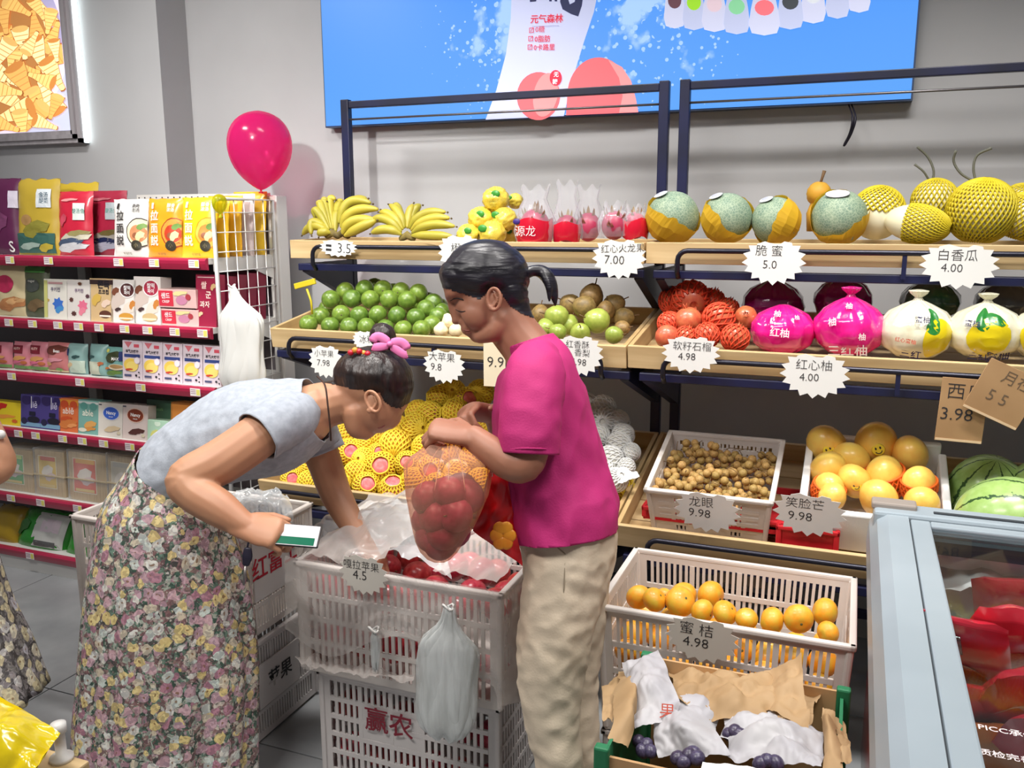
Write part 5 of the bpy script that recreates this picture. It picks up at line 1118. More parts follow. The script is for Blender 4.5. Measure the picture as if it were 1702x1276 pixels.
sheet(onY(500, 1105, 1.8), onY(690, 1135, 1.8), onY(690, 1120, 1.84), onY(490, 1090, 1.84), 40, 8, .018, 22, 12).build('film', m_liner, t, True, True)
# price star on this crate
star('price star reading 4.5 taped to the apple crate', 604, 952, 94, 78, [('嘎拉苹果', 15, -4, -16), ('4.5', 20, -6, 4)], 1.795, .05, mat=M('buff_card', (206, 200, 190), .7))
# bunches of fresh bags
def bag_bunch(lab, top, mid, bot, wt, wm, wb, Y, seed, mat):
    """gathered at the top, flaring, rounded hem"""
    p0, p1, p2 = onY(*top, Y), onY(*mid, Y), onY(*bot, Y); k = (p0-CAM).dot(FWD)/FPX
    t = thing('bag_bunch', lab, 'plastic bags', p0)
    def shell(off, sd):
        rs = []
        for i in range(19):
            f = i/18; c = bez(p0, p1, p2, 18)[i]
            if f < .14: w_ = wt+(wm*.3-wt)*(f/.14)
            elif f < .3: w_ = wm*.3+wm*.7*((f-.14)/.16)
            elif f < .55: w_ = wm
            else: w_ = wm+(wb-wm)*((f-.55)/.45)
            if f > .8: w_ *= sqrt(max(.02, 1-((f-.8)/.21)**2))*.9+.1
            w_ *= k*.5; ring = []
            for j in range(44):
                th = 2*pi*j/44; pl = 1+.3*(abs(sin(3.5*th+sd+f*1.5))-.55)*(1.2-f)+.2*noise.noise(Vector((cos(th)*1.6, sin(th)*1.6, f*3+sd)))
                ring.append(c+Vector((cos(th)*w_*pl+off, sin(th)*w_*.34*pl-off*.3, .012*sin(5*th+sd)*f)))
            rs.append(ring)
        return MB().rings(rs, True, True)
    shell(0, seed).build('bags', mat, t, True, True)
    shell(.006, seed+2).build('bags', mat, t, True, True)
    pts = [p0+Vector((.014*cos(a), .008*sin(a), .006*sin(2*a))) for a in [2*pi*i/12 for i in range(13)]]
    MB().tube(pts, .003, 5).build('tie', m_white, t, True, True)
m_bagw = M('glossy_bag_film', (232, 236, 236), .1, alpha=.42, spec=.8, rgb2=(206, 210, 208), vs=9, stretch=(6, 6, 1), bump=.4, bs=20)
bag_bunch('bunch of new clear bags tied to the apple crate', (745, 1008), (742, 1110), (735, 1222), 14, 100, 116, 1.775, 1, m_bagw)
bag_bunch('small twisted clear bag end hanging on the crate front', (621, 1045), (622, 1070), (622, 1108), 4, 14, 12, 1.78, 5, m_bagw)
bag_bunch('white plastic bags hung on the wire grid end', (385, 475), (412, 560), (395, 650), 10, 80, 96, 2.60, 4, M('milky_bag_film', (230, 230, 226), .2, alpha=.78, spec=.6))
# crates behind the bending woman
CU = crate('white crate with red stencil, upper of the rear stack', -2.2, -1.58, 1.89, 2.25, .335, .655, m_crate, (4, 3), 4, 8)
CD = crate('grey white crate with black stencil, lower of the rear stack', -2.17, -1.57, 1.87, 2.23, .01, .325, m_crate2, (4, 3), 4, 8)
for o_, z_, s_, c_, sz in ((CU, .2, '红富士', (176, 30, 50), .075), (CD, .17, '苹果', (30, 28, 30), .06)):
    m_pl = M('crate_plate', (206, 200, 198), .5)
    MB().bevbox((.312 if o_ is CU else .302, -.02, z_), (.006, .2, .14 if o_ is CD else .19), .002).build('stencil_plate', m_pl, o_)
    lettering(s_, sz, ink('stencil_%d' % c_[0], c_), o_, ((.317 if o_ is CU else .3065), -.02, z_), rot=(0, 0, pi/2), bold=.01)
t = thing('plastic_bag', 'crumpled clear bag heaped in the crate behind the phone', 'bag', (-1.8, 2.05, .66))
m_crk = M('crinkled_clear_film', (228, 232, 234), .16, alpha=.34, spec=.9)
for sd, c in enumerate(([onY(392, 862, 1.98), onY(470, 880, 1.98), onY(468, 818, 2.12), onY(398, 812, 2.12)], [onY(430, 880, 2.0), onY(490, 862, 2.05), onY(478, 822, 2.2), onY(440, 812, 2.16)], [onY(385, 880, 1.95), onY(440, 890, 1.95), onY(450, 830, 2.05), onY(388, 820, 2.05)])):
    sheet(*c, 26, 22, .03, 17, sd*4+1, bulge=.04).build('film', m_crk, t, True, True)
# orange crate
OC = crate('white crate of tangerines in front of the longans', -.515, .045, 1.86, 2.24, .33, .655, m_crate, (4, 3), 4, 8, taper=.06)
crate('white crate under the tangerine crate', -.5, .03, 1.88, 2.22, .01, .325, m_crate2, (4, 3), 4, 8)
MB().bevbox((0, .19, .275), (.12, .008, .03), .003).build('handle_hole', M('dark_slot', (60, 54, 50), .8), OC)
m_tan = M('tangerine_peel', (240, 158, 34), .35, rgb2=(220, 180, 58), vs=1.6, bump=.25, bs=50, coat=.25, rnd=.12)
tan = citrus_mesh('tangerine', m_tan, .86)
co_ = crop(980, 860, 3.067)
for x, y, r, Y in sorted(((250, 405, 62, 2.02), (330, 418, 60, 1.99), (380, 400, 40, 2.1), (478, 395, 66, 2.1), (462, 428, 74, 2.0), (617, 395, 70, 2.08), (575, 478, 60, 1.97), (690, 485, 62, 1.96), (800, 515, 55, 1.95), (930, 525, 66, 1.95), (1065, 515, 72, 1.95), (1200, 480, 68, 1.98), (1215, 585, 55, 1.91))):
    p = onY(*co_(x, y), Y); _tn = globals().get('_tn', -1)+1; single('tangerine', tan, 'tangerine on top of the crate heap, %s from the left' % ORD[_tn], 'tangerine', 'tangerines', p, rpx(p, r/3.067)*1.05, rr())
for i in range(8):
    for j in range(4):
        single('tangerine', tan, 'tangerine lower down in the white crate', 'tangerine', 'tangerines', (-.455+.063*i+random.uniform(-.006, .006), 1.915+.072*j, .535-.02*(j == 0)-.03*(j>1)+random.uniform(-.01, .01)), .034, rr())
    single('tangerine', tan, 'tangerine seen through the front slots', 'tangerine', 'tangerines', (-.45+.062*i, 1.92, .47), .034, rr())
    single('tangerine', tan, 'tangerine low behind the front slots', 'tangerine', 'tangerines', (-.45+.062*i, 1.925, .40), .034, rr())
star('price star reading 4.98 on the tangerine crate', 1167, 1060, 124, 94, [('蜜 桔', 22, -10, -18), ('4.98', 22, -10, 10)], 1.835, .03, .1, mat=M('buff_card', (206, 200, 190), .7))
# longan crate and the red crate under it
m_redc = M('red_crate_plastic', (200, 34, 44), .4)
crate('red plastic crate under the longan crate', -.55, -.06, 2.47, 2.8, .66, .7, m_redc, (3, 2), 1, 4, skipf={(0, 0), (0, 1), (0, 2)}, group='red crates', rimw=.01)
LC = crate('white perforated crate heaped with longans', -.535, -.18, 2.47, 2.83, .70, .862, m_crate, (7, 7), 5, 3, taper=.08, skipf={(r, b_) for r in range(5) for b_ in (0, 2, 3, 4, 6)})
LC.rotation_euler = (radians(15), 0, 0); LC.location.z = .657; LC.location.y = 2.65
random.seed(8)
m_lon = M('longan_skin', (190, 156, 92), .6, rgb2=(160, 124, 66), vs=2.5, bump=.2, bs=40, rnd=.16); lon = MB().ball((0, 0, 0), 1, 12, 8, fn=lambda d, p: p*(1+.02*noise.noise(d*5))).mesh('longan', m_lon, True)
RL = Matrix.Rotation(radians(15), 4, 'X'); ML = Matrix.Translation(LC.location) @ RL
cnt = 0
for lay in range(2):
    for i in range(13):
        for j in range(12):
            x = -.158+.0263*i+(.013 if j % 2 else 0)+random.uniform(-.004, .004); y = -.15+.0262*j+random.uniform(-.004, .004)
            if abs(x) > .163 or abs(y) > .158: continue
            z = .108+.034*noise.noise(Vector((x*12, y*12, 2)))+(.0 if lay == 0 else .024)+random.uniform(-.004, .006)
            if lay == 1 and random.random() < .55: continue
            cnt += 1; single('longan', lon, 'small tan longan in the perforated white crate', 'longan', 'longans in the crate', ML @ Vector((x, y, z)), random.uniform(.0118, .0138), rr())
mb = MB()
for i in range(60):
    x, y = random.uniform(-.15, .15), random.uniform(-.14, .15); p = ML @ Vector((x, y, .135+random.uniform(-.01, .01))); a = random.uniform(0, 6.28); d = Vector((cos(a), sin(a), random.uniform(-.1, .5)))*random.uniform(.02, .045)
    mb.tube([p, p+d*.5+Vector((0, 0, .004)), p+d], .0011, 4)
o = mb.build('longan_twigs', M('longan_twig', (110, 84, 50), .8)); tag(o, 'thin brown twigs tangled among the longans', 'twigs', kind='stuff')
# foam box of mangoes
FB = thing('foam_box', 'open white foam box of mangoes beside the longans', 'foam box', (.085, 2.655, .695), (radians(19), 0, 0))
m_foam = M('white_foam', (232, 232, 230), .7, bump=.15, bs=200); fw2, fd, fh, ft = .39, .37, .125, .022
MB().bevbox((0, -fd/2+ft/2, fh/2), (fw2, ft, fh), .005).build('front_wall', m_foam, FB); MB().bevbox((0, fd/2-ft/2, fh/2+.012), (fw2-.03, ft, fh+.024), .005).build('rear_wall', m_foam, FB)
for s in (-1, 1): MB().bevbox((s*(fw2/2-ft/2), 0, fh/2), (ft, fd-2*ft, fh-.004), .005).build('side_wall', m_foam, FB)
MB().bevbox((0, 0, .008), (fw2-.02, fd-.02, .016), .004).build('bottom', m_foam, FB)
for s in (-1, 1): MB().bevbox((s*(fw2/2-.03), -fd/2+.01, fh-.02), (.07, .035, .05), .006).build('corner_lug', m_foam, FB)
m_man = M('mango_skin', (246, 208, 100), .38, rgb2=(242, 182, 78), vs=1.1, vdet=3, coat=.2, rnd=.08); m_onet = M('orange_foam_net', (244, 112, 34), .6, tl=.2)
def mango_fn(d, p): return Vector((p.x*(1+.08*d.z), p.y*.92+.06*d.z*d.z, p.z*1.2))
man = MB().ball((0, 0, 0), 1, 18, 12, fn=mango_fn).mesh('mango', m_man, True)
mb = MB().ball((0, 0, 0), 1, 18, 12, fn=mango_fn); net(mb, 22, 1.2, -1.4, .3, .055, 9, 1.05, 1, (1, .95, 1.12)); mb.tube([(cos(a)*1.02, sin(a)*.97, .36) for a in [2*pi*i/24 for i in range(25)]], .07, 5, caps=False, mi=1)
mann = mb.mesh('netted_mango', [m_man, m_onet], True)
cm = crop(1020, 660, 2.4956)
for i, (x, y, r, nt_, Y, lab) in enumerate(((885, 200, 76, 0, 2.76, 'mango in the back left corner with a smiling sticker'), (1090, 195, 82, 0, 2.77, 'mango at the back middle with a smiling sticker'), (1230, 240, 72, 0, 2.74, 'mango at the back right with a dark stalk scar'), (985, 265, 74, 0, 2.71, 'mango lying across the middle'), (890, 305, 74, 0, 2.66, 'mango in the left of the second row'), (1125, 335, 78, 1, 2.64, 'mango standing in an orange net at the centre'), (1000, 350, 66, 0, 2.61, 'mango with a smiling sticker near the front'), (1265, 365, 66, 1, 2.6, 'mango in an open orange net at the right'), (890, 385, 62, 1, 2.56, 'mango in an orange net in the front left corner'), (1100, 420, 74, 0, 2.53, 'mango at the front middle'), (1280, 440, 66, 0, 2.53, 'mango in the front right corner'), (905, 415, 55, 0, 2.52, 'mango at the front left'))):
    p = onY(*cm(x, y), Y); s = rpx(p, r/2.4956)*1.06; d = TOCAM(p)*.5+Vector((random.uniform(-.5, .5), -.2, .7))
    if nt_: d = Vector((random.uniform(-.3, .3), -.3, 1))
    o = single('mango', mann if nt_ else man, lab, 'mango', 'mangoes', p, s, rot_to(d, i))
    if 'smiling' in lab:
        q = TOCAM(p); st = obj('sticker', MB().ball((0, 0, 0), (.3, .3, .03), 14, 6).mesh('sticker', M('yellow_sticker', (236, 206, 60), .4), True), o)
        Rinv = o.rotation_euler.to_matrix().inverted(); ql = Rinv @ (q+Vector((.1, 0, -.25))).normalized(); st.location = ql*1.0; st.rotation_euler = rot_to(ql)
        for dx in (-.1, .1): obj('eye', MB().ball((dx, .08, .03), (.045, .07, .02), 8, 5).mesh('eye', m_pen, True), st)
        obj('smile', MB().tube([(.15*cos(a), .15*sin(a)-.02, .035) for a in [pi*1.1+i*pi*.8/6 for i in range(7)]], .02, 5).mesh('smile', m_pen, True), st)
# second red crate and cardboard packing seen under the mango box
crate('red plastic crate standing under the mango box', -.16, .0, 2.44, 2.7, .62, .70, m_redc, (2, 2), 1, 4, skipf={(0, 0), (0, 1)}, group='red crates', rimw=.01)
# watermelons
def wm_mat():
    m = M('watermelon_rind', (150, 184, 100), .3, rgb2=(166, 198, 120), vs=5, coat=.3)
    nt = m.node_tree; N = nt.nodes; L = nt.links; b = N['Principled BSDF']; tc = N.new('ShaderNodeTexCoord'); sp = N.new('ShaderNodeSeparateXYZ'); L.new(tc.outputs['Object'], sp.inputs[0])
    def mth(op, a, b2=None):
        n = N.new('ShaderNodeMath'); n.operation = op
        for i, q in enumerate((a, b2)):
            if q is None: continue
            if isinstance(q, (int, float)): n.inputs[i].default_value = q
            else: L.new(q, n.inputs[i])
        return n.outputs[0]
    no = N.new('ShaderNodeTexNoise'); no.inputs['Scale'].default_value = 3.5; no.inputs['Detail'].default_value = 8; no.inputs['Roughness'].default_value = .7; L.new(tc.outputs['Object'], no.inputs['Vector'])
    ang = mth('ARCTAN2', sp.outputs['Y'], sp.outputs['X']); v = mth('ADD', mth('MULTIPLY', ang, 5.5), mth('MULTIPLY', mth('SUBTRACT', no.outputs['Fac'], .5), 2.2))
    s = mth('ABSOLUTE', mth('SINE', v)); f = mth('LESS_THAN', s, .2)
    mx = N.new('ShaderNodeMixRGB'); src = b.inputs['Base Color'].links[0].from_socket; L.new(src, mx.inputs[1]); mx.inputs[2].default_value = lin((52, 84, 44)); L.new(f, mx.inputs[0]); L.new(mx.outputs[0], b.inputs['Base Color'])
    return m
wmm = wm_mat(); wme = MB().ball((0, 0, 0), (1, 1, 1.12), 32, 20).mesh('watermelon', wmm, True)
for px, py, r, Y, d, lab in ((1640, 824, 64, 2.74, (.1, -.3, 1), 'striped watermelon standing behind the freezer'), (1676, 868, 76, 2.43, (.9, -.35, .35), 'striped watermelon lying in front of the other'), (1735, 830, 64, 2.7, (.3, -.2, 1), 'striped watermelon at the right edge')):
    p = onY(px, py, Y); single('watermelon', wme, lab, 'watermelon', 'watermelons', p, rpx(p, r), rot_to(d, .6))
# ================================================================== GRAPE BOX
m_kb = M('kraft_box', (190, 152, 108), .75, rgb2=(176, 138, 94), vs=4); m_grn = M('green_box_edge', (30, 112, 72), .6); m_kp = M('kraft_paper', (184, 152, 112), .7, rgb2=(168, 136, 96), vs=7, tl=.15); m_tis = M('white_tissue_wrap', (204, 202, 204), .5, rgb2=(188, 186, 192), vs=8, tl=.25)
gx0, gx1, gy0, gy1, gz0, gz1 = -.352, .03, 1.312, 1.66, .335, .655
GBX = thing('grape_box', 'open brown cardboard box with green edges holding wrapped grapes', 'box', ((gx0+gx1)/2, (gy0+gy1)/2, gz0))
MB().bb(gx0+.012, gx1-.012, gy0, gy0+.006, gz0, gz1-.012).build('front_wall', m_kb, GBX, False, True); MB().bb(gx0, gx1, gy1-.006, gy1, gz0, gz1).build('rear_wall', m_kb, GBX, False, True)
for x in (gx0, gx1-.006): MB().bb(x, x+.006, gy0+.006, gy1-.006, gz0, gz1-.01).build('side_wall', m_grn, GBX, False, True)
MB().bb(gx0, gx1, gy0, gy1, gz0, gz0+.006).build('bottom', m_kb, GBX, False, True)
for x in (gx0, gx1):
    for y in (gy0, gy1): MB().bevbox((x, y, (gz0+gz1)/2+.004), (.026, .02, gz1-gz0+.006), .004).build('corner_edge', m_grn, GBX, False, True)
crate('white crate under the grape box', -.37, .03, 1.3, 1.68, .01, .325, m_crate2, (4, 3), 4, 7)
def paper(name, lab, cat, pieces, mat, loc):
    t = thing(name, lab, cat, loc)
    for c, nu, nv, amp, sc, sd, bu in pieces: sheet(*c, nu, nv, amp, sc, sd, bulge=bu).build('sheet', mat, t, True, True)
    return t
cg = crop(980, 860, 3.067); G = lambda x, y, Y: onY(*cg(x, y), Y)
paper('kraft_paper', 'brown paper curling over the left side of the grape box', 'paper', [((G(100, 1110, 1.36), G(200, 1175, 1.36), G(255, 790, 1.62), G(150, 775, 1.64)), 18, 24, .016, 16, 1, .04), ((G(60, 1010, 1.45), G(120, 1050, 1.42), G(180, 800, 1.64), G(60, 850, 1.62)), 14, 18, .016, 16, 11, .0)], m_kp, (gx0, 1.5, .65))
paper('kraft_paper', 'crumpled brown paper folded over the back of the grape box', 'paper', [((G(430, 950, 1.5), G(1110, 1080, 1.5), G(1180, 890, 1.66), G(400, 745, 1.68)), 56, 34, .024, 14, 2, .03), ((G(900, 990, 1.53), G(1120, 1075, 1.5), G(1070, 705, 1.67), G(840, 830, 1.67)), 16, 18, .02, 18, 3, .02)], m_kp, (-.2, 1.62, .65))
paper('kraft_paper', 'brown paper hanging over the right side of the grape box', 'paper', [((G(1190, 1276, 1.33), G(1290, 1276, 1.33), G(1250, 980, 1.6), G(1190, 980, 1.58)), 14, 22, .012, 18, 4, .02), ((G(1270, 1276, 1.34), G(1345, 1240, 1.38), G(1290, 1030, 1.6), G(1240, 1000, 1.6)), 12, 16, .014, 18, 5, .0)], m_kp, (gx1, 1.5, .65))
paper('tissue_wrap', 'white printed tissue bag standing up in the grape box', 'paper bag', [((G(240, 1090, 1.42), G(480, 980, 1.46), G(350, 680, 1.63), G(160, 740, 1.63)), 34, 44, .016, 16, 6, .03), ((G(340, 1225, 1.38), G(720, 1200, 1.36), G(500, 890, 1.56), G(330, 1000, 1.46)), 44, 38, .022, 13, 7, .03), ((G(430, 900, 1.52), G(650, 1110, 1.46), G(640, 960, 1.56), G(490, 890, 1.58)), 18, 16, .016, 18, 17, .02)], m_tis, (-.28, 1.5, .6))
paper('tissue_wrap', 'white tissue spread over grapes on the right of the box', 'paper bag', [((G(700, 1230, 1.36), G(1190, 1276, 1.34), G(1190, 1090, 1.52), G(690, 985, 1.56)), 56, 44, .022, 12, 8, .03), ((G(680, 1130, 1.45), G(1090, 1190, 1.42), G(1060, 1040, 1.53), G(720, 985, 1.57)), 44, 32, .02, 15, 10, .03)], m_tis, (-.1, 1.45, .6))
m_gr = M('grape_skin', (52, 44, 66), .35, rgb2=(78, 70, 96), vs=3, rnd=.2); grape = MB().ball((0, 0, 0), (1, 1, 1.12), 14, 10).mesh('grape', m_gr, True)
random.seed(4)
for x, y, Y in ((450, 1225, 1.34), (505, 1212, 1.345), (550, 1225, 1.34), (530, 1200, 1.36), (480, 1245, 1.335), (740, 1090, 1.46), (765, 1105, 1.455), (715, 1105, 1.46), (905, 1240, 1.345), (950, 1250, 1.345), (870, 1255, 1.34), (1080, 1105, 1.5), (250, 1140, 1.42), (290, 1160, 1.41), (270, 1190, 1.4), (310, 1190, 1.4)):
    p = G(x, y, Y); single('grape', grape, 'dark purple grape showing between the tissue sheets', 'grape', 'grapes in the box', p, .0125, rr())
o = sheet(G(575, 1245, 1.325), G(800, 1262, 1.325), G(850, 1276, 1.32), G(560, 1310, 1.3), 10, 6, .004, 20, 3).build('card_scrap', m_card, None, True); tag(o, 'blank white card lying on the front edge of the grape box', 'card')
lettering('果', .03, ink('red_print', (196, 80, 60)), bpy.data.objects['tissue_wrap'], (0.012, -.052, .065), rot=(-.5, 0, .2))

# ================================================================== FREEZER
m_fz = M('freezer_grey_plastic', (156, 168, 176), .35, rgb2=(146, 158, 166), vs=3); m_fzd = M('dark_rubber', (54, 60, 66), .6); m_fzs = M('freezer_side', (206, 208, 210), .3, coat=.5); m_glass = glass_mat('freezer_glass'); m_fzr = M('crimson_side_print', (150, 20, 50), .25, coat=.5, rgb2=(196, 70, 40), vs=2.4)
fx0, fx1, fy0, fy1, fzt = .065, 1.2, .72, 2.235, .86
FZ = thing('chest_freezer', 'grey chest freezer with a sliding glass lid and crimson side', 'freezer', ((fx0+fx1)/2, (fy0+fy1)/2, 0))
MB().bb(fx0+.03, fx0+.05, fy0, fy1, .08, .80).build('side_wall', m_fzs, FZ, False, True); MB().bb(fx0+.026, fx0+.0305, fy0+.02, fy1-.02, .2, .74).build('side_print', m_fzr, FZ, False, True)
MB().bb(fx1-.05, fx1-.03, fy0, fy1, .08, .80).build('side_wall', m_fzs, FZ, False, True); MB().bb(fx0+.05, fx1-.05, fy1-.04, fy1-.02, .08, .8).build('rear_wall', m_fzs, FZ, False, True); MB().bb(fx0+.05, fx1-.05, fy0+.02, fy0+.04, .08, .8).build('front_wall', m_fzs, FZ, False, True)
MB().bb(fx0+.05, fx1-.05, fy0+.04, fy1-.04, .3, .34).build('floor_liner', m_fzs, FZ, False, True); MB().bb(fx0+.05, fx1-.05, fy0+.05, fy1-.05, .02, .1).build('plinth', m_fzd, FZ, False, True)
mb = MB(); prof = [(0, .76), (.004, .81), (.018, .845), (.04, fzt), (.085, fzt), (.085, .8), (.05, .79), (.03, .76)]
mb.rings([[(fx0+a, y, z) for a, z in prof] for y in (fy0, fy1)]).build('side_rail', m_fz, FZ, False, True)
MB().rings([[(fx1-a, y, z) for a, z in prof][::-1] for y in (fy0, fy1)]).build('side_rail', m_fz, FZ, False, True)
MB().bevbox(((fx0+fx1)/2, fy1-.045, .835), (fx1-fx0-.02, .085, .06), .008).build('rear_rail', m_fz, FZ, False, True); MB().bb(fx0+.14, fx1-.1, fy1-.062, fy1-.05, .864, .868).build('rail_groove', m_fzd, FZ, False, True)
MB().bevbox(((fx0+fx1)/2, fy0+.03, .83), (fx1-fx0-.02, .06, .06), .008).build('front_rail', m_fz, FZ, False, True)
MB().bevbox((fx0+.055, fy1-.03, .868), (.1, .05, .018), .005).build('corner_cap', M('corner_cap', (150, 140, 132), .4), FZ, False, True)
LID = MB(); lx0, lx1, ly0, ly1 = fx0+.089, fx1-.089, fy0+.06, fy1-.092
for a in ((lx0, lx0+.042, ly0, ly1), (lx1-.042, lx1, ly0, ly1), (lx0+.042, lx1-.042, ly1-.035, ly1), (lx0+.042, lx1-.042, ly0, ly0+.035)): LID.bevbox(((a[0]+a[1])/2, (a[2]+a[3])/2, .845), (a[1]-a[0], a[3]-a[2], .024), .004)
lid = LID.build('lid_frame', m_fz, FZ, False, True)
gl_ = MB().bb(lx0+.042, lx1-.042, ly0+.035, ly1-.035, .846, .85).build('glass', m_glass, lid)
MB().bb(fx0+.085, fx0+.089, fy0+.05, fy1-.09, .8, .853).build('lid_seal', m_fzd, FZ, False, True); MB().bb(lx0+.042, lx1-.042, ly1-.06, ly1-.035, .8, .83).build('inner_shade_strip', m_fzd, FZ, False, True)  # the inner strip is a dark bar standing for the shadow under the glass
# frosted inner lining
m_ice = M('frosted_lining', (206, 196, 194), .5, rgb2=(230, 226, 226), vs=14, bump=.5, bs=40)
MB().bb(fx0+.06, fx1-.06, fy1-.07, fy1-.045, .34, .79).build('inner_lining', m_ice, FZ, False, True); MB().bb(fx0+.05, fx0+.07, fy0+.05, fy1-.07, .34, .79).build('inner_lining', m_ice, FZ, False, True)
t = thing('frost_ridge', 'ridge of white frost along the back wall inside the freezer', 'frost', (.6, 2.13, .68)); sheet((fx0+.08, 2.09, .72), (fx1-.1, 2.1, .72), (fx1-.1, 2.14, .76), (fx0+.08, 2.14, .75), 40, 5, .03, 14, 2).build('frost', m_ice, t, True, True)
# lettering printed on the glass
m_gp = M('glass_print', (226, 214, 214), .6)
def on_glass(s, px, py, size, rz=0):
    p = onZ(px, py, .851); o = lettering(s, size, m_gp, lid, p, rot=(-pi/2, 0, 0), bold=.01); return o
on_glass('PICC承保', 1674, 1216, .0175); on_glass('质检完善', 1672, 1257, .0165)
for cy in (1218, 1258):
    for s in (-1, 1):
        pts = [onZ(1622+14*cos(pi*.6+i*pi*.8/8)*1, cy+18*sin(pi*.6+i*pi*.8/8), .8515) for i in range(9)]
    MB().tube(pts, .0012, 4).build('laurel_mark', m_gp, lid)
# red packets inside
m_rpk = M('red_food_pack', (226, 60, 78), .25, rgb2=(214, 44, 64), vs=5, coat=.6)
random.seed(12)
for i, (px, py, z, w_, h_, an, lab) in enumerate(((1585, 1085, .69, .19, .27, -.3, 'red frozen food pack with a silver glitter patch'), (1680, 1070, .71, .2, .26, .25, 'red frozen food pack with a clear window'), (1600, 1185, .62, .2, .22, .1, 'red frozen food pack lying low at the left'), (1690, 1160, .67, .18, .24, .5, 'red frozen food pack overlapping at the right'), (1705, 1010, .66, .2, .22, -.1, 'red frozen food pack near the back'), (1640, 1250, .58, .24, .2, .0, 'orange printed frozen pack at the bottom'), (1760, 1240, .62, .24, .26, .3, 'red frozen food pack past the right edge'))):
    p = onZ(px, py, z+.06); t = thing('frozen_pack', lab, 'frozen food', p, (radians(38), random.uniform(-.15, .15), an), 'frozen packs in the freezer')
    def pf(u, v, sg=1): 
        e = max(0, 1-abs(2*u-1)**3)*max(0, 1-abs(2*v-1)**3); return ((u-.5)*w_, -sg*.03*e**.6+.008*noise.noise(Vector((u*5, v*5, i))), (v-.5)*h_)
    mb = MB().grid(lambda u, v: pf(u, v), 16, 16); mb.grid(lambda u, v: pf(1-u, v, -1), 16, 16)
    mb.build('pouch', m_rpk if i != 5 else M('orange_food_pack', (206, 120, 60), .3, coat=.4), t, True)
    if i in (0, 1, 3):
        o = MB().ball((0, 0, 0), 1, 18, 8).build('food_window', M('food_picture', (214, 120, 60), .3, rgb2=(190, 70, 50), vs=12, coat=.6), t, True); o.scale = (w_*.34, .007, h_*.17); o.location = (0, -.03, -.02)
    if i == 0:
        o = MB().bevbox((0, 0, 0), (.05, .004, .06), .001).build('glitter_label', M('glitter_silver', (210, 214, 210), .25, metal=.9, rgb2=(110, 120, 116), vs=120, bump=.6, bs=300), t); o.location = (.0, -.026, .085)

# ================================================================== TABLE CORNER, FRONT LEFT
c0 = onZ(150, 1263, .75)
TB = thing('display_table', 'pale wooden display table corner at the lower left', 'table', (c0.x-.4, c0.y-.3, 0))
for k in range(4): MB().bevbox((c0.x-.45, c0.y-.04-k*.081, .735), (.9, .078, .03), .003).build('plank', m_wood, TB, False, True)
for x in (-.86, -.04):
    for y in (-.30, -.04): MB().bevbox((c0.x+x, c0.y+y, .36), (.04, .04, .72), .004).build('leg', m_wood2, TB, False, True)
pp = onZ(103, 1262, .75); t = thing('white_peg', 'short white plastic peg standing on the table corner', 'peg', pp)
MB().lathe([(.001, 0), (.017, 0), (.017, .006), (.008, .01), (.008, .045), (.011, .046), (.011, .06), (.001, .061)], 16).build('peg', m_white, t, True)
pb = atD(18, 1232, 1.26); t = thing('snack_pack', 'bright yellow glossy snack bag on the table corner', 'bag', pb)
m_yel = M('yellow_foil', (236, 214, 14), .18, rgb2=(226, 196, 10), vs=6, coat=.8, bump=.5, bs=30)
c = [atD(-60, 1290, 1.2), atD(55, 1285, 1.2), atD(100, 1216, 1.27), atD(-30, 1140, 1.32)]
a = sheet(*c, 24, 22, .012, 22, 2, bulge=.03); a.build('front', m_yel, t, True, True); sheet(c[1], c[0], c[3], c[2], 24, 22, .004, 22, 3, bulge=.03).build('back', m_yel, t, True, True)
# ================================================================== PEOPLE
from mathutils.bvhtree import BVHTree
from mathutils import Euler
def sleeve(pts, mat, parent, amp=.005, seed=1, n=40):
    pos = spline([atD(*p[:3]) for p in pts], 10); rad = spline([Vector((p[3], p[4], 0)) for p in pts], 10)
    mb = MB().tube(pos, [(q.x, q.y) for q in rad], n, ref=FH, caps=False); me = mb.mesh('sleeve', mat, True)
    wrinkle(me, amp, 17, (1, 1, 1), seed); o = obj('sleeve', me, parent, True); md = o.modifiers.new('cloth_thickness', 'SOLIDIFY'); md.thickness = .003; return o
FH = Vector((FWD.x, FWD.y, 0)).normalized()
m_skin = M('skin_tan', (164, 112, 88), .5, rgb2=(150, 98, 76), vs=6, sss=.12); m_skin2 = M('skin_light', (192, 142, 110), .5, rgb2=(180, 128, 98), vs=6, sss=.12)
m_hair = M('black_hair', (20, 18, 24), .38, rgb2=(34, 30, 40), vs=30, stretch=(.25, .25, 2), bump=.6, bs=50); m_hairb = M('dark_brown_hair', (26, 18, 18), .38, rgb2=(46, 32, 28), vs=30, stretch=(2, 2, .3), bump=.6, bs=50)
m_lip = M('lips', (150, 84, 76), .45); m_brow = M('brow_hair', (40, 28, 26), .8)
def P3(a): return atD(*a)
def limb(mb, pts, n=14, dome=True, ref=FH):
    """pts: (px,py,D, ra, rb) ra along depth, rb in the picture plane, metres"""
    pos = [atD(p[0], p[1], p[2]) for p in pts]; rad = [(p[3], p[4] if len(p) > 4 else p[3]) for p in pts]
    k = len(pos)
    if k > 2:
        S = spline(pos, 5); R = []
        RR = spline([Vector((r[0], r[1], 0)) for r in rad], 5); R = [(max(.003, q.x), max(.003, q.y)) for q in RR]
    else: S, R = pos, rad
    mb.tube(S, R, n, ref=ref, dome=dome)
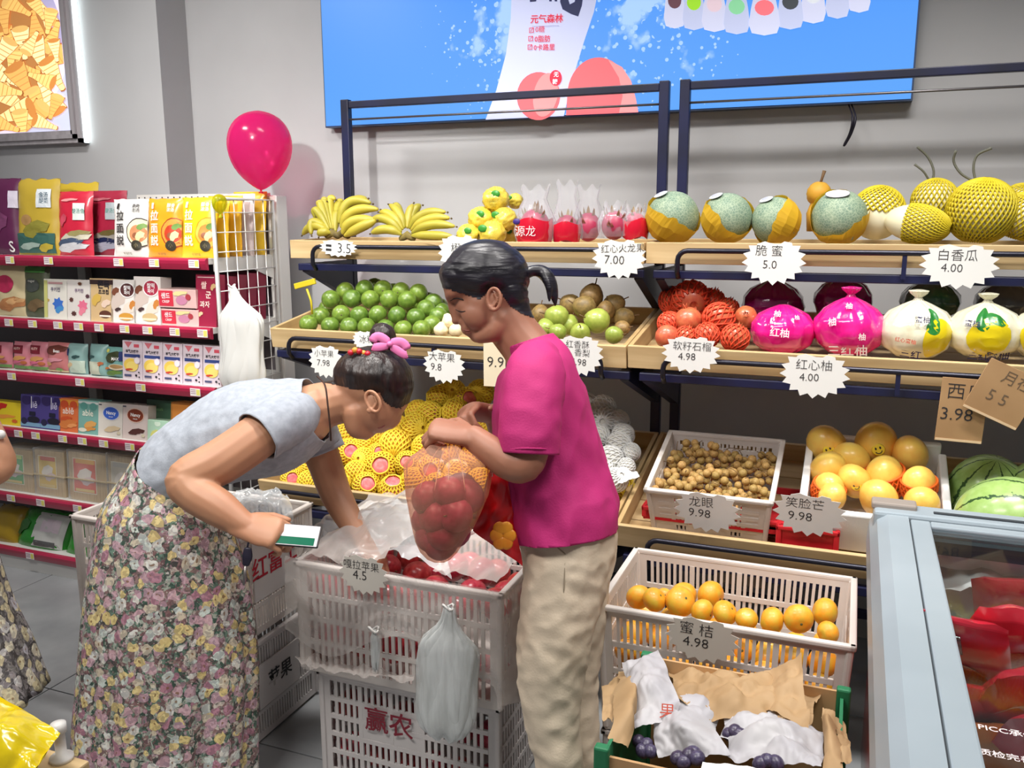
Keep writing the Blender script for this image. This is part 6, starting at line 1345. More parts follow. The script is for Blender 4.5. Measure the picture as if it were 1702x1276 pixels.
def pball(mb, x, y, D, rx, ry, rd=None):
    """ball with picture-plane radii in pixels and depth radius in metres"""
    c = atD(x, y, D); k = D/FPX; R = Matrix((RGT, FWD, UPV)).transposed()
    mb.ball(c, (rx*k, rd if rd else (rx+ry)/2*k, ry*k), 20, 14, R=R)
def hand(mb, W, f, n, th, curl=(.9, 1.2, .8), sc=1.0, spread=.0, thumb=(.55, .75, .25), curls=None):
    """W wrist, f towards the knuckles, n palm normal, th thumb side (unit vectors)"""
    f = f.normalized(); n = (n-f*n.dot(f)).normalized(); s = f.cross(n); s = s if s.dot(th) > 0 else -s
    mb.tube([W-f*.02*sc, W+f*.02*sc, W+f*.05*sc, W+f*.082*sc], [(.026*sc, .018*sc), (.034*sc, .017*sc), (.040*sc, .0155*sc), (.038*sc, .013*sc)], 14, ref=s, dome=True)
    L = ((.043, .027, .021), (.047, .030, .022), (.044, .028, .021), (.035, .021, .018))
    for i in range(4):
        cc = curls[i] if curls else curl
        p = W+f*(.078-.004*abs(i-1.2))*sc+s*((1.5-i)*.0195)*sc; a = 0; pts = [p-f*.02*sc, p]
        for j in range(3):
            a += cc[j]; d = (f*cos(a)+n*sin(a)+s*((1.5-i)*spread*.1)).normalized(); p = p+d*L[i][j]*sc; pts.append(p)
        r0 = (.0092, .0098, .0092, .008)[i]*sc
        mb.tube(pts, [r0, r0*1.05, r0*.95, r0*.88, r0*.72], 10, dome=True)
    p = W+f*.02*sc+s*.026*sc; d = (f*thumb[0]+s*thumb[1]+n*thumb[2]).normalized(); q = p+d*.042*sc; d2 = (f*.9+n*.45+s*.15).normalized()
    mb.tube([W+f*.008*sc+s*.008*sc, p, q, q+d2*.032*sc], [.014*sc, .0135*sc, .0108*sc, .008*sc], 10, dome=True)
def hair_from(body, bound, off, name, mat, parent, win, flow, feather=26.0):
    me = body.data; B = sorted(bound)
    def yb(x):
        if x <= B[0][0]: return B[0][1]
        for (x0, y0), (x1, y1) in zip(B, B[1:]):
            if x <= x1: return y0+(y1-y0)*(x-x0)/max(1e-6, x1-x0)
        return B[-1][1]
    hv = {}
    for v in me.vertices:
        x, y, d = project(v.co)
        if win[0] < x < win[1] and win[2] < y < win[3]: hv[v.index] = yb(x)-y
    idx = {}; vs = []; fs = []
    for p in me.polygons:
        if all(hv.get(i, -99) > -3 for i in p.vertices):
            for i in p.vertices:
                if i not in idx:
                    v = me.vertices[i]; h = max(0, hv[i]); k = min(1, h/feather); k = k*k*(3-2*k)
                    q = Vector((v.co.dot(RGT)*flow[0], v.co.dot(UPV)*flow[1], v.co.dot(FWD)*flow[2]))
                    idx[i] = len(vs); vs.append(v.co+v.normal*(.0012+off*k+k*.0022*noise.noise(q)+k*.0012*noise.noise(q*2.2)))
            fs.append([idx[i] for i in p.vertices])
    return MB().add(vs, fs).build(name, mat, parent, True, True)
def surf(bvh, x, y, lift=.001):
    d = ray(x, y).normalized(); h = bvh.ray_cast(CAM, d); return (h[0]-d*lift) if h[0] is not None else None
def floor_pt(x, y, D, z):
    p = atD(x, y, D); return Vector((p.x, p.y, z))

# ------------------------------------------------------------------ woman in pink
PK = thing('person', 'woman in a magenta T-shirt and cream trousers holding a bag of apples', 'person', floor_pt(935, 1276, 2.0, 0))
mb = MB()
limb(mb, [(948, 915, 2.0, .14, .10), (930, 800, 2.0, .12, .10), (905, 700, 2.0, .14, .10), (893, 625, 2.0, .13, .08), (880, 585, 2.0, .07, .06), (858, 555, 2.0, .056, .056), (838, 525, 2.0, .056, .058), (825, 500, 2.0, .055, .06)])
pball(mb, 808, 460, 2.0, 64, 54, .076); pball(mb, 803, 506, 2.0, 42, 46, .062); pball(mb, 770, 470, 2.0, 35, 38, .058); pball(mb, 838, 494, 2.0, 32, 38, .062)
for D, D2 in ((1.968, 1.985), (2.032, 2.015)): limb(mb, [(834, 528, D, .028, .032), (820, 550, D, .026, .024), (800, 558, D2, .024, .018)])
pball(mb, 794, 558, 2.0, 14, 12, .02); pball(mb, 792, 538, 2.0, 22, 24, .036); pball(mb, 754, 491, 2.0, 15, 12, .046); pball(mb, 776, 512, 2.0, 20, 20, .046)
limb(mb, [(750, 500, 2.0, .010, .010), (753, 515, 2.0, .009, .010), (759, 530, 2.0, .011, .011)]); pball(mb, 757.5, 534, 2.0, 7, 6.5, .011); pball(mb, 767, 535, 1.989, 5, 5, .006); pball(mb, 767, 535, 2.011, 5, 5, .006)
pball(mb, 773, 547, 2.0, 8, 4, .019); pball(mb, 779, 554, 2.0, 8, 4.5, .017); pball(mb, 780, 545, 2.0, 14, 14, .028)
for D in (1.965, 2.035): pball(mb, 796, 522, D, 30, 26, .026)
# arms
limb(mb, [(885, 618, 1.86, .05, .05), (882, 690, 1.82, .046, .046), (874, 765, 1.80, .040, .042), (845, 768, 1.80, .036, .037), (815, 748, 1.81, .031, .032), (786, 727, 1.83, .024, .028)])
limb(mb, [(885, 618, 2.14, .05, .05), (870, 700, 2.20, .045, .045), (862, 770, 2.2, .04, .04), (840, 730, 2.14, .034, .034), (822, 692, 2.08, .024, .026)])
hand(mb, atD(785, 726, 1.83), (atD(735, 714, 1.835)-atD(785, 726, 1.83)), -UPV*.85+FWD*.5, FWD*.6+UPV*.7, (1.0, 1.25, .7), 1.0)
hand(mb, atD(820, 690, 2.07), (atD(765, 678, 2.0)-atD(820, 690, 2.07)), -UPV*.75-FWD*.55, UPV*.5-FWD*.6, (.75, 1.2, .7), 1.0)
# legs down to the feet
for (a, b_, c_, D, xs) in ((945, 916, 928, 1.92, 0), (962, 955, 966, 2.08, 0)):
    f0 = floor_pt(c_, 1276, D, .0)
    pts = [atD(a, 930, D), atD(b_, 1080, D), atD(b_+4, 1180, D), atD(c_, 1276, D), f0+Vector((0, 0, .09)), f0+Vector((0, 0, .045))]
    mb.tube(spline(pts, 4), [r for r in [q.x for q in spline([Vector((v, 0, 0)) for v in (.062, .056, .046, .04, .036, .038)], 4)]], 14, dome=True)
    mb.tube([f0+Vector((0, 0, .04)), f0+Vector((0, 0, .03))-RGT*.08, f0+Vector((0, 0, .022))-RGT*.15], [.034, .034, .022], 12, ref=(0, 0, 1), dome=True)
body = fuse(mb, 'body', m_skin, .0042, 7, PK)
bvh = BVHTree.FromPolygons([v.co for v in body.data.vertices], [p.vertices for p in body.data.polygons])
# ear, brow, eye, lips
mb = MB(); pts = [atD(821+11*cos(a), 497+18*sin(a), 1.918-.004*cos(a)) for a in [2*pi*i/20 for i in range(20)]]
mb.tube(pts+[pts[0]], .0042, 8); pball(mb, 819, 498, 1.927, 9, 16, .006); limb(mb, [(822, 488, 1.919, .003, .003), (826, 498, 1.918, .003, .003), (821, 508, 1.919, .003, .003)]); pball(mb, 816, 512, 1.921, 5, 5, .005)
fuse(mb, 'ear', m_skin, .0018, 2, PK)
def stroke(name, pix, r, mat, parent, bvh, lift=.0):
    pts = [surf(bvh, x, y, lift) for x, y in pix]; pts = [p for p in pts if p is not None]
    if len(pts) > 1: MB().tube(spline(pts, 3), [r*.4]+[r]*(3*(len(pts)-1)-1)+[r*.4], 6).build(name, mat, parent, True, True)
stroke('eyebrow', [(748, 500), (755, 496), (764, 496), (771, 499)], .0017, m_brow, PK, bvh)
stroke('eyelashes', [(757, 514), (763, 517), (769, 518), (774, 517)], .0013, m_brow, PK, bvh)
stroke('lips', [(770, 548), (775, 549), (781, 550)], .0016, m_lip, PK, bvh); stroke('lips', [(775, 553), (779, 553), (783, 552)], .0016, m_lip, PK, bvh)
# hair
hair_from(body, [(720, 470), (734, 476), (757, 482), (783, 491), (798, 496), (810, 485), (820, 479), (832, 486), (846, 506), (864, 518), (885, 526)], .011, 'hair', m_hair, PK, (690, 900, 380, 545), (10, 95, 60))
mb = MB(); limb(mb, [(868, 458, 2.0, .014, .014), (886, 450, 2.0, .014, .013), (903, 453, 2.0, .017, .016), (915, 470, 2.0, .017, .015), (921, 492, 2.0, .012, .010), (923, 507, 2.0, .004, .003)]); limb(mb, [(903, 455, 1.99, .01, .01), (912, 475, 1.985, .01, .009), (913, 500, 1.985, .003, .003)])
fuse(mb, 'ponytail', m_hair, .003, 2, PK)
MB().tube([atD(874, 455, 2.0)+Vector((0, .016*cos(a), .016*sin(a))) for a in [2*pi*i/14 for i in range(15)]], .004, 6).build('hair_tie', m_blk, PK, True, True)
# shirt
m_mag_sh = M('magenta_cotton', (184, 34, 110), .75, rgb2=(174, 28, 102), vs=5, bump=.15, bs=250)
mb = MB()
limb(mb, [(938, 905, 2.0, .172, .124), (934, 850, 2.0, .172, .13), (920, 790, 2.0, .162, .124), (905, 720, 2.0, .168, .117), (897, 650, 2.0, .178, .104), (896, 605, 2.0, .155, .080), (886, 580, 2.0, .09, .062), (872, 558, 2.0, .07, .056)], 28, dome=False)
pball(mb, 890, 622, 1.87, 44, 44, .06); pball(mb, 888, 622, 2.13, 44, 44, .06)
sleeve([(895, 596, 1.92, .05, .05), (889, 625, 1.865, .064, .066), (884, 670, 1.83, .062, .066), (880, 715, 1.813, .061, .065), (878, 753, 1.81, .061, .064)], m_mag_sh, PK)
sleeve([(895, 600, 2.1, .05, .05), (884, 640, 2.14, .064, .066), (874, 690, 2.18, .061, .064), (866, 750, 2.19, .06, .062)], m_mag_sh, PK)
def sp(me):
    wrinkle(me, .012, 11, (1, 1, .8), 2, lambda c: .35+.65*min(1, max(0, (1.25-c.z)/.25)))
    ax = (atD(880, 560, 2.0)-atD(893, 600, 2.0)).normalized()
    cut_mesh(me, [(atD(940, 884, 2.0), -UPV+RGT*.12, .5), (atD(876, 568, 2.0), ax, .16)])
o = fuse(mb, 'shirt', m_mag_sh, .006, 4, PK, post=sp); md = o.modifiers.new('cloth_thickness', 'SOLIDIFY'); md.thickness = .003
# hems
MB().tube([atD(878+46*cos(a), 749+5*sin(a)+1, 1.81+.061*sin(a)) for a in [2*pi*i/28 for i in range(29)]], .0022, 5).build('sleeve_hem', m_mag_sh, PK, True, True)
# trousers
m_pant = M('cream_cotton', (206, 190, 168), .8, rgb2=(196, 180, 158), vs=6, bump=.15, bs=220)
mb = MB()
limb(mb, [(943, 860, 2.0, .155, .108), (944, 900, 2.0, .16, .112), (942, 950, 2.0, .16, .100), (940, 985, 2.0, .15, .088)], 24)
for (D, pts) in ((1.925, [(944, 930, .085, .092), (924, 1050, .085, .084), (914, 1136, .075, .0725), (921, 1221, .062, .0585), (930, 1276, .06, .053)]), (2.075, [(955, 930, .085, .09), (947, 1050, .085, .082), (948, 1136, .07, .066), (962, 1221, .062, .05), (968, 1276, .06, .048)])):
    f0 = floor_pt(pts[-1][0], 1276, D, .07); P_ = [atD(x, y, D) for x, y, *_ in pts]+[f0]; R_ = [(a, b_) for _, _, a, b_ in pts]+[(.055, .055)]
    mb.tube(spline(P_, 5), [(q.x, q.y) for q in spline([Vector((a, b_, 0)) for a, b_ in R_], 5)], 20, ref=FH, dome=False)
def pp_(me):
    wrinkle(me, .007, 15, (1, 1, 1.3), 5); cut_mesh(me, [(atD(943, 868, 2.0), UPV, .4)])
fuse(mb, 'trousers', m_pant, .006, 4, PK, post=pp_)
bvp = BVHTree.FromPolygons([v.co for v in bpy.data.objects['trousers'].data.vertices], [p.vertices for p in bpy.data.objects['trousers'].data.polygons])
stroke('pocket_seam', [(922, 896), (926, 908), (934, 916), (940, 921)], .0018, M('seam_thread', (150, 136, 116), .8), PK, bvp); stroke('side_seam', [(939, 935), (938, 960), (937, 985)], .0014, M('seam_thread', (150, 136, 116), .8), PK, bvp)
for (c_, D) in ((928, 1.92), (966, 2.08)):
    f0 = floor_pt(c_, 1276, D, 0); mb = MB()
    mb.tube([f0+Vector((0, 0, .045))+RGT*.04, f0+Vector((0, 0, .042))-RGT*.06, f0+Vector((0, 0, .03))-RGT*.16], [(.04, .042), (.038, .044), (.024, .036)], 14, ref=(0, 0, 1), dome=True)
    mb.v = [(x, y, max(.002, z)) for x, y, z in mb.v]; mb.build('shoe', m_blk, PK, True, True)

# held bag of apples
apl2 = apl.copy(); apl2.materials[0] = M('purplish_apple_skin', (138, 30, 68), .4, rgb2=(158, 54, 90), vs=3, rnd=.15)
HB = thing('apple_bag', 'clear pinkish bag of red apples held by the woman in pink', 'bag', atD(740, 930, 1.84))
rows_ = [(y_, l_, r_, d_*1.32) for y_, l_, r_, d_ in [(736, 716, 770, .012), (745, 704, 782, .03), (758, 684, 804, .05), (772, 672, 815, .068), (800, 673, 814, .08), (823, 675, 811, .085), (850, 679, 800, .085), (875, 684, 788, .08), (900, 690, 772, .066), (918, 698, 760, .05), (930, 710, 748, .03), (935, 722, 738, .012)]]
rs = []
for i, (y, l, r, d) in enumerate(rows_):
    ring = []
    for j in range(44):
        th = 2*pi*j/44; cx, hw = (l+r)/2, (r-l)/2; pl = 1+(.10*sin(10*th)+.05*sin(17*th))*max(0, 1-i/6)+.03*noise.noise(Vector((cos(th)*2, sin(th)*2, y*.03)))
        ring.append(atD(cx+cos(th)*hw*pl, y+3*sin(6*th)*(i < 2), 1.84+sin(th)*d*pl))
    rs.append(ring)
MB().rings(rs, False, True).build('bag', M('pinkish_film', (226, 176, 150), .25, tcol=(250, 220, 206), alpha=.15, fadd=.4, spec=.7), HB, True, True)
for k in (-26, -10, 4, 22):
    MB().tube(spline([atD(745+k*.4, 738, 1.82), atD(742+k*1.1, 770, 1.80), atD(738+k*1.6, 815, 1.77)], 4), [.0012]*8+[.0006], 4).build('pleat', M('pleat_film', (214, 180, 160), .3, alpha=.5), HB, True, True)
for i, (x, y, D) in enumerate(((705, 830, 1.81), (748, 820, 1.79), (787, 826, 1.82), (722, 862, 1.80), (764, 860, 1.78), (708, 872, 1.86), (742, 895, 1.81), (726, 822, 1.88), (770, 812, 1.88), (752, 868, 1.88), (718, 900, 1.85), (762, 892, 1.84), (738, 915, 1.84))):
    single('red_apple', apl2, 'purplish red apple inside the bag held by the woman', 'apple', 'apples in the held bag', atD(743+(x-743)*.78-(y-820)*.06, 815+(y-815)*.88, 1.84+(D-1.84)*.75), .0375, rr())
# red packet hanging by her side
RP = thing('red_packet', 'red printed packet with an orange flower hanging beside the held bag', 'packet', atD(830, 900, 1.9))
c = [atD(786, 882, 1.90), atD(868, 940, 1.90), atD(842, 790, 1.90), atD(822, 755, 1.90)]
sheet(*c, 18, 22, .008, 20, 2, bulge=.012).build('front', M('red_foil', (206, 24, 32), .3, coat=.4), RP, True, True)
sheet(*[q+FH*.014 for q in (c[1], c[0], c[3], c[2])], 18, 22, .006, 20, 5, bulge=.012).build('back', M('red_foil', (206, 24, 32), .3, coat=.4), RP, True, True)
mb = MB(); ctr = atD(836, 890, 1.868); R = Matrix((RGT, FWD, UPV)).transposed()
for i in range(6): a = i*pi/3; mb.ball(ctr+RGT*.014*cos(a)+UPV*.018*sin(a), (.015, .003, .015), 12, 6, R=R)
mb.build('flower_print', M('orange_flower', (222, 150, 40), .4, rgb2=(206, 116, 30), vs=30), RP, True, True)
q = atD(823, 785, 1.868); o = lettering('样', .022, m_wht, RP, (0, 0, 0), bold=.02); o.matrix_parent_inverse = RP.matrix_basis.inverted(); o.location = q; o.rotation_euler = (0, 0, YAW)

# ------------------------------------------------------------------ woman in grey bending over the crate
GW = thing('person', 'woman in a grey T-shirt and floral skirt bending over the crate', 'person', floor_pt(275, 1262, 2.35, 0))
mb = MB()
limb(mb, [(272, 840, 2.35, .12, .10), (290, 790, 2.35, .12, .088), (345, 742, 2.35, .14, .10), (405, 718, 2.35, .15, .11), (460, 703, 2.35, .15, .10), (505, 690, 2.35, .12, .085), (535, 675, 2.35, .066, .066), (562, 668, 2.35, .058, .06), (590, 660, 2.35, .06, .062)])
pball(mb, 619, 634, 2.35, 62, 52, .084); pball(mb, 622, 676, 2.35, 46, 44, .068); pball(mb, 650, 654, 2.35, 32, 40, .062); pball(mb, 588, 668, 2.35, 34, 36, .062)
limb(mb, [(590, 685, 2.31, .03, .034), (592, 710, 2.32, .028, .028), (606, 718, 2.34, .026, .02)]); limb(mb, [(590, 685, 2.39, .03, .034), (592, 710, 2.38, .028, .028), (606, 718, 2.36, .026, .02)]); pball(mb, 606, 714, 2.35, 20, 16, .03); pball(mb, 628, 702, 2.35, 24, 18, .04)
limb(mb, [(663, 682, 2.35, .009, .01), (659, 697, 2.35, .011, .012), (650, 706, 2.35, .014, .012)])
# right arm holding the phone
limb(mb, [(475, 690, 2.24, .06, .06), (425, 728, 2.18, .056, .058), (365, 768, 2.13, .054, .057), (310, 796, 2.10, .046, .05), (322, 818, 2.09, .045, .048), (362, 843, 2.07, .042, .046), (396, 866, 2.055, .031, .035), (408, 873, 2.05, .027, .030)])
Wg = atD(403, 874, 2.048); hand(mb, Wg, atD(453, 884, 2.03)-Wg, FWD*.75-UPV*.55, UPV*.9+FWD*.3, (.75, 1.15, .8), 1.05, thumb=(.75, .45, .45))
# left arm reaching into the crate
limb(mb, [(520, 715, 2.48, .055, .055), (540, 770, 2.49, .049, .049), (558, 820, 2.49, .044, .045), (580, 862, 2.46, .036, .038), (602, 898, 2.42, .026, .028)])
W2 = atD(600, 895, 2.42); hand(mb, W2, atD(636, 945, 2.38)-W2, -UPV*.4-RGT*.5+FWD*.3, UPV*.6+FWD*.2-RGT*.2, (.4, .5, .4), 1.0)
for D, x in ((2.29, 268), (2.41, 285)):
    f0 = floor_pt(x+20, 1276, D, 0); mb.tube(spline([atD(x, 850, D), atD(x+10, 1060, D), f0+Vector((0, 0, .1)), f0+Vector((0, 0, .04))], 4), [q.x for q in spline([Vector((v, 0, 0)) for v in (.068, .055, .038, .038)], 4)], 14, dome=True)
    mb.tube([f0+Vector((0, 0, .036)), f0+Vector((0, 0, .028))+RGT*.08, f0+Vector((0, 0, .02))+RGT*.15], [.032, .032, .018], 12, ref=(0, 0, 1), dome=True)
gbody = fuse(mb, 'body', m_skin2, .0042, 5, GW)
gb = BVHTree.FromPolygons([v.co for v in gbody.data.vertices], [p.vertices for p in gbody.data.polygons])
mb = MB(); pts = [atD(620+12*cos(a)*cos(.3)-16*sin(a)*-sin(.3), 667+17*sin(a), 2.262-.005*cos(a)) for a in [2*pi*i/20 for i in range(20)]]
mb.tube(pts+[pts[0]], .0045, 8); pball(mb, 619, 668, 2.270, 10, 15, .007); limb(mb, [(622, 659, 2.263, .003, .003), (626, 669, 2.262, .003, .003), (620, 679, 2.264, .003, .003)]); pball(mb, 614, 682, 2.266, 5, 5, .005)
fuse(mb, 'ear', m_skin2, .0018, 2, GW)
stroke('eyelashes', [(660, 672), (664, 676), (667, 680)], .0016, m_brow, GW, gb); stroke('eyebrow', [(664, 660), (669, 664), (672, 668)], .0018, m_brow, GW, gb); stroke('lips', [(640, 706), (634, 710), (628, 711)], .0026, m_lip, GW, gb)
# hair with bun
hair_from(gbody, [(540, 634), (560, 638), (585, 644), (612, 648), (630, 650), (637, 664), (650, 674), (664, 676), (678, 668), (695, 650)], .011, 'hair', m_hairb, GW, (535, 705, 560, 690), (70, 12, 70))
mb = MB(); limb(mb, [(636, 592, 2.35, .028, .026), (640, 578, 2.35, .024, .024)]); pball(mb, 636, 558, 2.35, 22, 22, .034); pball(mb, 646, 572, 2.35, 20, 14, .03); pball(mb, 630, 548, 2.35, 12, 11, .02)
fuse(mb, 'hair_bun', m_hairb, .003, 2, GW, post=lambda me: wrinkle(me, .002, 70, (1, 1, .5), 8))
m_bow = M('pink_ribbon', (226, 120, 176), .5); mb = MB(); c0_ = atD(648, 572, 2.30)
for s, up in ((-1, .012), (1, -.008)):
    for q in range(2): mb.tube(bez(c0_, c0_+RGT*s*.036+UPV*(up+.026-.05*q), c0_+RGT*s*.046+UPV*(up-.006-.012*q), 8), [(.003, .004)]+[(.003, .012)]*7+[(.003, .010)], 8, ref=FWD)
mb.ball(c0_-FWD*.004, .008, 10, 8); mb.build('bow', m_bow, GW, True, True)
mb = MB()
for i, (x, y) in enumerate(((583, 586), (590, 582), (597, 584), (604, 587), (611, 588))): mb.ball(surf(gb, x, y, .02) or atD(x, y, 2.29), .0085, 10, 8, mi=i % 2)
mb.build('bead_tie', [M('red_bead', (196, 34, 54), .3), M('amber_bead', (222, 150, 60), .3)], GW, True, True)
# shirt
m_gsh = M('grey_marl_cotton', (170, 176, 186), .85, rgb2=(156, 162, 172), vs=60, bump=.15, bs=250)
mb = MB()
limb(mb, [(262, 800, 2.35, .14, .085), (290, 782, 2.35, .15, .105), (343, 742, 2.35, .155, .113), (402, 718, 2.35, .165, .132), (460, 706, 2.35, .165, .128), (505, 688, 2.35, .148, .102), (530, 676, 2.35, .12, .083), (546, 672, 2.35, .10, .078)], 28, dome=False)
pball(mb, 478, 696, 2.25, 42, 42, .07); pball(mb, 525, 712, 2.45, 36, 36, .06)
sleeve([(505, 685, 2.3, .05, .05), (487, 692, 2.255, .068, .07), (458, 706, 2.21, .068, .069), (428, 726, 2.17, .066, .067)], m_gsh, GW)
sleeve([(515, 690, 2.42, .05, .05), (524, 712, 2.455, .064, .06), (535, 735, 2.48, .06, .056), (541, 750, 2.483, .058, .055)], m_gsh, GW)
def gp_(me):
    wrinkle(me, .006, 14, (1, 1, 1), 7)
    cut_mesh(me, [(atD(524, 676, 2.35), atD(546, 670, 2.35)-atD(520, 678, 2.35)+UPV*.002, .14), (atD(272, 792, 2.35), atD(262, 800, 2.35)-atD(290, 782, 2.35), .2)])
o = fuse(mb, 'shirt', m_gsh, .006, 4, GW, post=gp_); md = o.modifiers.new('cloth_thickness', 'SOLIDIFY'); md.thickness = .003
sbv = BVHTree.FromPolygons([v.co for v in o.data.vertices], [p.vertices for p in o.data.polygons])
MB().tube(spline([atD(527, 625, 2.3), atD(540, 640, 2.26), atD(545, 675, 2.25), atD(549, 712, 2.26), atD(550, 732, 2.28)], 5), .0024, 6).build('cord_necklace', M('brown_cord', (60, 36, 26), .7), GW, True, True)
# floral skirt
def floral(name, scale, pal, bg):
    m = bpy.data.materials.new(name); m.use_nodes = True; nt = m.node_tree; N = nt.nodes; L = nt.links; b = N['Principled BSDF']; b.inputs['Roughness'].default_value = .8
    tc = N.new('ShaderNodeTexCoord'); no = N.new('ShaderNodeTexNoise'); no.inputs['Scale'].default_value = 40; L.new(tc.outputs['Object'], no.inputs['Vector'])
    wv = N.new('ShaderNodeMixRGB'); wv.blend_type = 'ADD'; wv.inputs[0].default_value = .025; L.new(tc.outputs['Object'], wv.inputs[1]); L.new(no.outputs['Color'], wv.inputs[2])
    def ramp(src, cols):
        r = N.new('ShaderNodeValToRGB'); r.color_ramp.interpolation = 'CONSTANT'; e = r.color_ramp.elements
        while len(e) < len(cols): e.new(.5)
        for i, c in enumerate(cols): e[i].position = i/len(cols); e[i].color = lin(c)
        L.new(src, r.inputs[0]); return r.outputs[0]
    def vor(s):
        v = N.new('ShaderNodeTexVoronoi'); v.inputs['Scale'].default_value = s; L.new(wv.outputs[0], v.inputs['Vector']); sp_ = N.new('ShaderNodeSeparateColor'); L.new(v.outputs['Color'], sp_.inputs[0]); return v, sp_
    v1, s1 = vor(scale); v2, s2 = vor(scale*2.3); v3, s3 = vor(scale*4.2)
    base = ramp(s2.outputs[0], bg); fl_ = ramp(s1.outputs[1], pal)
    def mix(f, a, c_):
        x = N.new('ShaderNodeMixRGB'); L.new(f, x.inputs[0]); L.new(a, x.inputs[1])
        if isinstance(c_, tuple): x.inputs[2].default_value = lin(c_)
        else: L.new(c_, x.inputs[2])
        return x.outputs[0]
    def less(src, t_, k=1.0):
        n = N.new('ShaderNodeMath'); n.operation = 'LESS_THAN'; L.new(src, n.inputs[0]); n.inputs[1].default_value = t_; n2 = N.new('ShaderNodeMath'); n2.operation = 'MULTIPLY'; L.new(n.outputs[0], n2.inputs[0]); n2.inputs[1].default_value = k; return n2.outputs[0]
    small = ramp(s3.outputs[0], bg[::-1]); c = mix(less(v3.outputs['Distance'], .42, .75), base, small)
    c = mix(less(v1.outputs['Distance'], .52, .92), c, fl_)
    pet = ramp(s3.outputs[1], [(255, 250, 240), (150, 120, 110), (230, 210, 190), (110, 90, 90)])
    sh_ = N.new('ShaderNodeMixRGB'); sh_.blend_type = 'MULTIPLY'; sh_.inputs[0].default_value = .45; L.new(c, sh_.inputs[1]); L.new(pet, sh_.inputs[2])
    c = mix(less(v1.outputs['Distance'], .13, .8), sh_.outputs[0], (120, 84, 50))
    L.new(c, b.inputs['Base Color']); return m
m_fl = floral('floral_print', 38, [(206, 172, 184), (222, 204, 140), (222, 224, 220), (180, 130, 150), (214, 206, 186), (196, 164, 178), (204, 216, 212), (230, 212, 150)], [(64, 92, 80), (140, 118, 116), (104, 132, 118), (176, 144, 156), (80, 80, 78), (164, 176, 166), (130, 100, 102), (196, 190, 182)])
def skirt(name, edges, D, mat, parent, deps, nf=11, seed=0, amp=.07):
    rs = []; DP = [q.x for q in spline([Vector((d, 0, 0)) for d in deps], 6)]; E_ = [(atD(*l, D), atD(*r, D)) for l, r in edges]
    Ls = spline([e[0] for e in E_], 6); Rs = spline([e[1] for e in E_], 6); n = len(Ls)
    for i in range(n):
        f = i/(n-1); c = (Ls[i]+Rs[i])/2; a = (Rs[i]-Ls[i])/2; dp = FH*DP[i]; ring = []
        for j in range(120):
            th = 2*pi*j/120; fo = (sin(nf*th+seed+f*.8)+.6*sin((nf*2-3)*th+seed*2))*amp*f**1.3*.6+.05*noise.noise(Vector((cos(th)*2, sin(th)*2, f*3+seed)))*f
            ring.append(c+(a*cos(th)+dp*sin(th))*(1+fo)+Vector((0, 0, .012*sin(3*th+seed)*f)))
        rs.append(ring)
    o = MB().rings(rs, False, False).build(name, mat, parent, True, True); md = o.modifiers.new('cloth_thickness', 'SOLIDIFY'); md.thickness = .003; return o
skirt('skirt', [((240, 742), (318, 808)), ((214, 782), (350, 832)), ((180, 830), (374, 856)), ((163, 905), (386, 905)), ((150, 997), (410, 997)), ((140, 1108), (424, 1108)), ((133, 1200), (422, 1205)), ((134, 1262), (420, 1288))], 2.35, m_fl, GW, [.15, .16, .175, .185, .195, .205, .215, .22], 11, 1)
for D, x in ((2.29, 288), (2.41, 305)):
    f0 = floor_pt(x, 1276, D, 0); MB().tube([f0+Vector((0, 0, .03))-RGT*.05, f0+Vector((0, 0, .03))+RGT*.06, f0+Vector((0, 0, .025))+RGT*.16], [(.03, .04), (.03, .042), (.022, .032)], 12, ref=(0, 0, 1), dome=True).build('shoe', M('grey_shoe', (70, 68, 70), .6), GW, True, True)
# phone in her right hand
c = [atD(462, 910, 1.985), atD(520, 912, 1.985), atD(533, 876, 2.02), atD(470, 871, 2.02)]
U = (c[2]-c[3]).normalized(); V = (c[3]-c[0]); V = (V-U*V.dot(U)).normalized(); Nn = U.cross(V); Rm = Matrix((U, V, Nn)).transposed(); ctr = (atD(532, 893, 2.035)-U*.076)
PH = thing('smartphone', 'white phone showing a green screen in the bending woman\'s hand', 'phone', ctr, Rm.to_euler())
MB().bevbox((0, 0, 0), (.152, .056, .008), .003).build('case', M('phone_case', (44, 40, 44), .4), PH); MB().bevbox((0, -.001, .0045), (.146, .052, .0016), .0006).build('screen', M('phone_screen_white', (216, 212, 216), .15), PH); MB().bb(-.07, .066, -.025, -.006, .0053, .006).build('green_panel', M('phone_screen_green', (14, 100, 74), .15), PH)
KC = thing('key_fob', 'black key fob dangling under the phone hand', 'key fob', atD(412, 905, 2.03))
MB().tube(spline([atD(424, 895, 2.02), atD(414, 900, 2.02), atD(411, 910, 2.02)], 3), .0025, 6).build('loop', m_blk, KC, True, True)
mb = MB(); limb(mb, [(412, 912, 2.02, .004, .009), (411, 925, 2.02, .005, .012), (409, 938, 2.02, .004, .008)]); mb.build('fob', m_blk, KC, True, True)
MB().tube([atD(408, 940, 2.02), atD(405, 972, 2.02)], [.004, .003], 6).build('key', M('dull_metal', (130, 124, 122), .4, metal=.7), KC, True, True)

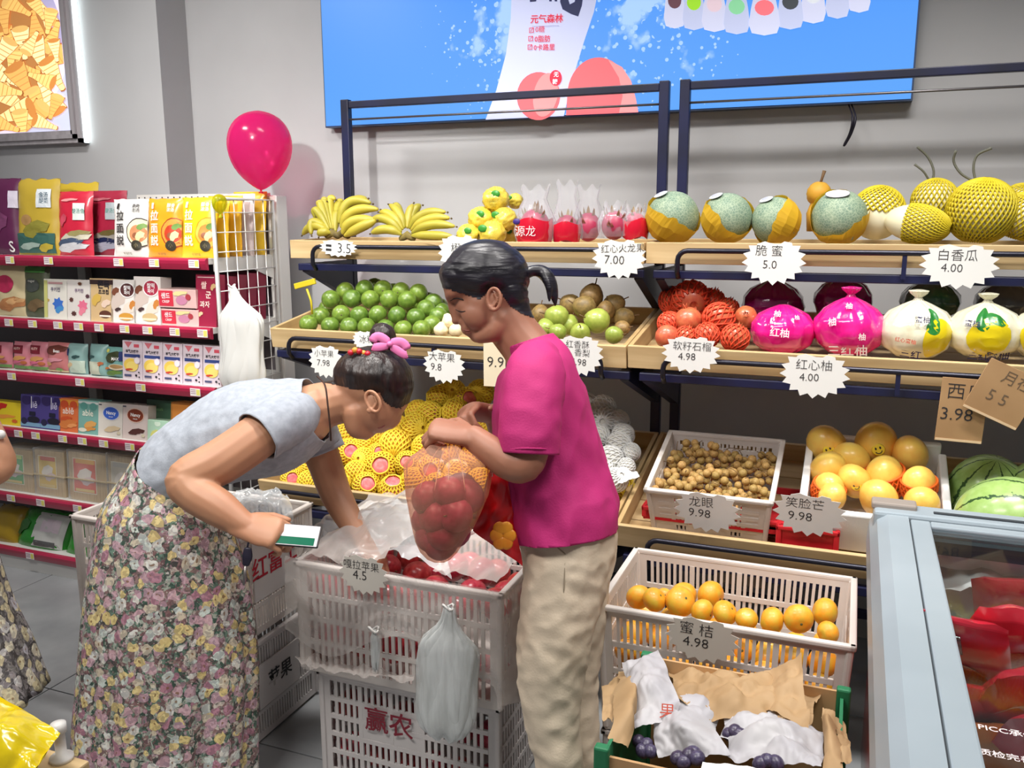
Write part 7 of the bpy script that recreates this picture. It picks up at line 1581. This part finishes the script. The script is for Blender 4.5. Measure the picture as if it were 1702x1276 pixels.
# ------------------------------------------------------------------ third shopper cut by the left edge
LP = thing('person', 'person at the left edge, only an elbow and floral skirt in view', 'person', floor_pt(-120, 1200, 2.35, 0))
mb = MB()
limb(mb, [(-115, 830, 2.4, .13, .10), (-112, 720, 2.4, .12, .095), (-108, 620, 2.4, .15, .10), (-105, 555, 2.4, .13, .07), (-102, 520, 2.4, .06, .055), (-98, 480, 2.4, .055, .055)]); pball(mb, -96, 420, 2.4, 52, 66, .08); pball(mb, -70, 440, 2.4, 30, 46, .06); limb(mb, [(-46, 425, 2.4, .01, .01), (-40, 442, 2.4, .012, .012)])
limb(mb, [(-100, 570, 2.26, .05, .05), (-55, 660, 2.24, .046, .046), (-15, 742, 2.22, .042, .045), (-5, 775, 2.22, .042, .044), (-40, 790, 2.16, .036, .036), (-95, 790, 2.1, .026, .028)]); limb(mb, [(-105, 570, 2.54, .05, .05), (-110, 680, 2.58, .044, .044), (-100, 790, 2.58, .04, .04), (-60, 860, 2.56, .03, .03)])
Wl = atD(-95, 790, 2.1); hand(mb, Wl, -RGT, -UPV, FWD, (.5, .7, .5)); Wl = atD(-60, 860, 2.56); hand(mb, Wl, -UPV, -RGT, FWD, (.3, .4, .3))
for D in (2.3, 2.48):
    f0 = floor_pt(-115, 1200, D, 0); mb.tube(spline([atD(-115, 850, D), atD(-112, 1050, D), f0+Vector((0, 0, .1)), f0+Vector((0, 0, .04))], 4), [q.x for q in spline([Vector((v, 0, 0)) for v in (.075, .055, .036, .036)], 4)], 12, dome=True); mb.tube([f0+Vector((0, 0, .036)), f0+Vector((0, 0, .022))+RGT*.14], [.032, .018], 10, ref=(0, 0, 1), dome=True)
fuse(mb, 'body', m_skin2, .006, 4, LP)
mb = MB(); pball(mb, -102, 405, 2.4, 60, 60, .09); limb(mb, [(-125, 420, 2.4, .07, .05), (-128, 520, 2.4, .06, .03)]); fuse(mb, 'hair', m_hair, .006, 3, LP)
mb = MB(); limb(mb, [(-115, 850, 2.4, .145, .115), (-112, 720, 2.4, .135, .108), (-108, 620, 2.4, .165, .112), (-105, 560, 2.4, .14, .08), (-103, 540, 2.4, .08, .065)], 20, False); limb(mb, [(-102, 575, 2.27, .06, .06), (-75, 630, 2.24, .058, .058)], 16, False); limb(mb, [(-105, 575, 2.53, .06, .06), (-108, 640, 2.57, .058, .058)], 16, False); fuse(mb, 'shirt', M('pale_blouse', (206, 200, 196), .8), .007, 3, LP)
m_fl2 = floral('grey_floral_print', 30, [(206, 206, 206), (214, 206, 170), (190, 190, 200), (226, 222, 200)], [(90, 88, 90), (130, 128, 126), (70, 66, 66), (150, 146, 150)])
skirt('skirt', [((-190, 835), (-45, 835)), ((-215, 900), (-30, 900)), ((-240, 1000), (2, 1000)), ((-262, 1090), (32, 1085)), ((-280, 1165), (58, 1160))], 2.36, m_fl2, LP, [.13, .15, .17, .2, .23], 9, 3, .08)
MB().ball((0, 0, 0), .012, 10, 8).build('bracelet', m_white, LP, True, loc=atD(1, 722, 2.2)-LP.location)

bpy.data.scenes.remove(TMP)
